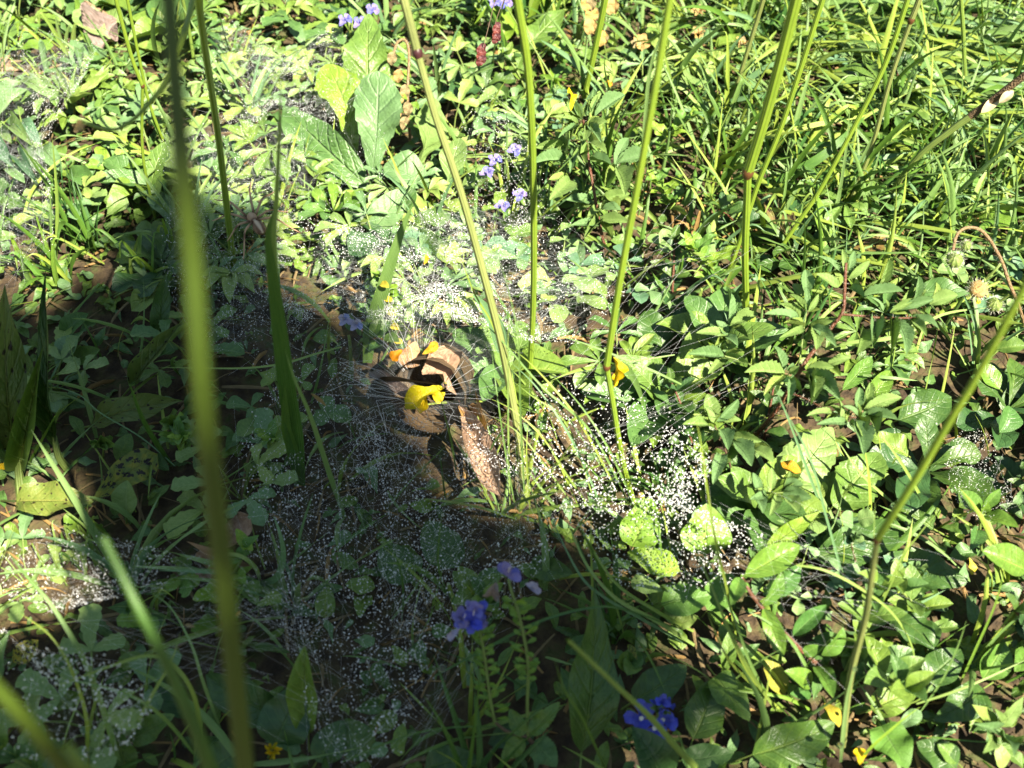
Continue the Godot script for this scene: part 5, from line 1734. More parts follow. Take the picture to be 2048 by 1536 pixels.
	lf("serrate", "downy", V(748, 380, 46), V(757, 420, -82), 0.00441, 0.2998, "leaflet")
	lf("serrate", "downy", V(756, 350, 18), V(835, 364, -45), 0.00333, 0.3051, "leaflet")
	lf("serrate", "downy", V(753, 380, 57), V(846, 420, 38), 0.00379, -0.1825, "leaflet")
	lf("serrate", "downy", V(761, 350, 30), V(811, 367, 99), 0.00286, 0.0466, "leaflet")
	lf("serrate", "downy", V(740, 380, 98), V(697, 420, 70), 0.00411, -0.077, "leaflet")
	lf("serrate", "downy", V(747, 350, 71), V(701, 390, 92), 0.0031, -0.1291, "leaflet")
	lf("serrate", "downy", V(736, 380, 98), V(623, 420, 127), 0.00409, 0.0251, "leaflet")
	lf("serrate", "downy", V(744, 350, 71), V(685, 379, 158), 0.00309, 0.036, "leaflet")
	lf("serrate", "downy", V(728, 380, 112), V(757, 420, 186), 0.00339, -0.0081, "leaflet")
	lf("serrate", "downy", V(735, 350, 85), V(730, 385, 165), 0.00257, -0.1652, "leaflet")
	lf("serrate", "downy", V(1105, 460, 498), V(1220, 500, 474), 0.00429, -0.1625, "leaflet")
	lf("serrate", "downy", V(1117, 430, 474), V(1142, 481, 397), 0.00326, 0.0876, "leaflet")
	lf("serrate", "downy", V(1107, 460, 512), V(1190, 500, 565), 0.00373, -0.112, "leaflet")
	lf("serrate", "downy", V(1120, 430, 488), V(1113, 496, 622), 0.0028, 0.0053, "leaflet")
	lf("serrate", "downy", V(1108, 460, 485), V(1134, 500, 413), 0.00327, -0.0355, "leaflet")
	lf("serrate", "downy", V(1120, 430, 461), V(1154, 476, 457), 0.00246, 0.3887, "leaflet")
	lf("serrate", "downy", V(1087, 460, 485), V(1097, 500, 433), 0.00368, -0.096, "leaflet")
	lf("serrate", "downy", V(1098, 430, 461), V(1110, 489, 467), 0.00277, -0.2579, "leaflet")
	lf("serrate", "downy", V(1022, 460, 545), V(1022, 500, 481), 0.00271, 0.2411, "leaflet")
	lf("serrate", "downy", V(1033, 430, 521), V(1056, 480, 500), 0.00204, 0.3066, "leaflet")
	lf("serrate", "downy", V(1054, 460, 538), V(1057, 500, 697), 0.0047, -0.2538, "leaflet")
	lf("serrate", "downy", V(1066, 430, 515), V(1115, 450, 577), 0.0036, 0.3066, "leaflet")
	lf("serrate", "downy", V(1074, 460, 545), V(1070, 500, 634), 0.00318, 0.0623, "leaflet")
	lf("serrate", "downy", V(1085, 430, 521), V(1096, 497, 584), 0.00241, -0.2732, "leaflet")
	lf("serrate", "downy", V(1045, 460, 545), V(934, 500, 582), 0.00309, 0.0505, "leaflet")
	lf("serrate", "downy", V(1057, 430, 521), V(1009, 445, 463), 0.00237, 0.3406, "leaflet")
	lf("serrate", "downy", V(1007, 460, 510), V(909, 500, 549), 0.00311, 0.2918, "leaflet")
	lf("serrate", "downy", V(1018, 430, 486), V(949, 485, 590), 0.00234, 0.0943, "leaflet")
	lf("serrate", "downy", V(1084, 460, 517), V(1030, 500, 509), 0.0026, 0.1988, "leaflet")
	lf("serrate", "downy", V(1096, 430, 493), V(1080, 493, 490), 0.00197, -0.2101, "leaflet")
	th("restharrow", "smaller hairy toothed-leaf plant below the large one, beside the dew", "herb", V(770, 0, 406))
	marks.append([T.position, "smaller hairy plant"])
	st("duskstem", 0.00046, 0.00024, [767, 20, 456, 731, 160, 486, 695, 260, 478, 658, 340, 463], "stem")
	st("greenstem", 0.00029, 0.00021, [767, 20, 456, 780, 220, 623, 798, 340, 725, 834, 360, 738], "branch")
	lf("serrate", "downy", V(649, 340, 451), V(641, 380, 362), 0.0061, -0.0061, "leaflet")
	lf("serrate", "downy", V(655, 310, 427), V(611, 340, 395), 0.0046, 0.1014, "leaflet")
	lf("serrate", "downy", V(666, 340, 444), V(739, 380, 383), 0.00391, 0.2979, "leaflet")
	lf("serrate", "downy", V(673, 310, 421), V(748, 339, 439), 0.00295, -0.0494, "leaflet")
	lf("serrate", "downy", V(637, 340, 458), V(546, 380, 488), 0.00387, 0.0529, "leaflet")
	lf("serrate", "downy", V(644, 310, 434), V(588, 362, 432), 0.00294, 0.0918, "leaflet")
	lf("serrate", "downy", V(674, 340, 478), V(681, 380, 589), 0.00436, -0.0814, "leaflet")
	lf("serrate", "downy", V(681, 310, 455), V(653, 324, 517), 0.00333, 0.379, "leaflet")
	lf("serrate", "downy", V(712, 340, 505), V(791, 380, 556), 0.00383, 0.2927, "leaflet")
	lf("serrate", "downy", V(720, 310, 483), V(742, 325, 559), 0.00291, -0.1937, "leaflet")
	lf("serrate", "downy", V(705, 340, 526), V(746, 380, 653), 0.00527, -0.1667, "leaflet")
	lf("serrate", "downy", V(713, 310, 503), V(676, 329, 610), 0.00401, -0.2093, "leaflet")
	lf("serrate", "downy", V(769, 340, 559), V(815, 380, 640), 0.00484, -0.1205, "leaflet")
	lf("serrate", "downy", V(777, 310, 537), V(822, 361, 574), 0.00368, 0.0377, "leaflet")
	lf("serrate", "downy", V(667, 340, 579), V(617, 380, 722), 0.00479, 0.2756, "leaflet")
	lf("serrate", "downy", V(674, 310, 557), V(610, 365, 652), 0.00364, -0.2356, "leaflet")
	lf("serrate", "downy", V(653, 340, 456), V(626, 380, 412), 0.00325, 0.2695, "leaflet")
	lf("serrate", "downy", V(660, 310, 433), V(614, 380, 460), 0.00244, -0.1688, "leaflet")
	lf("serrate", "downy", V(839, 340, 726), V(912, 380, 772), 0.00522, 0.2341, "leaflet")
	lf("serrate", "downy", V(848, 310, 705), V(887, 377, 701), 0.00396, 0.3028, "leaflet")
	lf("serrate", "downy", V(841, 340, 713), V(862, 380, 670), 0.00228, 0.1317, "leaflet")
	lf("serrate", "downy", V(850, 310, 693), V(884, 353, 702), 0.00172, 0.002, "leaflet")
	lf("serrate", "downy", V(842, 340, 707), V(895, 380, 722), 0.00474, -0.2075, "leaflet")
	lf("serrate", "downy", V(851, 310, 686), V(874, 330, 726), 0.00359, 0.2998, "leaflet")
	lf("serrate", "downy", V(806, 340, 713), V(806, 380, 658), 0.00321, -0.1464, "leaflet")
	lf("serrate", "downy", V(814, 310, 693), V(842, 344, 676), 0.00243, -0.2638, "leaflet")
	lf("serrate", "downy", V(772, 340, 726), V(746, 380, 677), 0.0032, -0.2628, "leaflet")
	lf("serrate", "downy", V(780, 310, 705), V(734, 338, 693), 0.00242, 0.2316, "leaflet")
	lf("serrate", "downy", V(836, 340, 744), V(863, 380, 825), 0.00417, -0.2485, "leaflet")
	lf("serrate", "downy", V(845, 310, 724), V(889, 334, 731), 0.00319, 0.0428, "leaflet")
	lf("serrate", "downy", V(750, 340, 738), V(756, 380, 828), 0.00356, -0.014, "leaflet")
	lf("serrate", "downy", V(758, 310, 718), V(782, 364, 763), 0.0027, 0.2956, "leaflet")
	lf("serrate", "downy", V(817, 340, 737), V(774, 380, 837), 0.00305, 0.1101, "leaflet")
	lf("serrate", "downy", V(825, 310, 717), V(775, 352, 772), 0.00232, -0.2496, "leaflet")
	lf("serrate", "downy", V(787, 340, 731), V(723, 380, 777), 0.00307, -0.0151, "leaflet")
	lf("serrate", "downy", V(795, 310, 710), V(744, 374, 737), 0.00232, 0.0801, "leaflet")
	th("restharrow", "hairy toothed-leaf plant with a yellow petal at its tip, upper centre", "herb", V(387, 0, -738))
	marks.append([T.position, "yellow-petalled hairy plant"])
	st("redstem", 0.00076, 0.00046, [386, 20, -717, 366, 100, -720, 334, 240, -784, 311, 340, -849, 294, 420, -938, 283, 480, -966], "stem")
	lf("serrate", "downy", V(278, 460, -992), V(204, 520, -1053), 0.00413, -0.2777, "leaflet")
	lf("serrate", "downy", V(281, 430, -1032), V(191, 500, -973), 0.0031, -0.1541, "leaflet")
	lf("serrate", "downy", V(299, 460, -1025), V(328, 520, -1114), 0.00349, 0.2374, "leaflet")
	lf("serrate", "downy", V(303, 430, -1065), V(361, 474, -1048), 0.00263, -0.1472, "leaflet")
	lf("serrate", "downy", V(319, 460, -1025), V(359, 520, -1086), 0.00375, -0.2379, "leaflet")
	lf("serrate", "downy", V(323, 430, -1065), V(293, 519, -1047), 0.00282, -0.1176, "leaflet")
	lf("serrate", "downy", V(332, 460, -1014), V(453, 520, -1077), 0.00481, -0.2511, "leaflet")
	lf("serrate", "downy", V(336, 430, -1054), V(357, 496, -1138), 0.00365, -0.2001, "leaflet")
	lf("serrate", "downy", V(264, 460, -971), V(162, 520, -933), 0.00343, -0.1795, "leaflet")
	lf("serrate", "downy", V(267, 430, -1011), V(194, 468, -912), 0.00259, -0.1532, "leaflet")
	lf("serrate", "downy", V(256, 460, -938), V(178, 520, -797), 0.00365, 0.0045, "leaflet")
	lf("serrate", "downy", V(259, 430, -978), V(225, 476, -844), 0.00277, 0.3636, "leaflet")
	lf("serrate", "downy", V(303, 460, -949), V(376, 520, -901), 0.00341, 0.2344, "leaflet")
	lf("serrate", "downy", V(306, 430, -989), V(349, 473, -999), 0.0026, -0.2006, "leaflet")
	lf("serrate", "downy", V(296, 460, -938), V(343, 520, -767), 0.00364, 0.1431, "leaflet")
	lf("serrate", "downy", V(299, 430, -978), V(283, 483, -821), 0.00276, 0.0838, "leaflet")
	lf("serrate", "downy", V(282, 460, -938), V(265, 520, -746), 0.00337, -0.2796, "leaflet")
	lf("serrate", "downy", V(285, 430, -978), V(245, 491, -851), 0.00257, 0.0071, "leaflet")
	lf("serrate", "downy", V(271, 460, -992), V(237, 520, -1042), 0.00346, 0.0359, "leaflet")
	lf("serrate", "downy", V(274, 430, -1032), V(303, 486, -1049), 0.00262, -0.2601, "leaflet")
	lf("serrate", "downy", V(217, 360, -940), V(93, 400, -893), 0.00575, -0.2892, "leaflet")
	lf("serrate", "downy", V(219, 330, -978), V(174, 385, -1015), 0.00438, -0.0743, "leaflet")
	lf("serrate", "downy", V(218, 360, -864), V(75, 400, -791), 0.00607, 0.0765, "leaflet")
	lf("serrate", "downy", V(220, 330, -902), V(132, 355, -956), 0.00465, 0.0089, "leaflet")
	lf("serrate", "downy", V(228, 360, -741), V(143, 400, -576), 0.00721, -0.282, "leaflet")
	lf("serrate", "downy", V(231, 330, -777), V(144, 378, -723), 0.00551, 0.0903, "leaflet")
	lf("serrate", "downy", V(416, 360, -843), V(549, 400, -849), 0.00609, -0.1123, "leaflet")
	lf("serrate", "downy", V(421, 330, -881), V(470, 396, -942), 0.00462, -0.1971, "leaflet")
	lf("serrate", "downy", V(408, 360, -812), V(432, 400, -605), 0.00597, -0.1703, "leaflet")
	lf("serrate", "downy", V(412, 330, -849), V(364, 340, -725), 0.00456, 0.0561, "leaflet")
	lf("serrate", "downy", V(409, 360, -833), V(468, 400, -955), 0.0048, -0.1778, "leaflet")
	lf("serrate", "downy", V(413, 330, -870), V(404, 347, -997), 0.00364, 0.3771, "leaflet")
	lf("serrate", "downy", V(308, 360, -959), V(376, 400, -856), 0.00414, -0.122, "leaflet")
	lf("serrate", "downy", V(312, 330, -998), V(350, 391, -961), 0.00315, -0.2566, "leaflet")
	lf("serrate", "downy", V(253, 360, -927), V(226, 400, -735), 0.00409, 0.131, "leaflet")
	lf("serrate", "downy", V(256, 330, -965), V(292, 381, -814), 0.00311, -0.1897, "leaflet")
	lf("serrate", "downy", V(321, 360, -929), V(235, 400, -827), 0.00465, 0.0562, "leaflet")
	lf("serrate", "downy", V(324, 330, -968), V(261, 391, -938), 0.00354, 0.389, "leaflet")
	lf("serrate", "downy", V(311, 360, -866), V(390, 400, -786), 0.00462, -0.2026, "leaflet")
	lf("serrate", "downy", V(314, 330, -904), V(365, 350, -904), 0.00353, 0.3518, "leaflet")
	lf("serrate", "downy", V(366, 200, -808), V(477, 240, -803), 0.00622, 0.2573, "leaflet")
	lf("serrate", "downy", V(369, 170, -843), V(427, 231, -698), 0.00466, -0.3166, "leaflet")
	lf("serrate", "downy", V(325, 200, -808), V(218, 240, -762), 0.00553, -0.1803, "leaflet")
	lf("serrate", "downy", V(328, 170, -843), V(264, 210, -725), 0.00417, -0.141, "leaflet")
	lf("serrate", "downy", V(346, 200, -677), V(459, 240, -633), 0.0041, -0.042, "leaflet")
	lf("serrate", "downy", V(349, 170, -711), V(397, 182, -592), 0.0031, -0.2777, "leaflet")
	lf("serrate", "downy", V(352, 200, -667), V(233, 240, -613), 0.00475, -0.1685, "leaflet")
	lf("serrate", "downy", V(355, 170, -701), V(279, 236, -540), 0.00357, 0.142, "leaflet")
	lf("serrate", "downy", V(342, 200, -759), V(294, 240, -644), 0.004, -0.0698, "leaflet")
	lf("serrate", "downy", V(345, 170, -794), V(349, 201, -701), 0.00303, 0.3852, "leaflet")
	lf("serrate", "downy", V(361, 200, -749), V(436, 240, -704), 0.00468, -0.1724, "leaflet")
	lf("serrate", "downy", V(365, 170, -784), V(406, 221, -767), 0.00355, -0.1427, "leaflet")
	lf("petal", "yellowpetal", V(228, 560, -916), V(229, 580, -1029), 0.00489, 0.3, "petal")
	th("rockrose", "hairy-edged oval-leaved shoot with a red stem, lower right", "herb", V(956, 0, 1142))
	marks.append([T.position, "red-stemmed shoot"])
	st("redstem", 0.00087, 0.00054, [954, 20, 1157, 915, 80, 1164, 868, 140, 1161, 819, 200, 1148, 776, 240, 1126, 731, 280, 1088, 694, 320, 1061, 672, 340, 1024], "stem")
	lf("rock", "rock", V(677, 360, 1030), V(837, 420, 964), 0.00833, 0.0246)
	lf("rock", "rock", V(741, 280, 1049), V(851, 340, 983), 0.00738, 0.2647)
	lf("rock", "rock", V(735, 300, 1095), V(782, 380, 1023), 0.00446, 0.2704)
	lf("rock", "rock", V(667, 340, 1024), V(629, 340, 1117), 0.00445, 0.1802)
	lf("rock", "rock", V(735, 280, 1091), V(781, 240, 1226), 0.00542, 0.1813)
	lf("rock", "rock", V(825, 220, 1149), V(917, 300, 1092), 0.00497, -0.2018)
	lf("rock", "rock", V(928, 120, 1163), V(978, 220, 1120), 0.00605, 0.2971)
	lf("rock", "rock", V(906, 100, 1190), V(926, 160, 1316), 0.00548, 0.0704)
	lf("rock", "rock", V(895, 80, 1234), V(797, 160, 1232), 0.00591, -0.0896)
	lf("rock", "rock", V(891, 80, 1245), V(813, 120, 1284), 0.00443, -0.2965)
	lf("rock", "rock", V(867, 140, 1167), V(910, 180, 1160), 0.00396, 0.1188)
	lf("rock", "rock", V(694, 320, 1055), V(659, 340, 1045), 0.00292, -0.0315)
	th("rockrose", "oval-leaved shoot with reddish stem at the right edge", "herb", V(1556, 0, 1034))
	marks.append([T.position, "right-edge oval-leaved shoot"])
	st("redstem", 0.00089, 0.00063, [1540, 20, 1047, 1525, 160, 1050, 1515, 280, 1038, 1513, 340, 1028], "stem")
	lf("rock", "rock", V(1531, 300, 974), V(1389, 360, 945), 0.0095)
	lf("rock", "pale", V(1559, 140, 1079), V(1499, 240, 997), 0.00866)
	lf("rock", "rock", V(1418, 60, 1210), V(1480, 140, 1130), 0.00962)
	lf("rock", "rock", V(1571, 80, 1109), V(1481, 140, 1225), 0.0075)
	th("oval_shoot", "bright oval-leaved shoot beside the sparkling web scrap", "herb", V(1565, 0, 717))
	marks.append([T.position, "bright oval-leaved shoot"])
	st("greenstem", 0.0005, 0.00037, [1554, 20, 732, 1512, 140, 728, 1486, 240, 724], "stem")
	lf("rock", "rock", V(1494, 220, 735), V(1565, 280, 813), 0.0048)
	lf("rock", "rock", V(1462, 220, 779), V(1392, 280, 895), 0.00464)
	lf("rock", "rock", V(1503, 220, 704), V(1549, 280, 668), 0.00371)
	lf("rock", "rock", V(1489, 220, 717), V(1418, 280, 675), 0.00529)
	lf("rock", "rock", V(1490, 220, 723), V(1495, 280, 719), 0.00316)
	th("hairy_rosette", "hairy grey-green leaf rosette in the bottom right corner", "herb", V(1443, 0, 1355))
	marks.append([T.position, "hairy corner rosette"])
	lf("hairy", "downy", V(1369, 160, 1412), V(1273, 240, 1426), 0.00382)
	lf("hairy", "downy", V(1386, 160, 1402), V(1438, 240, 1346), 0.0047)
	lf("hairy", "downy", V(1382, 160, 1417), V(1408, 240, 1458), 0.00427)
	lf("hairy", "downy", V(1373, 160, 1397), V(1286, 240, 1371), 0.00525)
	lf("hairy", "downy", V(1374, 160, 1427), V(1360, 240, 1521), 0.00461)
	lf("hairy", "downy", V(1361, 160, 1422), V(1279, 240, 1511), 0.00369)
	lf("hairy", "downy", V(1384, 160, 1392), V(1346, 240, 1383), 0.00328)
	th("broad_leaf", "large dark ovate leaf with reddish spots at the bottom right", "leaf", V(704, 0, 1418), "broad leaves of the herb carpet")
	lf("ovate", "dark", V(687, 80, 1450), V(924, 140, 1381), 0.01215, 0.0973, "blade")
	st("greenstem", 0.00029, 0.00024, [640, 0, 1442, 687, 80, 1450], "stalk")
	th("broad_leaf", "yellow leaf with a browned tip beneath the red-stemmed shoot", "leaf", V(825, 0, 1237), "broad leaves of the herb carpet")
	lf("ell", "yellow", V(810, 60, 1264), V(752, 120, 1177), 0.00706, 0.1691, "blade")
	st("greenstem", 0.0003, 0.00025, [836, 0, 1266, 810, 60, 1264], "stalk")
	th("broad_leaf", "grey-green blunt leaf left of the yellow leaf", "leaf", V(625, 0, 1172), "broad leaves of the herb carpet")
	lf("ovate", "broad", V(610, 80, 1210), V(684, 120, 1368), 0.00955, 0.0865, "blade")
	st("greenstem", 0.00031, 0.00025, [603, 0, 1135, 610, 80, 1210], "stalk")
	th("broad_leaf", "upright narrow leaf among the fan of slim blades", "leaf", V(656, 0, 1156), "broad leaves of the herb carpet")
	lf("ell", "broad", V(643, 60, 1184), V(649, 160, 1105), 0.00462, -0.1154, "blade")
	st("greenstem", 0.00031, 0.00025, [649, 0, 1188, 643, 60, 1184], "stalk")
	th("broad_leaf", "dark leaf under the fan of slim blades", "leaf", V(536, 0, 1370), "broad leaves of the herb carpet")
	lf("ovate", "dark", V(527, 50, 1391), V(602, 90, 1223), 0.01155, -0.0678, "blade")
	st("greenstem", 0.00029, 0.00024, [516, 0, 1416, 527, 50, 1391], "stalk")
	th("broad_leaf", "dull leaf at the bottom edge left of the spotted ovate leaf", "leaf", V(495, 0, 1435), "broad leaves of the herb carpet")
	lf("ovate", "broad", V(486, 60, 1459), V(631, 100, 1453), 0.00785, 0.039, "blade")
	st("greenstem", 0.00029, 0.00024, [456, 0, 1441, 486, 60, 1459], "stalk")
	th("broad_leaf", "glossy dark ovate leaf right of the kneed stem", "leaf", V(1216, 0, 970), "broad leaves of the herb carpet")
	lf("ovate", "dark", V(1171, 120, 1034), V(1261, 140, 1153), 0.01186, -0.1783, "blade")
	st("greenstem", 0.00032, 0.00026, [1190, 0, 941, 1171, 120, 1034], "stalk")
	th("broad_leaf", "dark round leaf below the glossy ovate one", "leaf", V(1268, 0, 1183), "broad leaves of the herb carpet")
	lf("ovate", "dark", V(1229, 100, 1230), V(1350, 120, 1143), 0.01021, -0.1686, "blade")
	st("greenstem", 0.00031, 0.00025, [1235, 0, 1207, 1229, 100, 1230], "stalk")
	th("broad_leaf", "dark leaf behind the yellow-green slanting blade", "leaf", V(1080, 0, 1280), "broad leaves of the herb carpet")
	lf("ovate", "broad", V(1053, 80, 1315), V(1188, 120, 1276), 0.00905, -0.1355, "blade")
	st("greenstem", 0.0003, 0.00024, [1042, 0, 1294, 1053, 80, 1315], "stalk")
	th("broad_leaf", "bright broad leaf at the bottom edge, right of the straw", "leaf", V(1099, 0, 1332), "broad leaves of the herb carpet")
	lf("ovate", "bright", V(1065, 100, 1374), V(1099, 140, 1516), 0.01157, 0.0702, "blade")
	st("greenstem", 0.0003, 0.00024, [1086, 0, 1298, 1065, 100, 1374], "stalk")
	th("broad_leaf", "big dark toothed leaf behind the kneed stem", "leaf", V(1211, 0, 787), "broad leaves of the herb carpet")
	lf("toothed", "dark", V(1181, 80, 834), V(1438, 100, 901), 0.0146, -0.1756, "blade")
	st("greenstem", 0.00033, 0.00027, [1142, 0, 773, 1181, 80, 834], "stalk")
	th("broad_leaf", "dark broad leaf behind the small blue-green sprig", "leaf", V(997, 0, 755), "broad leaves of the herb carpet")
	lf("ovate", "dark", V(981, 50, 785), V(1304, 70, 657), 0.01316, 0.134, "blade")
	st("greenstem", 0.00033, 0.00027, [915, 0, 790, 981, 50, 785], "stalk")
	th("broad_leaf", "long hairy bright leaf pointing up right beside the dew", "leaf", V(845, 0, 720), "broad leaves of the herb carpet")
	lf("hairy", "bright", V(766, 300, 904), V(926, 400, 831), 0.00562, -0.1036, "blade")
	st("greenstem", 0.00033, 0.00025, [793, 0, 757, 766, 300, 904], "stalk")
	th("broad_leaf", "narrow bright leaf right of the kneed stem's foot", "leaf", V(1131, 0, 1178), "broad leaves of the herb carpet")
	lf("lanc", "rock", V(1103, 80, 1215), V(1054, 140, 1115), 0.0046, -0.0669, "blade")
	st("greenstem", 0.00031, 0.00025, [1138, 0, 1210, 1103, 80, 1215], "stalk")
	th("broad_leaf", "yellowish lit leaf above the bare straw patch", "leaf", V(948, 0, 1258), "broad leaves of the herb carpet")
	lf("ell", "yellow", V(933, 50, 1281), V(949, 80, 1371), 0.005, -0.1922, "blade")
	st("greenstem", 0.0003, 0.00025, [941, 0, 1238, 933, 50, 1281], "stalk")
	th("broad_leaf", "small leaf left of the hairy corner rosette", "leaf", V(1299, 0, 1443), "broad leaves of the herb carpet")
	lf("ell", "broad", V(1275, 60, 1466), V(1216, 100, 1424), 0.00534, 0.0644, "blade")
	st("greenstem", 0.00029, 0.00024, [1310, 0, 1458, 1275, 60, 1466], "stalk")
	th("broad_leaf", "leaf under the hairy corner rosette at the bottom edge", "leaf", V(1422, 0, 1463), "broad leaves of the herb carpet")
	lf("ell", "pale", V(1387, 80, 1493), V(1381, 120, 1434), 0.00435, -0.0469, "blade")
	st("greenstem", 0.00029, 0.00024, [1419, 0, 1482, 1387, 80, 1493], "stalk")
	th("broad_leaf", "lit toothed leaf behind the kneed stem", "leaf", V(1142, 0, 855), "broad leaves of the herb carpet")
	lf("toothed", "broad", V(1100, 120, 924), V(1181, 150, 888), 0.00574, -0.1075, "blade")
	st("greenstem", 0.00032, 0.00026, [1119, 0, 869, 1100, 120, 924], "stalk")
	th("broad_leaf", "dark ovate leaf at the bottom edge near the corner rosette", "leaf", V(1291, 0, 1463), "broad leaves of the herb carpet")
	lf("ovate", "dark", V(1271, 50, 1482), V(1165, 80, 1413), 0.00957, 0.0341, "blade")
	st("greenstem", 0.00029, 0.00024, [1315, 0, 1483, 1271, 50, 1482], "stalk")
	th("broad_leaf", "broad dull leaf above the corner rosette", "leaf", V(1436, 0, 1213), "broad leaves of the herb carpet")
	lf("ovate", "dark", V(1414, 50, 1236), V(1228, 80, 1348), 0.01036, 0.0487, "blade")
	st("greenstem", 0.00031, 0.00025, [1482, 0, 1187, 1414, 50, 1236], "stalk")
	th("broad_leaf", "dark leaf left of the bright oval-leaved shoot", "leaf", V(1423, 0, 638), "broad leaves of the herb carpet")
	lf("ovate", "dark", V(1396, 60, 677), V(1270, 80, 597), 0.01055, -0.1464, "blade")
	st("greenstem", 0.00034, 0.00028, [1452, 0, 661, 1396, 60, 677], "stalk")
	th("dry_leaf", "tan scrap of dry leaf standing in the straw patch", "leaf", V(1047, 0, 1202))
	lf("dead", "dead", V(1041, 20, 1211), V(1034, 160, 1217), 0.00299, 0.0421, "blade")
	th("blue_green_sprig", "small blue-green sprig with a cupped leaf crown, lower right", "herb", V(1129, 0, 787))
	marks.append([T.position, "left blue-green sprig"])
	st("redstem", 0.00022, 0.00015, [1131, 20, 805, 1078, 160, 828, 1043, 260, 835], "stem")
	lf("round", "glauc", V(1043, 260, 835), V(1003, 320, 837), 0.00317)
	lf("round", "glauc", V(1045, 260, 835), V(1048, 340, 844), 0.00306)
	lf("round", "glauc", V(1047, 260, 841), V(1079, 280, 860), 0.00318)
	lf("round", "glauc", V(1042, 260, 841), V(1004, 300, 884), 0.00255)
	lf("round", "glauc", V(1041, 280, 848), V(1023, 340, 868), 0.00203)
	lf("round", "glauc", V(1093, 180, 728), V(1040, 220, 735), 0.00585)
	lf("round", "glauc", V(1110, 180, 722), V(1154, 220, 732), 0.00585)
	lf("round", "glauc", V(1082, 180, 809), V(1105, 200, 843), 0.00314)
	lf("round", "glauc", V(1041, 260, 844), V(1032, 320, 899), 0.00305)
	lf("round", "glauc", V(1041, 300, 848), V(1047, 340, 874), 0.00253)
	th("blue_green_sprig", "small blue-green sprig right of the kneed stem", "herb", V(1312, 0, 849))
	marks.append([T.position, "right blue-green sprig"])
	st("redstem", 0.00022, 0.00016, [1309, 20, 861, 1270, 120, 876], "stem")
	lf("round", "glauc", V(1270, 140, 879), V(1278, 200, 915), 0.0027)
	lf("round", "glauc", V(1268, 140, 882), V(1269, 200, 934), 0.00269)
	lf("round", "glauc", V(1264, 140, 884), V(1240, 200, 949), 0.00269)
	lf("round", "glauc", V(1260, 140, 883), V(1215, 200, 937), 0.00269)
	lf("round", "glauc", V(1258, 140, 881), V(1195, 200, 925), 0.0027)
	lf("round", "glauc", V(1258, 140, 877), V(1194, 200, 902), 0.0027)
	lf("round", "glauc", V(1262, 140, 875), V(1226, 200, 891), 0.00271)
	lf("round", "glauc", V(1266, 140, 874), V(1255, 200, 884), 0.00271)
	lf("round", "glauc", V(1269, 140, 876), V(1284, 200, 892), 0.00271)
	lf("round", "glauc", V(1205, 100, 846), V(1174, 150, 834), 0.00371)
	lf("round", "glauc", V(1211, 100, 846), V(1220, 150, 840), 0.00318)
	lf("round", "glauc", V(1171, 100, 930), V(1178, 150, 1005), 0.00517)
	lf("round", "glauc", V(1222, 100, 983), V(1265, 150, 965), 0.00465)
	lf("round", "glauc", V(1222, 100, 983), V(1198, 150, 965), 0.00465)
	th("ribbed_leaf", "broad ribbed bright leaf under the dew, right of centre", "leaf", V(643, 0, 731))
	marks.append([T.position, "dewy ribbed leaf"])
	lf("ovate", "bright", V(614, 140, 823), V(614, 260, 711), 0.01609, 0, "blade")
	st("greenstem", 0.00064, 0.00047, [624, 0, 809, 614, 140, 823], "stalk")
	th("broad_leaf", "rounded lit leaf under the dew, left of the ribbed leaf", "leaf", V(397, 0, 708), "broad leaves of the herb carpet")
	lf("ovate", "bright", V(388, 80, 757), V(449, 200, 644), 0.01332, 0, "blade")
	st("greenstem", 0.00023, 0.00019, [382, 0, 746, 388, 80, 757], "stalk")
	th("broad_leaf", "small lit leaf under the dew with thread-thin shadows", "leaf", V(551, 0, 801), "broad leaves of the herb carpet")
	lf("ovate", "bright", V(531, 120, 872), V(364, 160, 828), 0.00803, 0, "blade")
	st("greenstem", 0.00022, 0.00019, [585, 0, 815, 531, 120, 872], "stalk")
	th("broad_leaf", "bright leaf below the ribbed leaf with stripe shadows", "leaf", V(480, 0, 920), "broad leaves of the herb carpet")
	lf("ovate", "bright", V(462, 120, 986), V(619, 140, 970), 0.00997, 0, "blade")
	st("greenstem", 0.00022, 0.00018, [447, 0, 926, 462, 120, 986], "stalk")
	th("broad_leaf", "grey-green leaf below the dew with dark specks", "leaf", V(389, 0, 834), "broad leaves of the herb carpet")
	lf("ovate", "pale", V(377, 100, 892), V(469, 120, 945), 0.00614, 0, "blade")
	st("greenstem", 0.00022, 0.00019, [369, 0, 825, 377, 100, 892], "stalk")
	th("broad_leaf", "twin grey leaf half below the dew, left", "leaf", V(518, 0, 993), "broad leaves of the herb carpet")
	lf("ovate", "pale", V(505, 80, 1035), V(471, 120, 990), 0.00393, 0, "blade")
	st("greenstem", 0.00022, 0.00018, [523, 0, 1007, 505, 80, 1035], "stalk")
	th("broad_leaf", "twin grey leaf half below the dew, right", "leaf", V(517, 0, 996), "broad leaves of the herb carpet")
	lf("ovate", "pale", V(504, 80, 1039), V(572, 120, 1033), 0.00452, 0, "blade")
	st("greenstem", 0.00022, 0.00018, [502, 0, 1002, 504, 80, 1039], "stalk")
	th("broad_leaf", "lit leaf beside the red-stemmed shoot's tip", "leaf", V(625, 0, 945), "broad leaves of the herb carpet")
	lf("ovate", "bright", V(610, 80, 988), V(696, 120, 883), 0.0092, 0, "blade")
	st("greenstem", 0.00022, 0.00018, [606, 0, 970, 610, 80, 988], "stalk")
	th("broad_leaf", "large pale toothed leaf lit beneath the hairy sprays", "leaf", V(939, 0, 491), "broad leaves of the herb carpet")
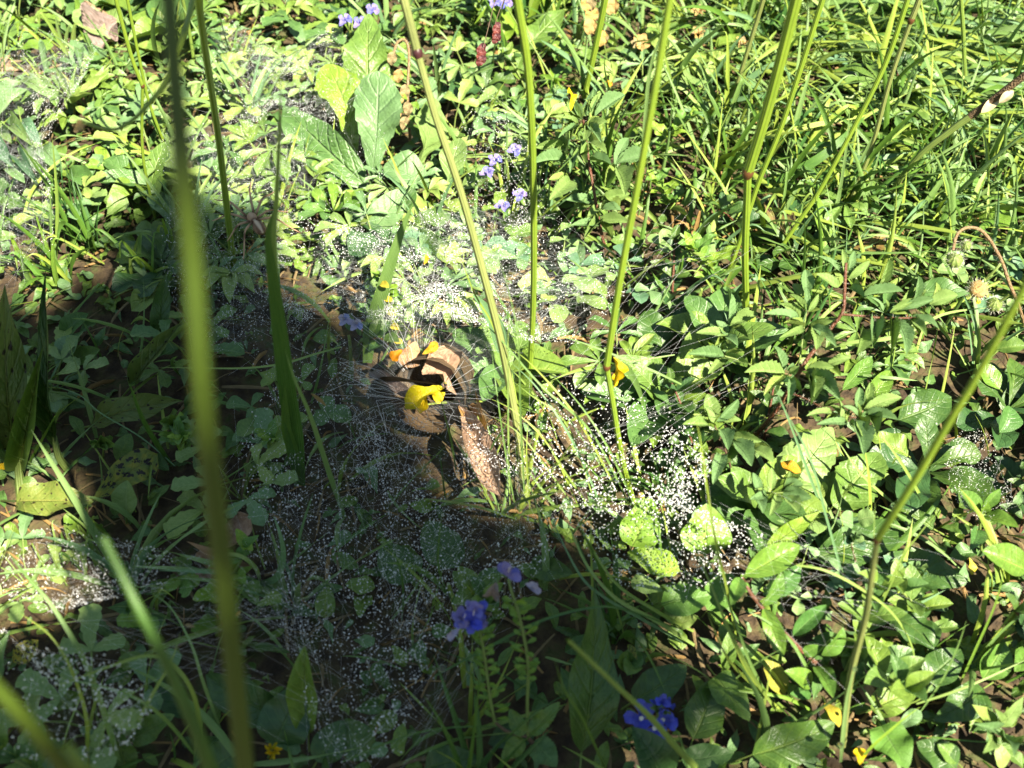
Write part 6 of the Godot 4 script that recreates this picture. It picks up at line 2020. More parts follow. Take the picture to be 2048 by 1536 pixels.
	lf("toothed", "pale", V(909, 100, 560), V(1106, 160, 331), 0.01814, -0.1066, "blade")
	st("greenstem", 0.00034, 0.00028, [885, 0, 558, 909, 100, 560], "stalk")
	th("broad_leaf", "bright oval leaf right of the hairy plant's middle", "leaf", V(1231, 0, 30), "broad leaves of the herb carpet")
	lf("rock", "rock", V(1147, 220, 213), V(1256, 280, 113), 0.00603, 0.096, "blade")
	st("greenstem", 0.00037, 0.00029, [1195, 0, 70, 1147, 220, 213], "stalk")
	th("broad_leaf", "upright bright oval leaf behind the lower hairy spray", "leaf", V(1295, 0, 110), "broad leaves of the herb carpet")
	lf("rock", "rock", V(1207, 220, 287), V(1307, 280, 175), 0.00711, 0.0164, "blade")
	st("greenstem", 0.00037, 0.00029, [1262, 0, 152, 1207, 220, 287], "stalk")
	th("broad_leaf", "large hairy leaf behind the drooping buds", "leaf", V(1618, 0, -479), "broad leaves of the herb carpet")
	lf("hairy", "broad", V(1528, 180, -301), V(1713, 220, -258), 0.0113, -0.0512, "blade")
	st("greenstem", 0.0004, 0.00032, [1563, 0, -480, 1528, 180, -301], "stalk")
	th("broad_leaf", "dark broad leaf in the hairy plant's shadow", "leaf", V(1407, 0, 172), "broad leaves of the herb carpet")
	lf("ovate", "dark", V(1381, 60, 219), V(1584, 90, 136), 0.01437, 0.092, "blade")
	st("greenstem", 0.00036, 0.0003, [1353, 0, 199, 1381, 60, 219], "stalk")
	th("broad_leaf", "broad shadowed leaf under the hairy plant", "leaf", V(1102, 0, 546), "broad leaves of the herb carpet")
	lf("toothed", "broad", V(1074, 80, 600), V(1261, 120, 408), 0.01524, 0.1713, "blade")
	st("greenstem", 0.00034, 0.00028, [1052, 0, 601, 1074, 80, 600], "stalk")
	th("broad_leaf", "round dark leaf right of the pale toothed leaf", "leaf", V(1407, 0, 334), "broad leaves of the herb carpet")
	lf("ovate", "broad", V(1381, 60, 378), V(1253, 90, 313), 0.01049, 0.1347, "blade")
	st("greenstem", 0.00035, 0.00029, [1436, 0, 356, 1381, 60, 378], "stalk")
	th("broad_leaf", "dark leaf right of the stem with the dangling petal", "leaf", V(730, 0, -252), "broad leaves of the herb carpet")
	lf("ovate", "dark", V(716, 60, -197), V(620, 90, -291), 0.0147, 0.0637, "blade")
	st("greenstem", 0.00039, 0.00032, [752, 0, -222, 716, 60, -197], "stalk")
	th("broad_leaf", "dark leaf behind the left hairy sprig", "leaf", V(581, 0, -174), "broad leaves of the herb carpet")
	lf("ovate", "dark", V(570, 60, -120), V(511, 90, -291), 0.01398, 0.029, "blade")
	st("greenstem", 0.00038, 0.00031, [594, 0, -125, 570, 60, -120], "stalk")
	th("broad_leaf", "mid-green leaf near the right edge below the buds", "leaf", V(1862, 0, -174), "broad leaves of the herb carpet")
	lf("ell", "broad", V(1781, 140, -49), V(1872, 180, -29), 0.00671, -0.062, "blade")
	st("greenstem", 0.00038, 0.00031, [1832, 0, -170, 1781, 140, -49], "stalk")
	th("broad_leaf", "bright leaf at the right edge", "leaf", V(1819, 0, 26), "broad leaves of the herb carpet")
	lf("ell", "rock", V(1751, 120, 126), V(1677, 160, 42), 0.0078, 0.0387, "blade")
	st("greenstem", 0.00037, 0.0003, [1832, 0, 56, 1751, 120, 126], "stalk")
	th("broad_leaf", "bright leaf low at the right edge", "leaf", V(1762, 0, 230), "broad leaves of the herb carpet")
	lf("ell", "rock", V(1696, 120, 322), V(1742, 160, 235), 0.00872, 0.186, "blade")
	st("greenstem", 0.00036, 0.00029, [1745, 0, 260, 1696, 120, 322], "stalk")
	th("broad_leaf", "lit spear-shaped leaf below the slim leaning stems", "leaf", V(1300, 0, -738), "broad leaves of the herb carpet")
	lf("lanc", "bright", V(1267, 80, -653), V(1254, 180, -870), 0.00853, 0, "blade")
	st("greenstem", 0.00041, 0.00034, [1293, 0, -657, 1267, 80, -653], "stalk")
	th("broad_leaf", "brown-blotched leaf under the brown collar", "leaf", V(1165, 0, -789), "broad leaves of the herb carpet")
	lf("ovate", "browned", V(1144, 60, -724), V(1021, 120, -951), 0.00971, 0, "blade")
	st("greenstem", 0.00042, 0.00034, [1190, 0, -717, 1144, 60, -724], "stalk")
	th("broad_leaf", "brown-ended leaf above the hairy plant's tip", "leaf", V(1408, 0, -743), "broad leaves of the herb carpet")
	lf("ell", "browned", V(1373, 80, -658), V(1620, 120, -629), 0.00775, 0, "blade")
	st("greenstem", 0.00042, 0.00034, [1340, 0, -739, 1373, 80, -658], "stalk")
	th("broad_leaf", "lit leaf right of the narrow silvery blade", "leaf", V(1861, 0, -1000), "broad leaves of the herb carpet")
	lf("ovate", "bright", V(1826, 60, -931), V(2016, 100, -1078), 0.01351, 0, "blade")
	st("greenstem", 0.00043, 0.00035, [1808, 0, -951, 1826, 60, -931], "stalk")
	th("broad_leaf", "round leaf at the far right under the withered stalk", "leaf", V(2176, 0, -1471), "broad leaves of the herb carpet")
	lf("ovate", "glauc", V(2109, 100, -1342), V(2245, 140, -1373), 0.00962, 0, "blade")
	st("greenstem", 0.00046, 0.00037, [2134, 0, -1450, 2109, 100, -1342], "stalk")
	th("broad_leaf", "lit leaf at the right edge above the drooping buds", "leaf", V(2002, 0, -935), "broad leaves of the herb carpet")
	lf("ovate", "bright", V(1952, 80, -845), V(2058, 120, -728), 0.01169, 0, "blade")
	st("greenstem", 0.00043, 0.00035, [1968, 0, -954, 1952, 80, -845], "stalk")
	th("broad_leaf", "dark leaf under the level pale blades", "leaf", V(1732, 0, -1435), "broad leaves of the herb carpet")
	lf("ovate", "broad", V(1700, 60, -1358), V(1834, 90, -1488), 0.01127, 0, "blade")
	st("greenstem", 0.00045, 0.00037, [1695, 0, -1393, 1700, 60, -1358], "stalk")
	th("dandelion", "leafy rosette of large toothed upright leaves at the top centre", "herb", V(-610, 0, -1093))
	marks.append([T.position, "large toothed rosette"])
	lf("dock", "pale", V(-615, 30, -1107), V(-568, 420, -1385), 0.0254, 0.1)
	lf("dock", "downy", V(-442, 30, -1141), V(-346, 340, -1320), 0.01427, 0.9)
	lf("toothed", "broad", V(-654, 80, -1538), V(-658, 360, -1927), 0.02202, -0.2)
	lf("dock", "bright", V(-692, 30, -1243), V(-819, 340, -1554), 0.01945, 0.3)
	lf("lanc", "broad", V(-615, 40, -1069), V(-1030, 160, -1504), 0.0203, -0.5)
	lf("obov", "broad", V(-610, 40, -1062), V(-688, 140, -818), 0.01055)
	lf("ell", "glauc", V(-601, 40, -770), V(-451, 180, -903), 0.01286, 0.2)
	lf("lanc", "pale", V(-695, 40, -776), V(-548, 140, -880), 0.01039)
	th("nodding_calyx", "nodding pinkish stalk with withered green buds behind the toothed rosette", "herb", V(-474, 0, -1387))
	marks.append([T.position, "nodding withered buds"])
	st("pinkstem", 0.00068, 0.00055, [-457, 10, -1374, -460, 240, -1430, -451, 380, -1563, -469, 420, -1616, -501, 420, -1597, -515, 400, -1551], "stem")
	lf("ovate", "chaff", V(-513, 410, -1544), V(-529, 350, -1528), 0.00437, 0, "bud")
	lf("ell", "bright", V(-505, 400, -1544), V(-470, 360, -1558), 0.00306, 0, "leaf")
	lf("ovate", "chaff", V(-489, 350, -1502), V(-502, 290, -1485), 0.00438, 0, "bud")
	lf("ell", "bright", V(-481, 340, -1502), V(-445, 300, -1515), 0.00307, 0, "leaf")
	lf("ovate", "chaff", V(-467, 310, -1449), V(-468, 250, -1431), 0.00438, 0, "bud")
	lf("ell", "bright", V(-459, 300, -1448), V(-423, 260, -1461), 0.00307, 0, "leaf")
	lf("ovate", "chaff", V(-499, 290, -1422), V(-494, 230, -1404), 0.00438, 0, "bud")
	lf("ell", "bright", V(-491, 280, -1422), V(-456, 240, -1434), 0.00307, 0, "leaf")
	lf("ovate", "chaff", V(-458, 250, -1405), V(-461, 190, -1386), 0.00439, 0, "bud")
	lf("ell", "bright", V(-450, 240, -1405), V(-413, 200, -1416), 0.00308, 0, "leaf")
	lf("ovate", "chaff", V(-513, 230, -1397), V(-508, 170, -1377), 0.0044, 0, "bud")
	lf("ell", "bright", V(-505, 220, -1396), V(-469, 180, -1407), 0.00309, 0, "leaf")
	lf("ovate", "chaff", V(-467, 190, -1379), V(-481, 130, -1358), 0.00442, 0, "bud")
	lf("ell", "bright", V(-459, 180, -1378), V(-422, 140, -1388), 0.0031, 0, "leaf")
	th("broad_leaf", "broad veined leaf behind the tall stem at the top", "leaf", V(68, 0, -2191), "broad leaves of the herb carpet")
	lf("ovate", "broad", V(67, 80, -2070), V(255, 180, -2253), 0.01468, 0, "blade")
	st("greenstem", 0.00041, 0.00033, [20, 0, -2107, 67, 80, -2070], "stalk")
	th("broad_leaf", "glossy leaf left of the broad veined one at the top", "leaf", V(-53, 0, -2235), "broad leaves of the herb carpet")
	lf("lanc", "bright", V(-52, 60, -2143), V(-11, 160, -2278), 0.00987, 0, "blade")
	st("greenstem", 0.00042, 0.00033, [-63, 0, -2162, -52, 60, -2143], "stalk")
	th("broad_leaf", "narrow lit leaf under the dangling spikelets", "leaf", V(130, 0, -1634), "broad leaves of the herb carpet")
	lf("lanc", "bright", V(126, 100, -1499), V(-56, 140, -1607), 0.00531, 0, "blade")
	st("greenstem", 0.00039, 0.0003, [176, 0, -1592, 126, 100, -1499], "stalk")
	th("grass_leaf", "grey-green flat blade behind the yellow-petalled plant", "grass blade", V(422, 40, -1747), "single grass blades")
	bl("bluegrass", 0.00359, [422, 40, -1747, 357, 120, -1778, 255, 180, -1850, 135, 220, -1925])
	th("bedstraw", "fine whorled bedstraw stem behind the yellow-petalled plant", "herb", V(218, 0, -1711))
	marks.append([T.position, "whorled bedstraw"])
	st("greenstem", 0.00047, 0.00031, [225, 10, -1671, 192, 120, -1738, 121, 220, -1803, 28, 320, -1892, -33, 360, -1995], "stem")
	lf("lanc", "bright", V(192, 120, -1738), V(264, 140, -1709), 0.00201)
	lf("lanc", "bright", V(192, 120, -1738), V(234, 140, -1624), 0.002)
	lf("lanc", "bright", V(192, 120, -1738), V(172, 140, -1603), 0.002)
	lf("lanc", "bright", V(192, 120, -1738), V(124, 140, -1662), 0.00201)
	lf("lanc", "bright", V(192, 120, -1738), V(126, 140, -1759), 0.00202)
	lf("lanc", "bright", V(192, 120, -1738), V(177, 140, -1819), 0.00203)
	lf("lanc", "bright", V(192, 120, -1738), V(240, 140, -1796), 0.00202)
	th("spotted_rosette", "rosette of tall dark-spotted lance leaves at the left edge", "herb", V(-1736, 0, 399))
	marks.append([T.position, "left spotted rosette"])
	lf("lanc", "spotted", V(-1741, 40, 363), V(-1630, 660, 139), 0.01401, 0.2)
	lf("lanc", "dark", V(-1616, 40, 327), V(-1544, 620, 11), 0.00799, 0.1)
	lf("lanc", "broad", V(-1713, 40, 421), V(-1515, 520, 277), 0.00838, 0.4)
	lf("lanc", "broad", V(-1751, 40, 399), V(-1704, 560, 135), 0.01016, -0.3)
	st("greenstem", 0.00173, 0.00114, [-1696, -10, 512, -1701, 60, 449, -1698, 120, 408], "stalk")
	st("greenstem", 0.00162, 0.00087, [-1574, -10, 378, -1592, 40, 363, -1599, 100, 321], "stalk")
	th("broad_leaf", "red-edged folded leaf in shade left of the blurred stem", "leaf", V(-1427, 0, 18), "broad leaves of the left shade")
	lf("lanc", "spotted", V(-1391, 80, 85), V(-1203, 220, -117), 0.00791, 0.0511, "blade")
	st("greenstem", 0.00043, 0.00036, [-1452, 0, 82, -1391, 80, 85], "stalk")
	th("broad_leaf", "low spotted leaf lying below the red-edged one", "leaf", V(-1532, 0, 199), "broad leaves of the left shade")
	lf("lanc", "spotted", V(-1508, 50, 238), V(-1166, 140, 194), 0.00948, -0.1216, "blade")
	st("greenstem", 0.00042, 0.00036, [-1593, 0, 222, -1508, 50, 238], "stalk")
	th("broad_leaf", "pale triangular leaf with dark blotches at the left", "leaf", V(-1706, 0, 526), "broad leaves of the left shade")
	lf("ovate", "spotted", V(-1589, 220, 675), V(-1333, 240, 691), 0.01145, -0.1364, "blade")
	st("greenstem", 0.0004, 0.00032, [-1759, 0, 525, -1589, 220, 675], "stalk")
	th("broad_leaf", "yellow leaf thick with black spots in the left shade", "leaf", V(-1460, 0, 546), "broad leaves of the left shade")
	lf("obov", "yellowing", V(-1432, 60, 587), V(-1222, 100, 400), 0.01476, 0.0204, "blade")
	st("greenstem", 0.0004, 0.00034, [-1498, 0, 589, -1432, 60, 587], "stalk")
	th("broad_leaf", "pale grey leaf below the black-spotted yellow one", "leaf", V(-1313, 0, 587), "broad leaves of the left shade")
	lf("ell", "pale", V(-1289, 60, 627), V(-1276, 160, 551), 0.00889, -0.144, "blade")
	st("greenstem", 0.0004, 0.00033, [-1307, 0, 616, -1289, 60, 627], "stalk")
	th("broad_leaf", "green upright leaf behind the blurred stem's middle", "leaf", V(-1370, 0, -226), "broad leaves of the left shade")
	lf("lanc", "dark", V(-1345, 60, -171), V(-1298, 260, -332), 0.00724, 0.1352, "blade")
	st("greenstem", 0.00045, 0.00038, [-1362, 0, -156, -1345, 60, -171], "stalk")
	th("broad_leaf", "round leaf half in sun at the shade's top edge", "leaf", V(-1366, 0, -574), "broad leaves of the left shade")
	lf("obov", "pale", V(-1341, 60, -513), V(-1460, 100, -282), 0.01045, 0.0155, "blade")
	st("greenstem", 0.00048, 0.0004, [-1337, 0, -615, -1341, 60, -513], "stalk")
	th("broad_leaf", "small round leaf in the shade near the brown twig", "leaf", V(-1740, 0, -222), "broad leaves of the left shade")
	lf("ell", "broad", V(-1719, 40, -185), V(-1623, 100, -269), 0.00765, -0.0615, "blade")
	st("greenstem", 0.00045, 0.00038, [-1753, 0, -194, -1719, 40, -185], "stalk")
	th("broad_leaf", "dim oval leaf under the web at left", "leaf", V(-1676, 0, -106), "broad leaves of the left shade")
	lf("ell", "broad", V(-1655, 40, -71), V(-1545, 80, -103), 0.00688, 0.1755, "blade")
	st("greenstem", 0.00044, 0.00038, [-1694, 0, -93, -1655, 40, -71], "stalk")
	th("broad_leaf", "dim leaf beneath the low spotted leaf", "leaf", V(-1669, 0, 90), "broad leaves of the left shade")
	lf("ovate", "dark", V(-1649, 40, 122), V(-1522, 80, 170), 0.00664, 0.0837, "blade")
	st("greenstem", 0.00043, 0.00036, [-1691, 0, 87, -1649, 40, 122], "stalk")
	th("twig", "thin brown twig lying in the shade at the left", "twig", V(-1699, 20, -72))
	marks.append([T.position, "brown twig"])
	st("wood", 0.00069, 0.00045, [-1694, 30, -55, -1660, 50, -129, -1617, 60, -236], "twig")
	th("leaf_rosette", "small upright rosette in the shade left of the blurred stem", "herb", V(-1213, 0, 252))
	marks.append([T.position, "small shaded rosette"])
	st("greenstem", 0.00042, 0.00029, [-1209, 0, 275, -1161, 160, 331], "stem")
	lf("obov", "broad", V(-1165, 150, 323), V(-1078, 240, 391), 0.00341)
	lf("obov", "broad", V(-1165, 150, 323), V(-1113, 240, 420), 0.0034)
	lf("obov", "broad", V(-1165, 150, 323), V(-1169, 240, 407), 0.0034)
	lf("obov", "broad", V(-1165, 150, 323), V(-1190, 240, 366), 0.00341)
	lf("obov", "broad", V(-1165, 150, 323), V(-1154, 240, 337), 0.00342)
	lf("obov", "broad", V(-1165, 150, 323), V(-1097, 240, 350), 0.00342)
	th("leaf_rosette", "dim sprig with rounded leaves in the left shade", "herb", V(-1452, 0, 334))
	st("greenstem", 0.00041, 0.00028, [-1447, 0, 356, -1390, 160, 409], "stem")
	lf("obov", "broad", V(-1394, 150, 402), V(-1312, 240, 465), 0.00336)
	lf("obov", "broad", V(-1394, 150, 402), V(-1339, 240, 488), 0.00336)
	lf("obov", "broad", V(-1394, 150, 402), V(-1384, 240, 478), 0.00336)
	lf("obov", "broad", V(-1394, 150, 402), V(-1401, 240, 446), 0.00337)
	lf("obov", "broad", V(-1394, 150, 402), V(-1374, 240, 423), 0.00338)
	lf("obov", "broad", V(-1394, 150, 402), V(-1329, 240, 433), 0.00337)
	th("broad_leaf", "upright oval leaf at the bottom left of centre", "leaf", V(-605, 0, 1355), "broad leaves of the left shade")
	lf("ell", "broad", V(-593, 60, 1380), V(-580, 340, 1241), 0.00881, -0.1812, "blade")
	st("greenstem", 0.00034, 0.00029, [-596, 0, 1409, -593, 60, 1380], "stalk")
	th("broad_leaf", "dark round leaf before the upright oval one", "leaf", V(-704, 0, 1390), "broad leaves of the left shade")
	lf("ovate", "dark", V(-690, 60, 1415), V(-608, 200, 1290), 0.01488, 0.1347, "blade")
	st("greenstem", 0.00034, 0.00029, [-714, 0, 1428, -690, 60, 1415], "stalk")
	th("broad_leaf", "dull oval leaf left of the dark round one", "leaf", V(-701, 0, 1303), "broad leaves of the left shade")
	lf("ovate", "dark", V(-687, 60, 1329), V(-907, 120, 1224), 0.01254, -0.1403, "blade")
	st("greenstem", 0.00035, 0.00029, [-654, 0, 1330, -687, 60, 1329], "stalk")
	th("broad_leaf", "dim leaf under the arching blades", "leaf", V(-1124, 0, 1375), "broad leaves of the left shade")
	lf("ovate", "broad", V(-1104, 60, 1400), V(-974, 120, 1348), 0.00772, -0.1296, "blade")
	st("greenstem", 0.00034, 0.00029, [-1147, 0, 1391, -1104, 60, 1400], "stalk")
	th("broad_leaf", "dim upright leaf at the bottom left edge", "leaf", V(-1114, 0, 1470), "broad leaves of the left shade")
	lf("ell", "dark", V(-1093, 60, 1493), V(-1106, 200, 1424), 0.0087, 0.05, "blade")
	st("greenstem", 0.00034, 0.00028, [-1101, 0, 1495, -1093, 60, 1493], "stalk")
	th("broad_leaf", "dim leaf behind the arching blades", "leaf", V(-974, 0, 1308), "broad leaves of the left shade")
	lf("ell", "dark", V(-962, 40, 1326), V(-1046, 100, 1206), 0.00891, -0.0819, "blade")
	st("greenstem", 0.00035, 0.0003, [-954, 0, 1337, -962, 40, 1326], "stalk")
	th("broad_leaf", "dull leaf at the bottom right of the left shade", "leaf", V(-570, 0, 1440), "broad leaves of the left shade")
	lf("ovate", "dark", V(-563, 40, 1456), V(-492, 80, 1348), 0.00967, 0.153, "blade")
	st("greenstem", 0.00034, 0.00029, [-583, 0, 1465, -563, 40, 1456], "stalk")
	th("broad_leaf", "dim leaf low at the bottom left corner", "leaf", V(-883, 0, 1463), "broad leaves of the left shade")
	lf("ovate", "dark", V(-874, 30, 1474), V(-777, 60, 1415), 0.01154, -0.0877, "blade")
	st("greenstem", 0.00034, 0.00029, [-900, 0, 1477, -874, 30, 1474], "stalk")
	th("broad_leaf", "yellow-blotched leaf near the left edge dew", "leaf", V(-1546, 0, 1125), "broad leaves of the left shade")
	lf("ell", "yellowing", V(-1527, 40, 1145), V(-1451, 80, 1092), 0.00664, 0.057, "blade")
	st("greenstem", 0.00036, 0.00031, [-1557, 0, 1139, -1527, 40, 1145], "stalk")
	th("hairy_leaf", "white-haired leaf cut off by the left edge near the dew", "leaf", V(-1580, 0, 1186))
	marks.append([T.position, "white-haired leaf"])
	lf("hairy", "downy", V(-1542, 60, 1225), V(-1459, 260, 1153), 0.00739, 0, "blade")
	th("toothed_herb", "toothed three-part leaf lit at the shade's edge, lower left", "herb", V(-815, 0, 946))
	marks.append([T.position, "shade-edge toothed leaf"])
	st("greenstem", 0.00032, 0.00023, [-807, 0, 964, -792, 100, 983], "stalk")
	lf("cut", "broad", V(-790, 110, 989), V(-867, 150, 909), 0.00596, 0, "leaflet")
	lf("cut", "broad", V(-790, 110, 989), V(-806, 150, 921), 0.00622, 0, "leaflet")
	lf("cut", "broad", V(-790, 110, 989), V(-710, 150, 976), 0.00619, 0, "leaflet")
	th("toothed_herb", "toothed leaf under the tan leaf scrap", "herb", V(-1083, 0, 843))
	marks.append([T.position, "scrap-shaded toothed leaf"])
	st("greenstem", 0.00033, 0.00024, [-1074, 0, 861, -1053, 100, 883], "stalk")
	lf("cut", "bright", V(-1049, 110, 889), V(-995, 150, 976), 0.00676, 0, "leaflet")
	lf("cut", "bright", V(-1049, 110, 889), V(-1062, 150, 965), 0.00625, 0, "leaflet")
	lf("cut", "bright", V(-1049, 110, 889), V(-970, 150, 930), 0.00575, 0, "leaflet")
	th("toothed_herb", "lit toothed leaf at the left edge", "herb", V(-1467, 0, 631))
	st("greenstem", 0.00034, 0.00025, [-1456, 0, 651, -1426, 100, 676], "stalk")
	lf("cut", "bright", V(-1422, 110, 683), V(-1419, 150, 753), 0.00595, 0, "leaflet")
	lf("cut", "bright", V(-1422, 110, 683), V(-1369, 150, 696), 0.00489, 0, "leaflet")
	lf("cut", "bright", V(-1422, 110, 683), V(-1457, 150, 690), 0.00489, 0, "leaflet")
	th("toothed_herb", "toothed leaf below the blurred leaf stalk", "herb", V(-1166, 0, 1017))
	st("greenstem", 0.00032, 0.00023, [-1157, 0, 1034, -1133, 100, 1052], "stalk")
	lf("cut", "bright", V(-1129, 110, 1057), V(-1201, 150, 1056), 0.0061, 0, "leaflet")
	lf("cut", "bright", V(-1129, 110, 1057), V(-1165, 150, 1034), 0.00509, 0, "leaflet")
	lf("cut", "bright", V(-1129, 110, 1057), V(-1066, 150, 1073), 0.00609, 0, "leaflet")
	th("dry_leaf", "tan dead leaf scrap at the shade's edge, lower left", "leaf", V(-918, 0, 818))
	marks.append([T.position, "tan leaf scrap"])
	lf("dead", "dead", V(-983, 40, 823), V(-820, 120, 858), 0.01016, 0, "blade")
	lf("dead", "dead", V(-952, 100, 791), V(-849, 160, 690), 0.01239, 0, "blade")
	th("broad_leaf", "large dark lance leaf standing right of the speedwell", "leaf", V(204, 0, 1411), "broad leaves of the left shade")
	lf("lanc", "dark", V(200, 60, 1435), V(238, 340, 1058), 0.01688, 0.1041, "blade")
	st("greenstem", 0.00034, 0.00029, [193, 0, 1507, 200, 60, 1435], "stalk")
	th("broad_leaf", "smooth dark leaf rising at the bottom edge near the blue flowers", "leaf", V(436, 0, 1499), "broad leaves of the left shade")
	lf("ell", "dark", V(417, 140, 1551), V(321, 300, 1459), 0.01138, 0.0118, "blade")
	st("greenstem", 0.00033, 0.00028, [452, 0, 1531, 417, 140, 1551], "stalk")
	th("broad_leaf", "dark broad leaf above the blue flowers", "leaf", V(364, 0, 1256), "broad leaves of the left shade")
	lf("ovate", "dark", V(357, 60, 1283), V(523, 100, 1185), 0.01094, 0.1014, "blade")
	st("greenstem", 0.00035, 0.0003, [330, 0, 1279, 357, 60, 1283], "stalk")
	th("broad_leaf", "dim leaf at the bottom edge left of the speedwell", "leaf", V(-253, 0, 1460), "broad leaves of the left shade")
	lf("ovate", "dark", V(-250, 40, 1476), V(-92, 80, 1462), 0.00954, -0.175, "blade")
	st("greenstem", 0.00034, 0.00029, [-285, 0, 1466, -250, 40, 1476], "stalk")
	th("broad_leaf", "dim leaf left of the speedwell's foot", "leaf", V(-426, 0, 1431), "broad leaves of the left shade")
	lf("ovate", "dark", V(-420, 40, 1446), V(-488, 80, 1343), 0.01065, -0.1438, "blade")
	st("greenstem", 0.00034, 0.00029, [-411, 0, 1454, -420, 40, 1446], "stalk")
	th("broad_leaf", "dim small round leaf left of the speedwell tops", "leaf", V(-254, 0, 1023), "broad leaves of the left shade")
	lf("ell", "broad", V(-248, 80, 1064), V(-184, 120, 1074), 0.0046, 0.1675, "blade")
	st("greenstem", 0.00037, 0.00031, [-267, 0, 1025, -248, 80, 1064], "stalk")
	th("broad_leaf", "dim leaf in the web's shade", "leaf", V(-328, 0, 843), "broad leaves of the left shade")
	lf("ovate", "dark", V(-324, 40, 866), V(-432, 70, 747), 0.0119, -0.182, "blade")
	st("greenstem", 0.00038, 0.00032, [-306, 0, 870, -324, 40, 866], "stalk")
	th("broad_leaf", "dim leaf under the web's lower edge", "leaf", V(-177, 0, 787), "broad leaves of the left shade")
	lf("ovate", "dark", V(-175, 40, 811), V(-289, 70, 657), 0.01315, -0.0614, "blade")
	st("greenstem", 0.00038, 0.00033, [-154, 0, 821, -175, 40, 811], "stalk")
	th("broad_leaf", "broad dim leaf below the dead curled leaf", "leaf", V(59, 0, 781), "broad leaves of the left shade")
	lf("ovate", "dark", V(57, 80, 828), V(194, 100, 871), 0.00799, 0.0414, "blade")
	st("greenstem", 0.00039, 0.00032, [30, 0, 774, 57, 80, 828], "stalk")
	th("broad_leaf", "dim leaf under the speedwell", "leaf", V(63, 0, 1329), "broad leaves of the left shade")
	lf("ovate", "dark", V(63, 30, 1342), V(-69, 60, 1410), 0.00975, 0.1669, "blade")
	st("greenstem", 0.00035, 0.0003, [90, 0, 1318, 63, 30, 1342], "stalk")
	th("clover", "round-leaved clover in shade above the lone blue flowers", "herb", V(367, 0, 1169))
	marks.append([T.position, "shaded round clover"])
	lf("round", "broad", V(359, 80, 1164), V(370, 120, 1140), 0.00603)
	lf("round", "broad", V(359, 80, 1164), V(341, 120, 1226), 0.00598)
	lf("round", "broad", V(359, 80, 1164), V(312, 120, 1184), 0.00601)
	lf("round", "broad", V(359, 80, 1164), V(385, 120, 1200), 0.006)
	st("greenstem", 0.00026, 0.0002, [367, 0, 1175, 359, 80, 1164], "stalk")
	th("speedwell", "speedwell with two leafy flower spikes and fading blue blooms, bottom centre", "flower", V(105, 0, 1480))
	marks.append([T.position, "two-spiked speedwell"])
	st("duskstem", 0.00087, 0.0006, [109, 10, 1488, 74, 120, 1454, 40, 200, 1446], "stem")
	st("duskstem", 0.00051, 0.00041, [40, 200, 1446, -11, 240, 1450, -47, 280, 1439], "branch")
	st("greenstem", 0.00045, 0.00031, [-47, 280, 1439, -60, 360, 1398, -70, 440, 1350, -80, 520, 1313, -93, 560, 1286], "spike")
	st("greenstem", 0.00051, 0.00031, [43, 200, 1443, 42, 300, 1386, 43, 420, 1331, 21, 540, 1265, -1, 600, 1219, -10, 620, 1191], "spike")
	lf("toothed", "broad", V(31, 220, 1452), V(-6, 260, 1392), 0.00461)
	lf("toothed", "broad", V(49, 220, 1447), V(132, 280, 1381), 0.00507)
	lf("toothed", "broad", V(31, 180, 1445), V(-29, 180, 1502), 0.00556)
	lf("toothed", "broad", V(59, 160, 1446), V(123, 160, 1517), 0.00789)
	lf("obov", "bright", V(-47, 280, 1429), V(-76, 300, 1414), 0.00155, 0, "bract")
	lf("obov", "bright", V(-47, 280, 1429), V(-8, 281, 1430), 0.00155, 0, "bract")
	lf("obov", "bright", V(42, 380, 1360), V(17, 386, 1358), 0.00153, 0, "bract")
	lf("obov", "bright", V(35, 380, 1358), V(15, 400, 1350), 0.00126, 0, "bract")
	lf("obov", "bright", V(42, 380, 1360), V(66, 402, 1368), 0.00153, 0, "bract")
	lf("obov", "bright", V(-50, 301, 1420), V(-72, 328, 1402), 0.00154, 0, "bract")
	lf("obov", "bright", V(-50, 301, 1420), V(-8, 317, 1416), 0.00154, 0, "bract")
	lf("obov", "bright", V(-38, 301, 1416), V(-4, 321, 1403), 0.00127, 0, "bract")
	lf("obov", "bright", V(42, 388, 1354), V(20, 398, 1348), 0.00153, 0, "bract")
	lf("obov", "bright", V(42, 388, 1354), V(66, 409, 1339), 0.00153, 0, "bract")
	lf("obov", "bright", V(-54, 323, 1410), V(-76, 327, 1381), 0.00154, 0, "bract")
	lf("obov", "bright", V(-61, 323, 1401), V(-78, 343, 1374), 0.00127, 0, "bract")
	lf("obov", "bright", V(-54, 323, 1410), V(-12, 352, 1428), 0.00153, 0, "bract")
	lf("obov", "bright", V(42, 396, 1348), V(10, 416, 1346), 0.00153, 0, "bract")
	lf("obov", "bright", V(42, 396, 1348), V(65, 413, 1348), 0.00153, 0, "bract")
	lf("obov", "bright", V(49, 396, 1345), V(68, 416, 1335), 0.00126, 0, "bract")
	lf("obov", "bright", V(-57, 344, 1401), V(-92, 344, 1393), 0.00154, 0, "bract")
	lf("obov", "bright", V(-57, 344, 1401), V(-36, 363, 1388), 0.00153, 0, "bract")
	lf("obov", "bright", V(42, 404, 1342), V(5, 433, 1348), 0.00152, 0, "bract")
	lf("obov", "bright", V(31, 404, 1340), V(1, 424, 1329), 0.00126, 0, "bract")
	lf("obov", "bright", V(42, 404, 1342), V(66, 418, 1331), 0.00153, 0, "bract")
	lf("obov", "bright", V(-61, 365, 1391), V(-102, 395, 1390), 0.00152, 0, "bract")
	lf("obov", "bright", V(-61, 365, 1391), V(-18, 366, 1382), 0.00153, 0, "bract")
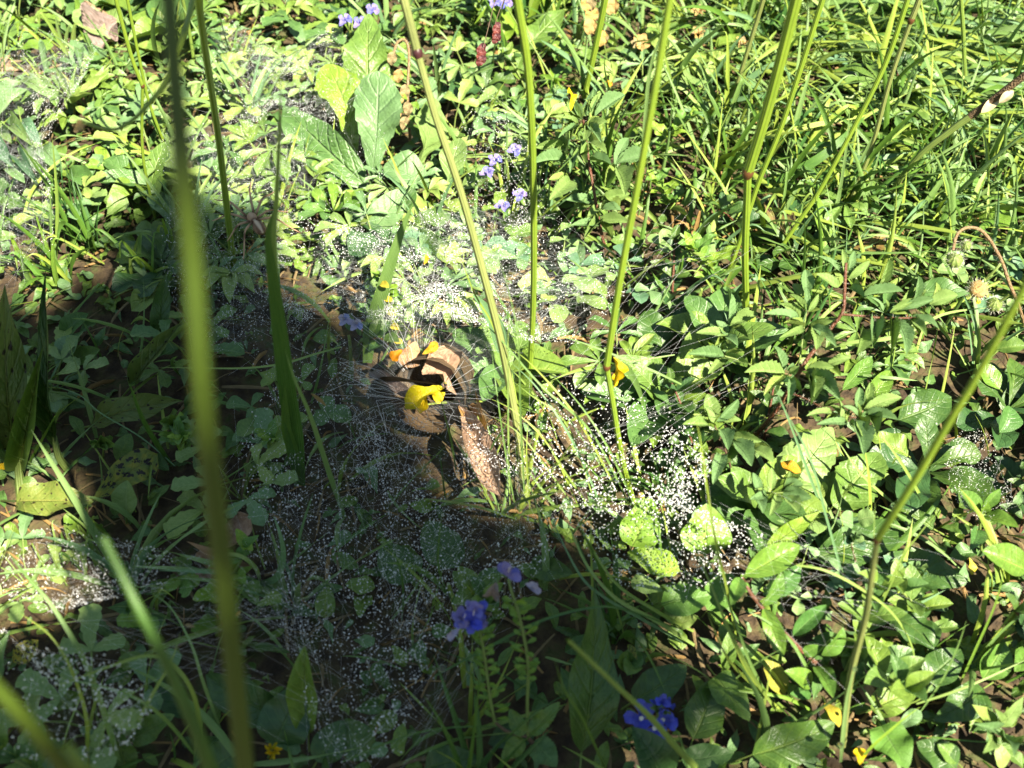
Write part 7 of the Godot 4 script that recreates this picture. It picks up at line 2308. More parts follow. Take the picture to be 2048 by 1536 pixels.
	lf("obov", "bright", V(-48, 365, 1388), V(-14, 385, 1377), 0.00126, 0, "bract")
	lf("obov", "bright", V(43, 412, 1336), V(10, 420, 1348), 0.00153, 0, "bract")
	lf("obov", "bright", V(43, 412, 1336), V(76, 430, 1336), 0.00153, 0, "bract")
	lf("obov", "bright", V(-63, 387, 1379), V(-99, 392, 1388), 0.00152, 0, "bract")
	lf("obov", "bright", V(-74, 387, 1381), V(-102, 407, 1381), 0.00125, 0, "bract")
	lf("obov", "bright", V(-63, 387, 1379), V(-39, 412, 1398), 0.00152, 0, "bract")
	lf("obov", "bright", V(43, 420, 1331), V(7, 439, 1329), 0.00152, 0, "bract")
	lf("obov", "bright", V(43, 420, 1331), V(69, 425, 1337), 0.00153, 0, "bract")
	lf("obov", "bright", V(51, 420, 1332), V(71, 440, 1329), 0.00125, 0, "bract")
	lf("obov", "bright", V(-66, 408, 1367), V(-88, 435, 1357), 0.00152, 0, "bract")
	lf("obov", "bright", V(-66, 408, 1367), V(-32, 421, 1348), 0.00152, 0, "bract")
	lf("obov", "bright", V(38, 444, 1317), V(-4, 460, 1304), 0.00152, 0, "bract")
	lf("obov", "bright", V(26, 444, 1311), V(-8, 464, 1292), 0.00125, 0, "bract")
	lf("obov", "bright", V(38, 444, 1317), V(59, 470, 1337), 0.00151, 0, "bract")
	lf("obov", "bright", V(-69, 429, 1356), V(-104, 457, 1343), 0.00151, 0, "bract")
	lf("obov", "bright", V(-69, 429, 1356), V(-40, 441, 1356), 0.00151, 0, "bract")
	lf("obov", "bright", V(-60, 429, 1354), V(-38, 449, 1345), 0.00125, 0, "bract")
	lf("obov", "bright", V(34, 468, 1304), V(0, 481, 1318), 0.00151, 0, "bract")
	lf("obov", "bright", V(34, 468, 1304), V(65, 469, 1285), 0.00152, 0, "bract")
	lf("obov", "bright", V(-72, 451, 1345), V(-96, 462, 1335), 0.00151, 0, "bract")
	lf("obov", "bright", V(-79, 451, 1340), V(-98, 471, 1324), 0.00124, 0, "bract")
	lf("obov", "bright", V(-72, 451, 1345), V(-48, 452, 1342), 0.00151, 0, "bract")
	lf("obov", "bright", V(29, 492, 1291), V(4, 507, 1281), 0.00151, 0, "bract")
	lf("obov", "bright", V(29, 492, 1291), V(69, 502, 1268), 0.00151, 0, "bract")
	lf("obov", "bright", V(41, 492, 1282), V(73, 512, 1258), 0.00125, 0, "bract")
	lf("obov", "bright", V(-74, 472, 1335), V(-97, 478, 1321), 0.00151, 0, "bract")
	lf("obov", "bright", V(-74, 472, 1335), V(-46, 489, 1334), 0.0015, 0, "bract")
	lf("obov", "bright", V(25, 516, 1278), V(3, 529, 1258), 0.00151, 0, "bract")
	lf("obov", "bright", V(19, 516, 1270), V(1, 536, 1246), 0.00124, 0, "bract")
	lf("obov", "bright", V(25, 516, 1278), V(57, 519, 1278), 0.00151, 0, "bract")
	lf("obov", "bright", V(-77, 493, 1325), V(-99, 506, 1304), 0.0015, 0, "bract")
	lf("obov", "bright", V(-77, 493, 1325), V(-49, 506, 1337), 0.0015, 0, "bract")
	lf("obov", "bright", V(-69, 493, 1327), V(-47, 513, 1326), 0.00123, 0, "bract")
	lf("obov", "bright", V(21, 540, 1265), V(-8, 564, 1257), 0.0015, 0, "bract")
	lf("obov", "bright", V(21, 540, 1265), V(60, 564, 1276), 0.0015, 0, "bract")
	lf("obov", "bright", V(-80, 515, 1315), V(-107, 530, 1306), 0.00149, 0, "bract")
	lf("obov", "bright", V(-88, 515, 1310), V(-110, 535, 1294), 0.00123, 0, "bract")
	lf("obov", "bright", V(-80, 515, 1315), V(-58, 544, 1318), 0.00149, 0, "bract")
	lf("obov", "bright", V(17, 550, 1259), V(-11, 576, 1248), 0.0015, 0, "bract")
	lf("obov", "bright", V(17, 550, 1259), V(41, 554, 1245), 0.0015, 0, "bract")
	lf("obov", "bright", V(24, 550, 1254), V(43, 570, 1239), 0.00124, 0, "bract")
	lf("obov", "bright", V(-82, 528, 1311), V(-113, 551, 1312), 0.00149, 0, "bract")
	lf("obov", "bright", V(-82, 528, 1311), V(-44, 546, 1317), 0.00149, 0, "bract")
	lf("obov", "bright", V(14, 560, 1252), V(-23, 576, 1237), 0.0015, 0, "bract")
	lf("obov", "bright", V(3, 560, 1245), V(-27, 580, 1224), 0.00124, 0, "bract")
	lf("obov", "bright", V(14, 560, 1252), V(54, 576, 1246), 0.0015, 0, "bract")
	lf("obov", "bright", V(-84, 539, 1309), V(-117, 567, 1312), 0.00148, 0, "bract")
	lf("obov", "bright", V(-84, 539, 1309), V(-46, 549, 1300), 0.00149, 0, "bract")
	lf("obov", "bright", V(-72, 539, 1305), V(-42, 559, 1290), 0.00123, 0, "bract")
	lf("obov", "bright", V(10, 570, 1246), V(-29, 576, 1248), 0.0015, 0, "bract")
	lf("obov", "bright", V(10, 570, 1246), V(37, 586, 1227), 0.0015, 0, "bract")
	lf("obov", "bright", V(-86, 549, 1307), V(-125, 579, 1328), 0.00148, 0, "bract")
	lf("obov", "bright", V(-98, 549, 1309), V(-129, 569, 1309), 0.00122, 0, "bract")
	lf("obov", "bright", V(-86, 549, 1307), V(-55, 553, 1301), 0.00149, 0, "bract")
	lf("obov", "bright", V(7, 580, 1240), V(-24, 594, 1230), 0.00149, 0, "bract")
	lf("obov", "bright", V(7, 580, 1240), V(40, 608, 1257), 0.00149, 0, "bract")
	lf("obov", "bright", V(17, 580, 1240), V(43, 600, 1238), 0.00123, 0, "bract")
	lf("petal", "blue", V(-108, 580, 1296), V(-98, 620, 1279), 0.00368, 0.2844, "petal")
	lf("petal", "blue", V(-108, 580, 1296), V(-120, 620, 1284), 0.00368, -0.2809, "petal")
	lf("petal", "blue", V(-108, 580, 1296), V(-100, 590, 1335), 0.00367, 0.1784, "petal")
	lf("petal", "blue", V(-108, 580, 1296), V(-76, 600, 1326), 0.00367, -0.0391, "petal")
	lf("petal", "violet", V(-132, 570, 1281), V(-157, 600, 1292), 0.00348, 0.0552, "petal")
	lf("petal", "violet", V(-132, 570, 1281), V(-140, 610, 1269), 0.00348, 0.1165, "petal")
	lf("petal", "violet", V(-132, 570, 1281), V(-118, 580, 1315), 0.00348, 0.2297, "petal")
	lf("petal", "violet", V(-132, 570, 1281), V(-140, 580, 1315), 0.00348, 0.0216, "petal")
	lf("petal", "violet", V(-96, 610, 1283), V(-121, 650, 1281), 0.00344, 0.2075, "petal")
	lf("petal", "violet", V(-96, 610, 1283), V(-104, 650, 1272), 0.00344, -0.0243, "petal")
	lf("petal", "violet", V(-96, 610, 1283), V(-83, 640, 1276), 0.00345, 0.1118, "petal")
	lf("petal", "violet", V(-96, 610, 1283), V(-74, 630, 1299), 0.00344, 0.0433, "petal")
	lf("petal", "blue", V(-84, 580, 1287), V(-71, 610, 1249), 0.00348, -0.2205, "petal")
	lf("petal", "blue", V(-84, 580, 1287), V(-88, 620, 1265), 0.00347, -0.2988, "petal")
	lf("petal", "violet", V(-80, 570, 1296), V(-66, 590, 1316), 0.00325, -0.1604, "petal")
	lf("petal", "violet", V(-80, 570, 1296), V(-80, 590, 1277), 0.00326, -0.096, "petal")
	lf("petal", "palelilac", V(-135, 540, 1290), V(-171, 510, 1310), 0.00264, -0.1108, "petal")
	lf("petal", "violet", V(-10, 640, 1197), V(-36, 670, 1175), 0.00327, -0.1032, "petal")
	lf("petal", "violet", V(-10, 640, 1197), V(-21, 680, 1174), 0.00327, -0.0304, "petal")
	lf("petal", "violet", V(-10, 640, 1197), V(20, 660, 1189), 0.00327, -0.1616, "petal")
	lf("petal", "violet", V(-10, 640, 1197), V(25, 660, 1209), 0.00326, 0.1765, "petal")
	lf("petal", "palelilac", V(34, 580, 1183), V(77, 560, 1199), 0.00245, 0.1008, "petal")
	lf("petal", "palelilac", V(34, 580, 1183), V(70, 580, 1193), 0.00245, -0.2786, "petal")
	lf("dead", "dead", V(-55, 560, 1207), V(-43, 600, 1189), 0.00444, 0, "withered_bloom")
	st("stamen", 0.00013, 0.00009, [-124, 600, 1297, -120, 630, 1299], "stamen")
	st("stamen", 0.00013, 0.00009, [-100, 620, 1298, -96, 650, 1300], "stamen")
	st("stamen", 0.00013, 0.00009, [-10, 660, 1194, -6, 690, 1197], "stamen")
	th("speedwell", "bright blue speedwell cluster low at the bottom, right of centre", "flower", V(410, 0, 1406))
	marks.append([T.position, "bright blue speedwell"])
	st("greenstem", 0.00058, 0.00043, [401, 20, 1429, 409, 120, 1400, 415, 180, 1366], "stem")
	lf("petal", "blue", V(364, 200, 1395), V(311, 220, 1394), 0.0049, -0.2333, "petal")
	lf("petal", "blue", V(364, 200, 1395), V(355, 230, 1349), 0.00492, 0.1419, "petal")
	lf("petal", "blue", V(364, 200, 1395), V(391, 230, 1364), 0.00491, -0.1543, "petal")
	lf("petal", "blue", V(364, 200, 1395), V(376, 200, 1424), 0.0049, -0.0161, "petal")
	lf("petal", "blue", V(364, 200, 1395), V(343, 200, 1419), 0.0049, 0.0213, "petal")
	lf("round", "stamen", V(355, 220, 1404), V(367, 230, 1406), 0.00121, 0, "eye")
	lf("petal", "blue", V(397, 210, 1428), V(363, 210, 1457), 0.00486, 0.0266, "petal")
	lf("petal", "blue", V(397, 210, 1428), V(418, 200, 1472), 0.00485, -0.2021, "petal")
	lf("petal", "blue", V(397, 210, 1428), V(427, 220, 1447), 0.00485, -0.1822, "petal")
	lf("petal", "blue", V(397, 210, 1428), V(400, 240, 1412), 0.00486, 0.2122, "petal")
	lf("round", "stamen", V(388, 230, 1437), V(400, 240, 1439), 0.0012, 0, "eye")
	lf("petal", "blue", V(427, 180, 1391), V(466, 190, 1410), 0.00493, 0.008, "petal")
	lf("petal", "blue", V(427, 180, 1391), V(454, 200, 1380), 0.00494, -0.1857, "petal")
	lf("petal", "blue", V(427, 180, 1391), V(416, 210, 1380), 0.00493, 0.2731, "petal")
	lf("round", "stamen", V(418, 200, 1400), V(429, 210, 1402), 0.00121, 0, "eye")
	lf("ovate", "blue", V(434, 220, 1369), V(451, 270, 1382), 0.00205, 0, "bud")
	lf("ovate", "broad", V(428, 220, 1379), V(435, 270, 1403), 0.00204, 0, "bud")
	lf("ovate", "blue", V(416, 220, 1381), V(403, 270, 1408), 0.00204, 0, "bud")
	lf("ovate", "broad", V(407, 220, 1375), V(380, 270, 1393), 0.00204, 0, "bud")
	lf("ovate", "blue", V(408, 220, 1364), V(382, 270, 1370), 0.00205, 0, "bud")
	lf("ovate", "broad", V(418, 220, 1357), V(408, 270, 1356), 0.00205, 0, "bud")
	lf("ovate", "blue", V(430, 220, 1360), V(439, 270, 1361), 0.00205, 0, "bud")
	lf("petal", "blue", V(418, 240, 1368), V(421, 270, 1352), 0.00279, 0.0007, "petal")
	lf("petal", "blue", V(418, 240, 1368), V(396, 270, 1372), 0.00279, -0.1038, "petal")
	lf("petal", "blue", V(418, 240, 1368), V(443, 260, 1382), 0.00279, -0.1408, "petal")
	th("speedwell", "faded lilac speedwell half behind the tall stem, upper centre", "flower", V(-20, 0, -1043))
	st("greenstem", 0.00086, 0.00052, [-11, 0, -1010, -19, 200, -1000, -25, 240, -1016], "stem")
	lf("petal", "violet", V(-70, 260, -991), V(-98, 280, -982), 0.00351, 0, "petal")
	lf("petal", "violet", V(-70, 260, -991), V(-58, 280, -1005), 0.00351, 0, "petal")
	lf("petal", "violet", V(-70, 260, -991), V(-41, 280, -950), 0.0035, 0, "petal")
	lf("petal", "violet", V(-70, 260, -991), V(-81, 280, -928), 0.00349, 0, "petal")
	lf("ell", "broad", V(-71, 220, -1028), V(-50, 200, -994), 0.00209, 0, "sepal")
	lf("petal", "violet", V(13, 260, -1056), V(41, 280, -1049), 0.00354, 0, "petal")
	lf("petal", "violet", V(13, 260, -1056), V(26, 280, -993), 0.00353, 0, "petal")
	lf("petal", "violet", V(13, 260, -1056), V(-16, 280, -1013), 0.00353, 0, "petal")
	lf("petal", "violet", V(13, 260, -1056), V(-1, 280, -1070), 0.00354, 0, "petal")
	lf("ell", "broad", V(13, 220, -1094), V(34, 200, -1059), 0.00211, 0, "sepal")
	lf("petal", "violet", V(-38, 260, -705), V(-9, 280, -693), 0.00337, 0, "petal")
	lf("petal", "violet", V(-38, 260, -705), V(-28, 280, -645), 0.00335, 0, "petal")
	lf("petal", "violet", V(-38, 260, -705), V(-66, 280, -670), 0.00336, 0, "petal")
	lf("petal", "violet", V(-38, 260, -705), V(-47, 280, -718), 0.00337, 0, "petal")
	lf("ell", "broad", V(-38, 220, -738), V(-18, 200, -707), 0.00201, 0, "sepal")
	lf("petal", "violet", V(32, 260, -771), V(2, 280, -753), 0.0034, 0, "petal")
	lf("petal", "violet", V(32, 260, -771), V(36, 280, -787), 0.00341, 0, "petal")
	lf("petal", "violet", V(32, 260, -771), V(61, 280, -742), 0.00339, 0, "petal")
	lf("petal", "violet", V(32, 260, -771), V(28, 280, -709), 0.00339, 0, "petal")
	lf("ell", "broad", V(32, 220, -806), V(53, 200, -774), 0.00203, 0, "sepal")
	lf("petal", "violet", V(-100, 260, -911), V(-85, 280, -850), 0.00346, 0, "petal")
	lf("petal", "violet", V(-100, 260, -911), V(-126, 280, -868), 0.00346, 0, "petal")
	lf("petal", "violet", V(-100, 260, -911), V(-114, 280, -923), 0.00347, 0, "petal")
	lf("petal", "violet", V(-100, 260, -911), V(-72, 280, -905), 0.00347, 0, "petal")
	lf("ell", "broad", V(-101, 220, -947), V(-81, 200, -914), 0.00207, 0, "sepal")
	th("speedwell", "pale lilac speedwell at the top edge left of the toothed rosette", "flower", V(-801, 0, -2091))
	st("greenstem", 0.00098, 0.0006, [-787, 0, -2048, -774, 200, -2040, -779, 240, -2062], "stem")
	lf("petal", "violet", V(-790, 260, -2030), V(-775, 280, -2048), 0.00402, 0, "petal")
	lf("petal", "violet", V(-790, 260, -2030), V(-750, 280, -1975), 0.004, 0, "petal")
	lf("petal", "violet", V(-790, 260, -2030), V(-794, 280, -1948), 0.004, 0, "petal")
	lf("petal", "violet", V(-790, 260, -2030), V(-819, 280, -2020), 0.00401, 0, "petal")
	lf("ell", "broad", V(-799, 220, -2076), V(-773, 200, -2031), 0.00239, 0, "sepal")
	lf("petal", "violet", V(-717, 260, -2008), V(-745, 280, -2006), 0.004, 0, "petal")
	lf("petal", "violet", V(-717, 260, -2008), V(-697, 280, -2023), 0.00401, 0, "petal")
	lf("petal", "violet", V(-717, 260, -2008), V(-680, 280, -1947), 0.00399, 0, "petal")
	lf("petal", "violet", V(-717, 260, -2008), V(-727, 280, -1931), 0.00399, 0, "petal")
	lf("ell", "broad", V(-725, 220, -2055), V(-700, 200, -2010), 0.00238, 0, "sepal")
	lf("petal", "violet", V(-667, 260, -2115), V(-696, 280, -2107), 0.00405, 0, "petal")
	lf("petal", "violet", V(-667, 260, -2115), V(-651, 280, -2134), 0.00406, 0, "petal")
	lf("petal", "violet", V(-667, 260, -2115), V(-628, 280, -2059), 0.00404, 0, "petal")
	lf("petal", "violet", V(-667, 260, -2115), V(-673, 280, -2032), 0.00404, 0, "petal")
	lf("ell", "broad", V(-674, 220, -2163), V(-648, 200, -2117), 0.00241, 0, "sepal")
	th("speedwell", "small lilac bloom at the very top behind the dangling spikelets", "flower", V(-60, 0, -2220))
	st("greenstem", 0.001, 0.0006, [-50, 0, -2177, -58, 200, -2169, -65, 240, -2192], "stem")
	lf("petal", "violet", V(-82, 260, -2185), V(-115, 280, -2174), 0.00409, 0, "petal")
	lf("petal", "violet", V(-82, 260, -2185), V(-68, 280, -2205), 0.0041, 0, "petal")
	lf("petal", "violet", V(-82, 260, -2185), V(-48, 280, -2130), 0.00408, 0, "petal")
	lf("petal", "violet", V(-82, 260, -2185), V(-95, 280, -2100), 0.00407, 0, "petal")
	lf("ell", "broad", V(-83, 220, -2233), V(-58, 200, -2187), 0.00243, 0, "sepal")
	lf("petal", "violet", V(-29, 260, -2176), V(4, 280, -2121), 0.00407, 0, "petal")
	lf("petal", "violet", V(-29, 260, -2176), V(-43, 280, -2092), 0.00407, 0, "petal")
	lf("petal", "violet", V(-29, 260, -2176), V(-62, 280, -2166), 0.00408, 0, "petal")
	lf("petal", "violet", V(-29, 260, -2176), V(-15, 280, -2196), 0.00409, 0, "petal")
	lf("ell", "broad", V(-29, 220, -2225), V(-5, 200, -2178), 0.00243, 0, "sepal")
	th("speedwell", "washed-out lilac bloom on the web left of the funnel", "flower", V(-611, 0, -44))
	st("greenstem", 0.00075, 0.00045, [-601, 0, -20, -586, 200, -16, -588, 240, -29], "stem")
	lf("petal", "palelilac", V(-604, 260, -84), V(-591, 280, -94), 0.00307, 0, "petal")
	lf("petal", "palelilac", V(-604, 260, -84), V(-574, 280, -52), 0.00306, 0, "petal")
	lf("petal", "palelilac", V(-604, 260, -84), V(-608, 280, -36), 0.00306, 0, "petal")
	lf("petal", "palelilac", V(-604, 260, -84), V(-626, 280, -78), 0.00307, 0, "petal")
	lf("ell", "broad", V(-611, 220, -112), V(-592, 200, -85), 0.00183, 0, "sepal")
	lf("petal", "palelilac", V(-562, 260, -59), V(-567, 280, -12), 0.00304, 0, "petal")
	lf("petal", "palelilac", V(-562, 260, -59), V(-584, 280, -54), 0.00305, 0, "petal")
	lf("petal", "palelilac", V(-562, 260, -59), V(-549, 280, -70), 0.00306, 0, "petal")
	lf("petal", "palelilac", V(-562, 260, -59), V(-532, 280, -27), 0.00305, 0, "petal")
	lf("ell", "broad", V(-568, 220, -87), V(-550, 200, -60), 0.00182, 0, "sepal")
	th("speedwell", "yellow-green spent speedwell spike standing just behind the funnel", "flower", V(-439, 0, -158))
	marks.append([T.position, "spent speedwell spike"])
	st("greenstem", 0.00077, 0.00044, [-433, 0, -158, -441, 200, -140, -454, 360, -137, -458, 440, -144], "stem")
	lf("obov", "bright", V(-430, 40, -160), V(-463, 70, -150), 0.00247, 0, "bract")
	lf("obov", "bright", V(-430, 40, -160), V(-386, 70, -186), 0.00247, 0, "bract")
	lf("obov", "bright", V(-433, 65, -161), V(-473, 95, -176), 0.00246, 0, "bract")
	lf("obov", "bright", V(-433, 65, -161), V(-390, 95, -156), 0.00246, 0, "bract")
	lf("round", "yellow", V(-444, 95, -134), V(-408, 105, -110), 0.00262, 0, "seed_pod")
	lf("obov", "bright", V(-435, 91, -162), V(-462, 121, -190), 0.00245, 0, "bract")
	lf("obov", "bright", V(-435, 91, -162), V(-385, 121, -147), 0.00244, 0, "bract")
	lf("obov", "bright", V(-438, 116, -163), V(-478, 146, -148), 0.00243, 0, "bract")
	lf("obov", "bright", V(-438, 116, -163), V(-392, 146, -148), 0.00243, 0, "bract")
	lf("obov", "bright", V(-440, 141, -163), V(-480, 171, -162), 0.00243, 0, "bract")
	lf("obov", "bright", V(-440, 141, -163), V(-391, 171, -180), 0.00243, 0, "bract")
	lf("round", "yellow", V(-450, 171, -135), V(-415, 181, -111), 0.00259, 0, "seed_pod")
	lf("obov", "bright", V(-442, 167, -163), V(-480, 197, -149), 0.00241, 0, "bract")
	lf("obov", "bright", V(-442, 167, -163), V(-412, 197, -187), 0.00242, 0, "bract")
	lf("obov", "bright", V(-444, 192, -163), V(-478, 222, -178), 0.00241, 0, "bract")
	lf("obov", "bright", V(-444, 192, -163), V(-404, 222, -162), 0.0024, 0, "bract")
	lf("obov", "bright", V(-446, 217, -163), V(-484, 247, -152), 0.00239, 0, "bract")
	lf("obov", "bright", V(-446, 217, -163), V(-418, 247, -173), 0.00239, 0, "bract")
	lf("round", "yellow", V(-456, 247, -134), V(-421, 257, -110), 0.00255, 0, "seed_pod")
	lf("obov", "bright", V(-448, 243, -162), V(-485, 273, -186), 0.00238, 0, "bract")
	lf("obov", "bright", V(-448, 243, -162), V(-410, 273, -164), 0.00238, 0, "bract")
	lf("obov", "bright", V(-450, 268, -162), V(-494, 298, -162), 0.00237, 0, "bract")
	lf("obov", "bright", V(-450, 268, -162), V(-403, 298, -154), 0.00237, 0, "bract")
	lf("obov", "bright", V(-452, 293, -161), V(-487, 323, -153), 0.00236, 0, "bract")
	lf("obov", "bright", V(-452, 293, -161), V(-409, 323, -156), 0.00236, 0, "bract")
	lf("round", "yellow", V(-462, 323, -131), V(-427, 333, -106), 0.00251, 0, "seed_pod")
	lf("obov", "bright", V(-454, 319, -159), V(-493, 349, -176), 0.00235, 0, "bract")
	lf("obov", "bright", V(-454, 319, -159), V(-410, 349, -145), 0.00234, 0, "bract")
	lf("obov", "bright", V(-456, 344, -158), V(-488, 374, -147), 0.00233, 0, "bract")
	lf("obov", "bright", V(-456, 344, -158), V(-407, 374, -145), 0.00233, 0, "bract")
	lf("obov", "bright", V(-458, 369, -156), V(-497, 399, -166), 0.00232, 0, "bract")
	lf("obov", "bright", V(-458, 369, -156), V(-426, 399, -144), 0.00232, 0, "bract")
	lf("round", "yellow", V(-467, 399, -126), V(-432, 409, -101), 0.00247, 0, "seed_pod")
	lf("obov", "bright", V(-459, 395, -154), V(-499, 425, -159), 0.00231, 0, "bract")
	lf("obov", "bright", V(-459, 395, -154), V(-431, 425, -168), 0.00231, 0, "bract")
	lf("obov", "bright", V(-461, 420, -152), V(-498, 450, -133), 0.00229, 0, "bract")
	lf("obov", "bright", V(-461, 420, -152), V(-424, 450, -162), 0.0023, 0, "bract")
	th("vetch", "blue-green pinnate vetch leaves at the left edge in sun", "herb", V(-2079, 0, -1177))
	marks.append([T.position, "blue-green vetch"])
	lf("ell", "glauc", V(-2225, 140, -1367), V(-2039, 200, -1150), 0.00667, 0, "leaflet")
	lf("ell", "glauc", V(-2189, 140, -1421), V(-2013, 200, -1161), 0.0067, 0, "leaflet")
	lf("ell", "glauc", V(-2116, 140, -1215), V(-1963, 200, -973), 0.00653, 0, "leaflet")
	lf("ell", "glauc", V(-2048, 140, -1232), V(-1875, 200, -984), 0.00817, 0, "leaflet")
	lf("ell", "glauc", V(-2279, 140, -1349), V(-2143, 200, -1178), 0.00653, 0, "leaflet")
	lf("ell", "glauc", V(-2117, 140, -1141), V(-1954, 200, -904), 0.00562, 0, "leaflet")
	lf("ell", "glauc", V(-2351, 140, -1569), V(-2237, 200, -1626), 0.00697, 0, "leaflet")
	lf("ell", "glauc", V(-2300, 140, -1445), V(-2182, 200, -1563), 0.00614, 0, "leaflet")
	lf("ell", "glauc", V(-2273, 140, -1722), V(-2033, 200, -1479), 0.00697, 0, "leaflet")
	lf("ell", "glauc", V(-2238, 140, -1209), V(-2081, 200, -1011), 0.00782, 0, "leaflet")
	lf("ell", "glauc", V(-2147, 140, -1096), V(-2012, 200, -915), 0.00631, 0, "leaflet")
	st("greenstem", 0.00037, 0.0003, [-2068, 0, -1166, -2092, 160, -1229, -2153, 180, -1343, -2188, 200, -1437], "stem")
	st("greenstem", 0.00037, 0.00029, [-2242, 40, -1231, -2092, 120, -1234, -2042, 120, -1292], "stem")
	th("cinquefoil", "lit cinquefoil leaf in the left carpet below the drooping branch", "herb", V(-1755, 0, -1211))
	st("greenstem", 0.00033, 0.00025, [-1742, 0, -1188, -1721, 80, -1159], "stalk")
	lf("obov", "bright", V(-1716, 90, -1146), V(-1829, 140, -1110), 0.00574, 0, "leaflet")
	lf("obov", "bright", V(-1716, 90, -1146), V(-1812, 140, -1230), 0.00578, 0, "leaflet")
	lf("obov", "bright", V(-1716, 90, -1146), V(-1732, 140, -1279), 0.0058, 0, "leaflet")
	lf("obov", "bright", V(-1716, 90, -1146), V(-1630, 140, -1230), 0.00578, 0, "leaflet")
	lf("obov", "bright", V(-1716, 90, -1146), V(-1560, 140, -1110), 0.00574, 0, "leaflet")
	th("cinquefoil", "lit cinquefoil leaf left of the spider", "herb", V(-1270, 0, -1143))
	st("greenstem", 0.00033, 0.00025, [-1259, 0, -1121, -1246, 80, -1092], "stalk")
	lf("obov", "pale", V(-1242, 90, -1079), V(-1396, 140, -1050), 0.00718, 0, "leaflet")
	lf("obov", "pale", V(-1242, 90, -1079), V(-1366, 140, -1200), 0.00726, 0, "leaflet")
	lf("obov", "pale", V(-1242, 90, -1079), V(-1262, 140, -1262), 0.00729, 0, "leaflet")
	lf("obov", "pale", V(-1242, 90, -1079), V(-1138, 140, -1200), 0.00726, 0, "leaflet")
	lf("obov", "pale", V(-1242, 90, -1079), V(-1058, 140, -1050), 0.00718, 0, "leaflet")
	th("cinquefoil", "cinquefoil leaf right of the torn-tipped blade's top", "herb", V(-764, 0, -924))
	st("greenstem", 0.00032, 0.00024, [-754, 0, -903, -749, 80, -876], "stalk")
	lf("obov", "bright", V(-747, 90, -865), V(-867, 140, -831), 0.00552, 0, "leaflet")
	lf("obov", "bright", V(-747, 90, -865), V(-836, 140, -942), 0.00556, 0, "leaflet")
	lf("obov", "bright", V(-747, 90, -865), V(-753, 140, -988), 0.00558, 0, "leaflet")
	lf("obov", "bright", V(-747, 90, -865), V(-661, 140, -942), 0.00556, 0, "leaflet")
	lf("obov", "bright", V(-747, 90, -865), V(-608, 140, -831), 0.00552, 0, "leaflet")
	th("cinquefoil", "cinquefoil leaf at the far left top", "herb", V(-2461, 0, -2119))
	st("greenstem", 0.00037, 0.00028, [-2444, 0, -2091, -2415, 80, -2055], "stalk")
	lf("obov", "bright", V(-2408, 90, -2040), V(-2562, 140, -2002), 0.00777, 0, "leaflet")
	lf("obov", "bright", V(-2408, 90, -2040), V(-2556, 140, -2186), 0.00785, 0, "leaflet")
	lf("obov", "bright", V(-2408, 90, -2040), V(-2454, 140, -2261), 0.00789, 0, "leaflet")
	lf("obov", "bright", V(-2408, 90, -2040), V(-2308, 140, -2186), 0.00785, 0, "leaflet")
	lf("obov", "bright", V(-2408, 90, -2040), V(-2198, 140, -2002), 0.00777, 0, "leaflet")
	th("cinquefoil", "cinquefoil leaf under the drooping branch", "herb", V(-1936, 0, -1533))
	st("greenstem", 0.00035, 0.00026, [-1922, 0, -1508, -1899, 80, -1476], "stalk")
	lf("obov", "pale", V(-1893, 90, -1463), V(-1979, 140, -1418), 0.00472, 0, "leaflet")
	lf("obov", "pale", V(-1893, 90, -1463), V(-1967, 140, -1521), 0.00475, 0, "leaflet")
	lf("obov", "pale", V(-1893, 90, -1463), V(-1903, 140, -1562), 0.00476, 0, "leaflet")
	lf("obov", "pale", V(-1893, 90, -1463), V(-1818, 140, -1521), 0.00475, 0, "leaflet")
	lf("obov", "pale", V(-1893, 90, -1463), V(-1757, 140, -1418), 0.00472, 0, "leaflet")
	th("cinquefoil", "cinquefoil leaf behind the left blurred stem's top", "herb", V(-1478, 0, -1646))
	st("greenstem", 0.00035, 0.00027, [-1466, 0, -1621, -1451, 80, -1588], "stalk")
	lf("obov", "pale", V(-1446, 90, -1575), V(-1555, 140, -1531), 0.00542, 0, "leaflet")
	lf("obov", "pale", V(-1446, 90, -1575), V(-1535, 140, -1651), 0.00546, 0, "leaflet")
	lf("obov", "pale", V(-1446, 90, -1575), V(-1458, 140, -1700), 0.00548, 0, "leaflet")
	lf("obov", "pale", V(-1446, 90, -1575), V(-1363, 140, -1651), 0.00546, 0, "leaflet")
	lf("obov", "pale", V(-1446, 90, -1575), V(-1300, 140, -1531), 0.00542, 0, "leaflet")
	th("broad_leaf", "veined oval leaf beside the left blurred stem", "leaf", V(-1394, 0, -809), "broad leaves of the herb carpet")
	lf("obov", "pale", V(-1368, 60, -744), V(-1494, 120, -930), 0.01214, 0, "blade")
	st("greenstem", 0.00035, 0.00028, [-1356, 0, -747, -1368, 60, -744], "stalk")
	th("broad_leaf", "round leaf left of the veined oval one", "leaf", V(-1449, 0, -789), "broad leaves of the herb carpet")
	lf("obov", "pale", V(-1422, 60, -724), V(-1536, 120, -734), 0.00957, 0, "blade")
	st("greenstem", 0.00035, 0.00027, [-1413, 0, -770, -1422, 60, -724], "stalk")
	th("broad_leaf", "lit blunt leaf at the left carpet", "leaf", V(-1735, 0, -935), "broad leaves of the herb carpet")
	lf("obov", "pale", V(-1703, 60, -867), V(-1616, 120, -925), 0.01049, 0, "blade")
	st("greenstem", 0.00036, 0.00028, [-1749, 0, -903, -1703, 60, -867], "stalk")
	th("broad_leaf", "blue-green blunt leaf above the lit patch at left", "leaf", V(-1770, 0, -1087), "broad leaves of the herb carpet")
	lf("obov", "glauc", V(-1737, 60, -1017), V(-1775, 120, -862), 0.00915, 0, "blade")
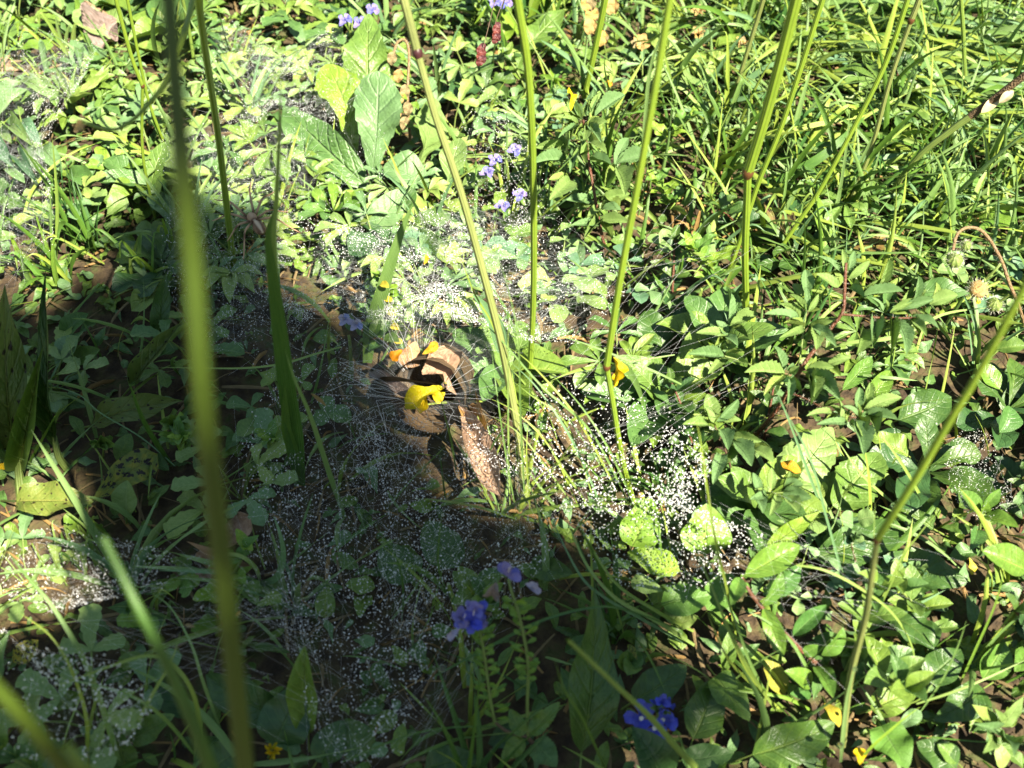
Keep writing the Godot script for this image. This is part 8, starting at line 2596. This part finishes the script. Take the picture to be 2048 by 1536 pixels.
	st("greenstem", 0.00037, 0.00029, [-1752, 0, -1109, -1737, 60, -1017], "stalk")
	th("broad_leaf", "lit round leaf below the pinnate vetch", "leaf", V(-1981, 0, -1200), "broad leaves of the herb carpet")
	lf("obov", "broad", V(-1944, 60, -1127), V(-1764, 120, -1021), 0.00931, 0, "blade")
	st("greenstem", 0.00037, 0.00029, [-2019, 0, -1208, -1944, 60, -1127], "stalk")
	th("broad_leaf", "broad lit leaf at the top left", "leaf", V(-2080, 0, -2133), "broad leaves of the herb carpet")
	lf("lanc", "bright", V(-2041, 60, -2043), V(-2177, 120, -2435), 0.00745, 0, "blade")
	st("greenstem", 0.00041, 0.00032, [-2037, 0, -2017, -2041, 60, -2043], "stalk")
	th("bedstraw", "narrow-leaved lit sprig right of the pinnate vetch", "herb", V(-2060, 0, -1659))
	marks.append([T.position, "narrow-leaved sprig"])
	st("greenstem", 0.00047, 0.0003, [-2046, 0, -1634, -2012, 120, -1596, -2024, 200, -1636], "stem")
	lf("lanc", "pale", V(-1989, 140, -1544), V(-1994, 220, -1750), 0.0032)
	lf("lanc", "pale", V(-1989, 140, -1544), V(-1837, 220, -1652), 0.00318)
	lf("lanc", "pale", V(-1989, 140, -1544), V(-1925, 220, -1704), 0.00319)
	lf("lanc", "pale", V(-1989, 140, -1544), V(-2091, 220, -1711), 0.00319)
	lf("lanc", "pale", V(-1989, 140, -1544), V(-1992, 220, -1532), 0.00315)
	lf("lanc", "pale", V(-1989, 140, -1544), V(-1866, 220, -1507), 0.00315)
	th("dry_leaf", "pinkish dead leaf on bare soil at the top left", "leaf", V(-2013, 0, -2133))
	marks.append([T.position, "pinkish dead leaf"])
	lf("dead", "dead", V(-2027, 20, -2075), V(-1951, 100, -2271), 0.01567, 0, "blade")
	lf("dead", "dead", V(-2113, 30, -2307), V(-1984, 80, -2317), 0.00923, 0, "blade")
	th("dry_leaf", "brown curled leaf bit at the upper left edge", "leaf", V(-2465, 0, -2006))
	lf("dead", "dead", V(-2371, 60, -1919), V(-2444, 120, -1885), 0.00716, 0, "blade")
	th("dry_seedheads", "cluster of tan papery seedheads at the top, right of centre", "seedhead", V(447, 0, -2177))
	marks.append([T.position, "tan papery seedheads"])
	st("greenstem", 0.00041, 0.00031, [471, 0, -2006, 434, 200, -2012, 412, 400, -1971], "stem")
	lf("ovate", "chaff", V(366, 380, -1948), V(361, 310, -1922), 0.00616, 0, "husk")
	lf("ovate", "chaff", V(380, 380, -1948), V(387, 310, -1929), 0.00462, 0.6, "husk")
	lf("ovate", "chaff", V(359, 340, -1915), V(354, 270, -1889), 0.00617, 0, "husk")
	lf("ovate", "chaff", V(373, 340, -1915), V(380, 270, -1895), 0.00463, 0.6, "husk")
	lf("ovate", "chaff", V(416, 280, -1914), V(411, 210, -1886), 0.00622, 0, "husk")
	lf("ovate", "chaff", V(430, 280, -1914), V(438, 210, -1892), 0.00467, 0.6, "husk")
	lf("ovate", "chaff", V(459, 400, -1985), V(454, 330, -1959), 0.00617, 0, "husk")
	lf("ovate", "chaff", V(472, 400, -1985), V(481, 330, -1966), 0.00463, 0.6, "husk")
	lf("ovate", "chaff", V(347, 440, -1946), V(342, 370, -1922), 0.0061, 0, "husk")
	lf("ovate", "chaff", V(361, 440, -1946), V(369, 370, -1929), 0.00458, 0.6, "husk")
	th("dry_seedheads", "round tan seedhead right of the papery cluster", "seedhead", V(642, 0, -2119))
	st("greenstem", 0.00037, 0.00032, [642, 0, -2006, 616, 140, -1992], "stem")
	lf("ovate", "chaff", V(611, 160, -1948), V(660, 180, -1987), 0.00476, 0, "husk")
	lf("ovate", "chaff", V(611, 160, -1948), V(634, 180, -1934), 0.00474, 0, "husk")
	lf("ovate", "chaff", V(611, 160, -1948), V(589, 180, -1930), 0.00474, 0, "husk")
	lf("ovate", "chaff", V(611, 160, -1948), V(565, 180, -1978), 0.00475, 0, "husk")
	lf("ovate", "chaff", V(611, 160, -1948), V(585, 180, -2034), 0.00477, 0, "husk")
	lf("ovate", "chaff", V(611, 160, -1948), V(631, 180, -2047), 0.00477, 0, "husk")
	th("dry_seedheads", "fuzzy tan seedheads at the top left of the grass", "seedhead", V(939, 0, -2279))
	lf("ovate", "chaff", V(922, 140, -2281), V(950, 180, -2246), 0.00345, 0, "husk")
	lf("ovate", "chaff", V(922, 140, -2281), V(928, 180, -2198), 0.00344, 0, "husk")
	lf("ovate", "chaff", V(922, 140, -2281), V(892, 180, -2195), 0.00344, 0, "husk")
	lf("ovate", "chaff", V(922, 140, -2281), V(876, 180, -2238), 0.00345, 0, "husk")
	lf("ovate", "chaff", V(922, 140, -2281), V(893, 180, -2288), 0.00346, 0, "husk")
	lf("ovate", "chaff", V(922, 140, -2281), V(929, 180, -2300), 0.00346, 0, "husk")
	lf("ovate", "chaff", V(902, 140, -2091), V(929, 180, -2057), 0.00338, 0, "husk")
	lf("ovate", "chaff", V(902, 140, -2091), V(907, 180, -2012), 0.00337, 0, "husk")
	lf("ovate", "chaff", V(902, 140, -2091), V(873, 180, -2008), 0.00337, 0, "husk")
	lf("ovate", "chaff", V(902, 140, -2091), V(857, 180, -2049), 0.00338, 0, "husk")
	lf("ovate", "chaff", V(902, 140, -2091), V(874, 180, -2098), 0.00339, 0, "husk")
	lf("ovate", "chaff", V(902, 140, -2091), V(909, 180, -2109), 0.00339, 0, "husk")
	lf("ovate", "chaff", V(1101, 140, -2006), V(1126, 180, -1973), 0.00334, 0, "husk")
	lf("ovate", "chaff", V(1101, 140, -2006), V(1103, 180, -1929), 0.00333, 0, "husk")
	lf("ovate", "chaff", V(1101, 140, -2006), V(1069, 180, -1925), 0.00333, 0, "husk")
	lf("ovate", "chaff", V(1101, 140, -2006), V(1054, 180, -1965), 0.00334, 0, "husk")
	lf("ovate", "chaff", V(1101, 140, -2006), V(1072, 180, -2013), 0.00335, 0, "husk")
	lf("ovate", "chaff", V(1101, 140, -2006), V(1107, 180, -2024), 0.00335, 0, "husk")
	st("greenstem", 0.00038, 0.00032, [939, 0, -2235, 905, 140, -2120], "stem")
	th("drooping_buds", "arched hairy pinkish stem with drooping fuzzy buds, right edge", "flower", V(1990, 0, -171))
	marks.append([T.position, "drooping fuzzy buds"])
	st("pinkstem", 0.00067, 0.0005, [1978, 20, -140, 1801, 340, -57, 1726, 460, -62, 1667, 560, -94, 1584, 660, -108, 1517, 700, -91, 1470, 700, -59, 1459, 660, -25], "stem")
	st("greenstem", 0.00051, 0.00043, [1678, 540, -91, 1658, 520, -74, 1639, 480, -71], "stalk")
	st("greenstem", 0.00052, 0.00044, [1721, 440, -33, 1701, 400, -38], "stalk")
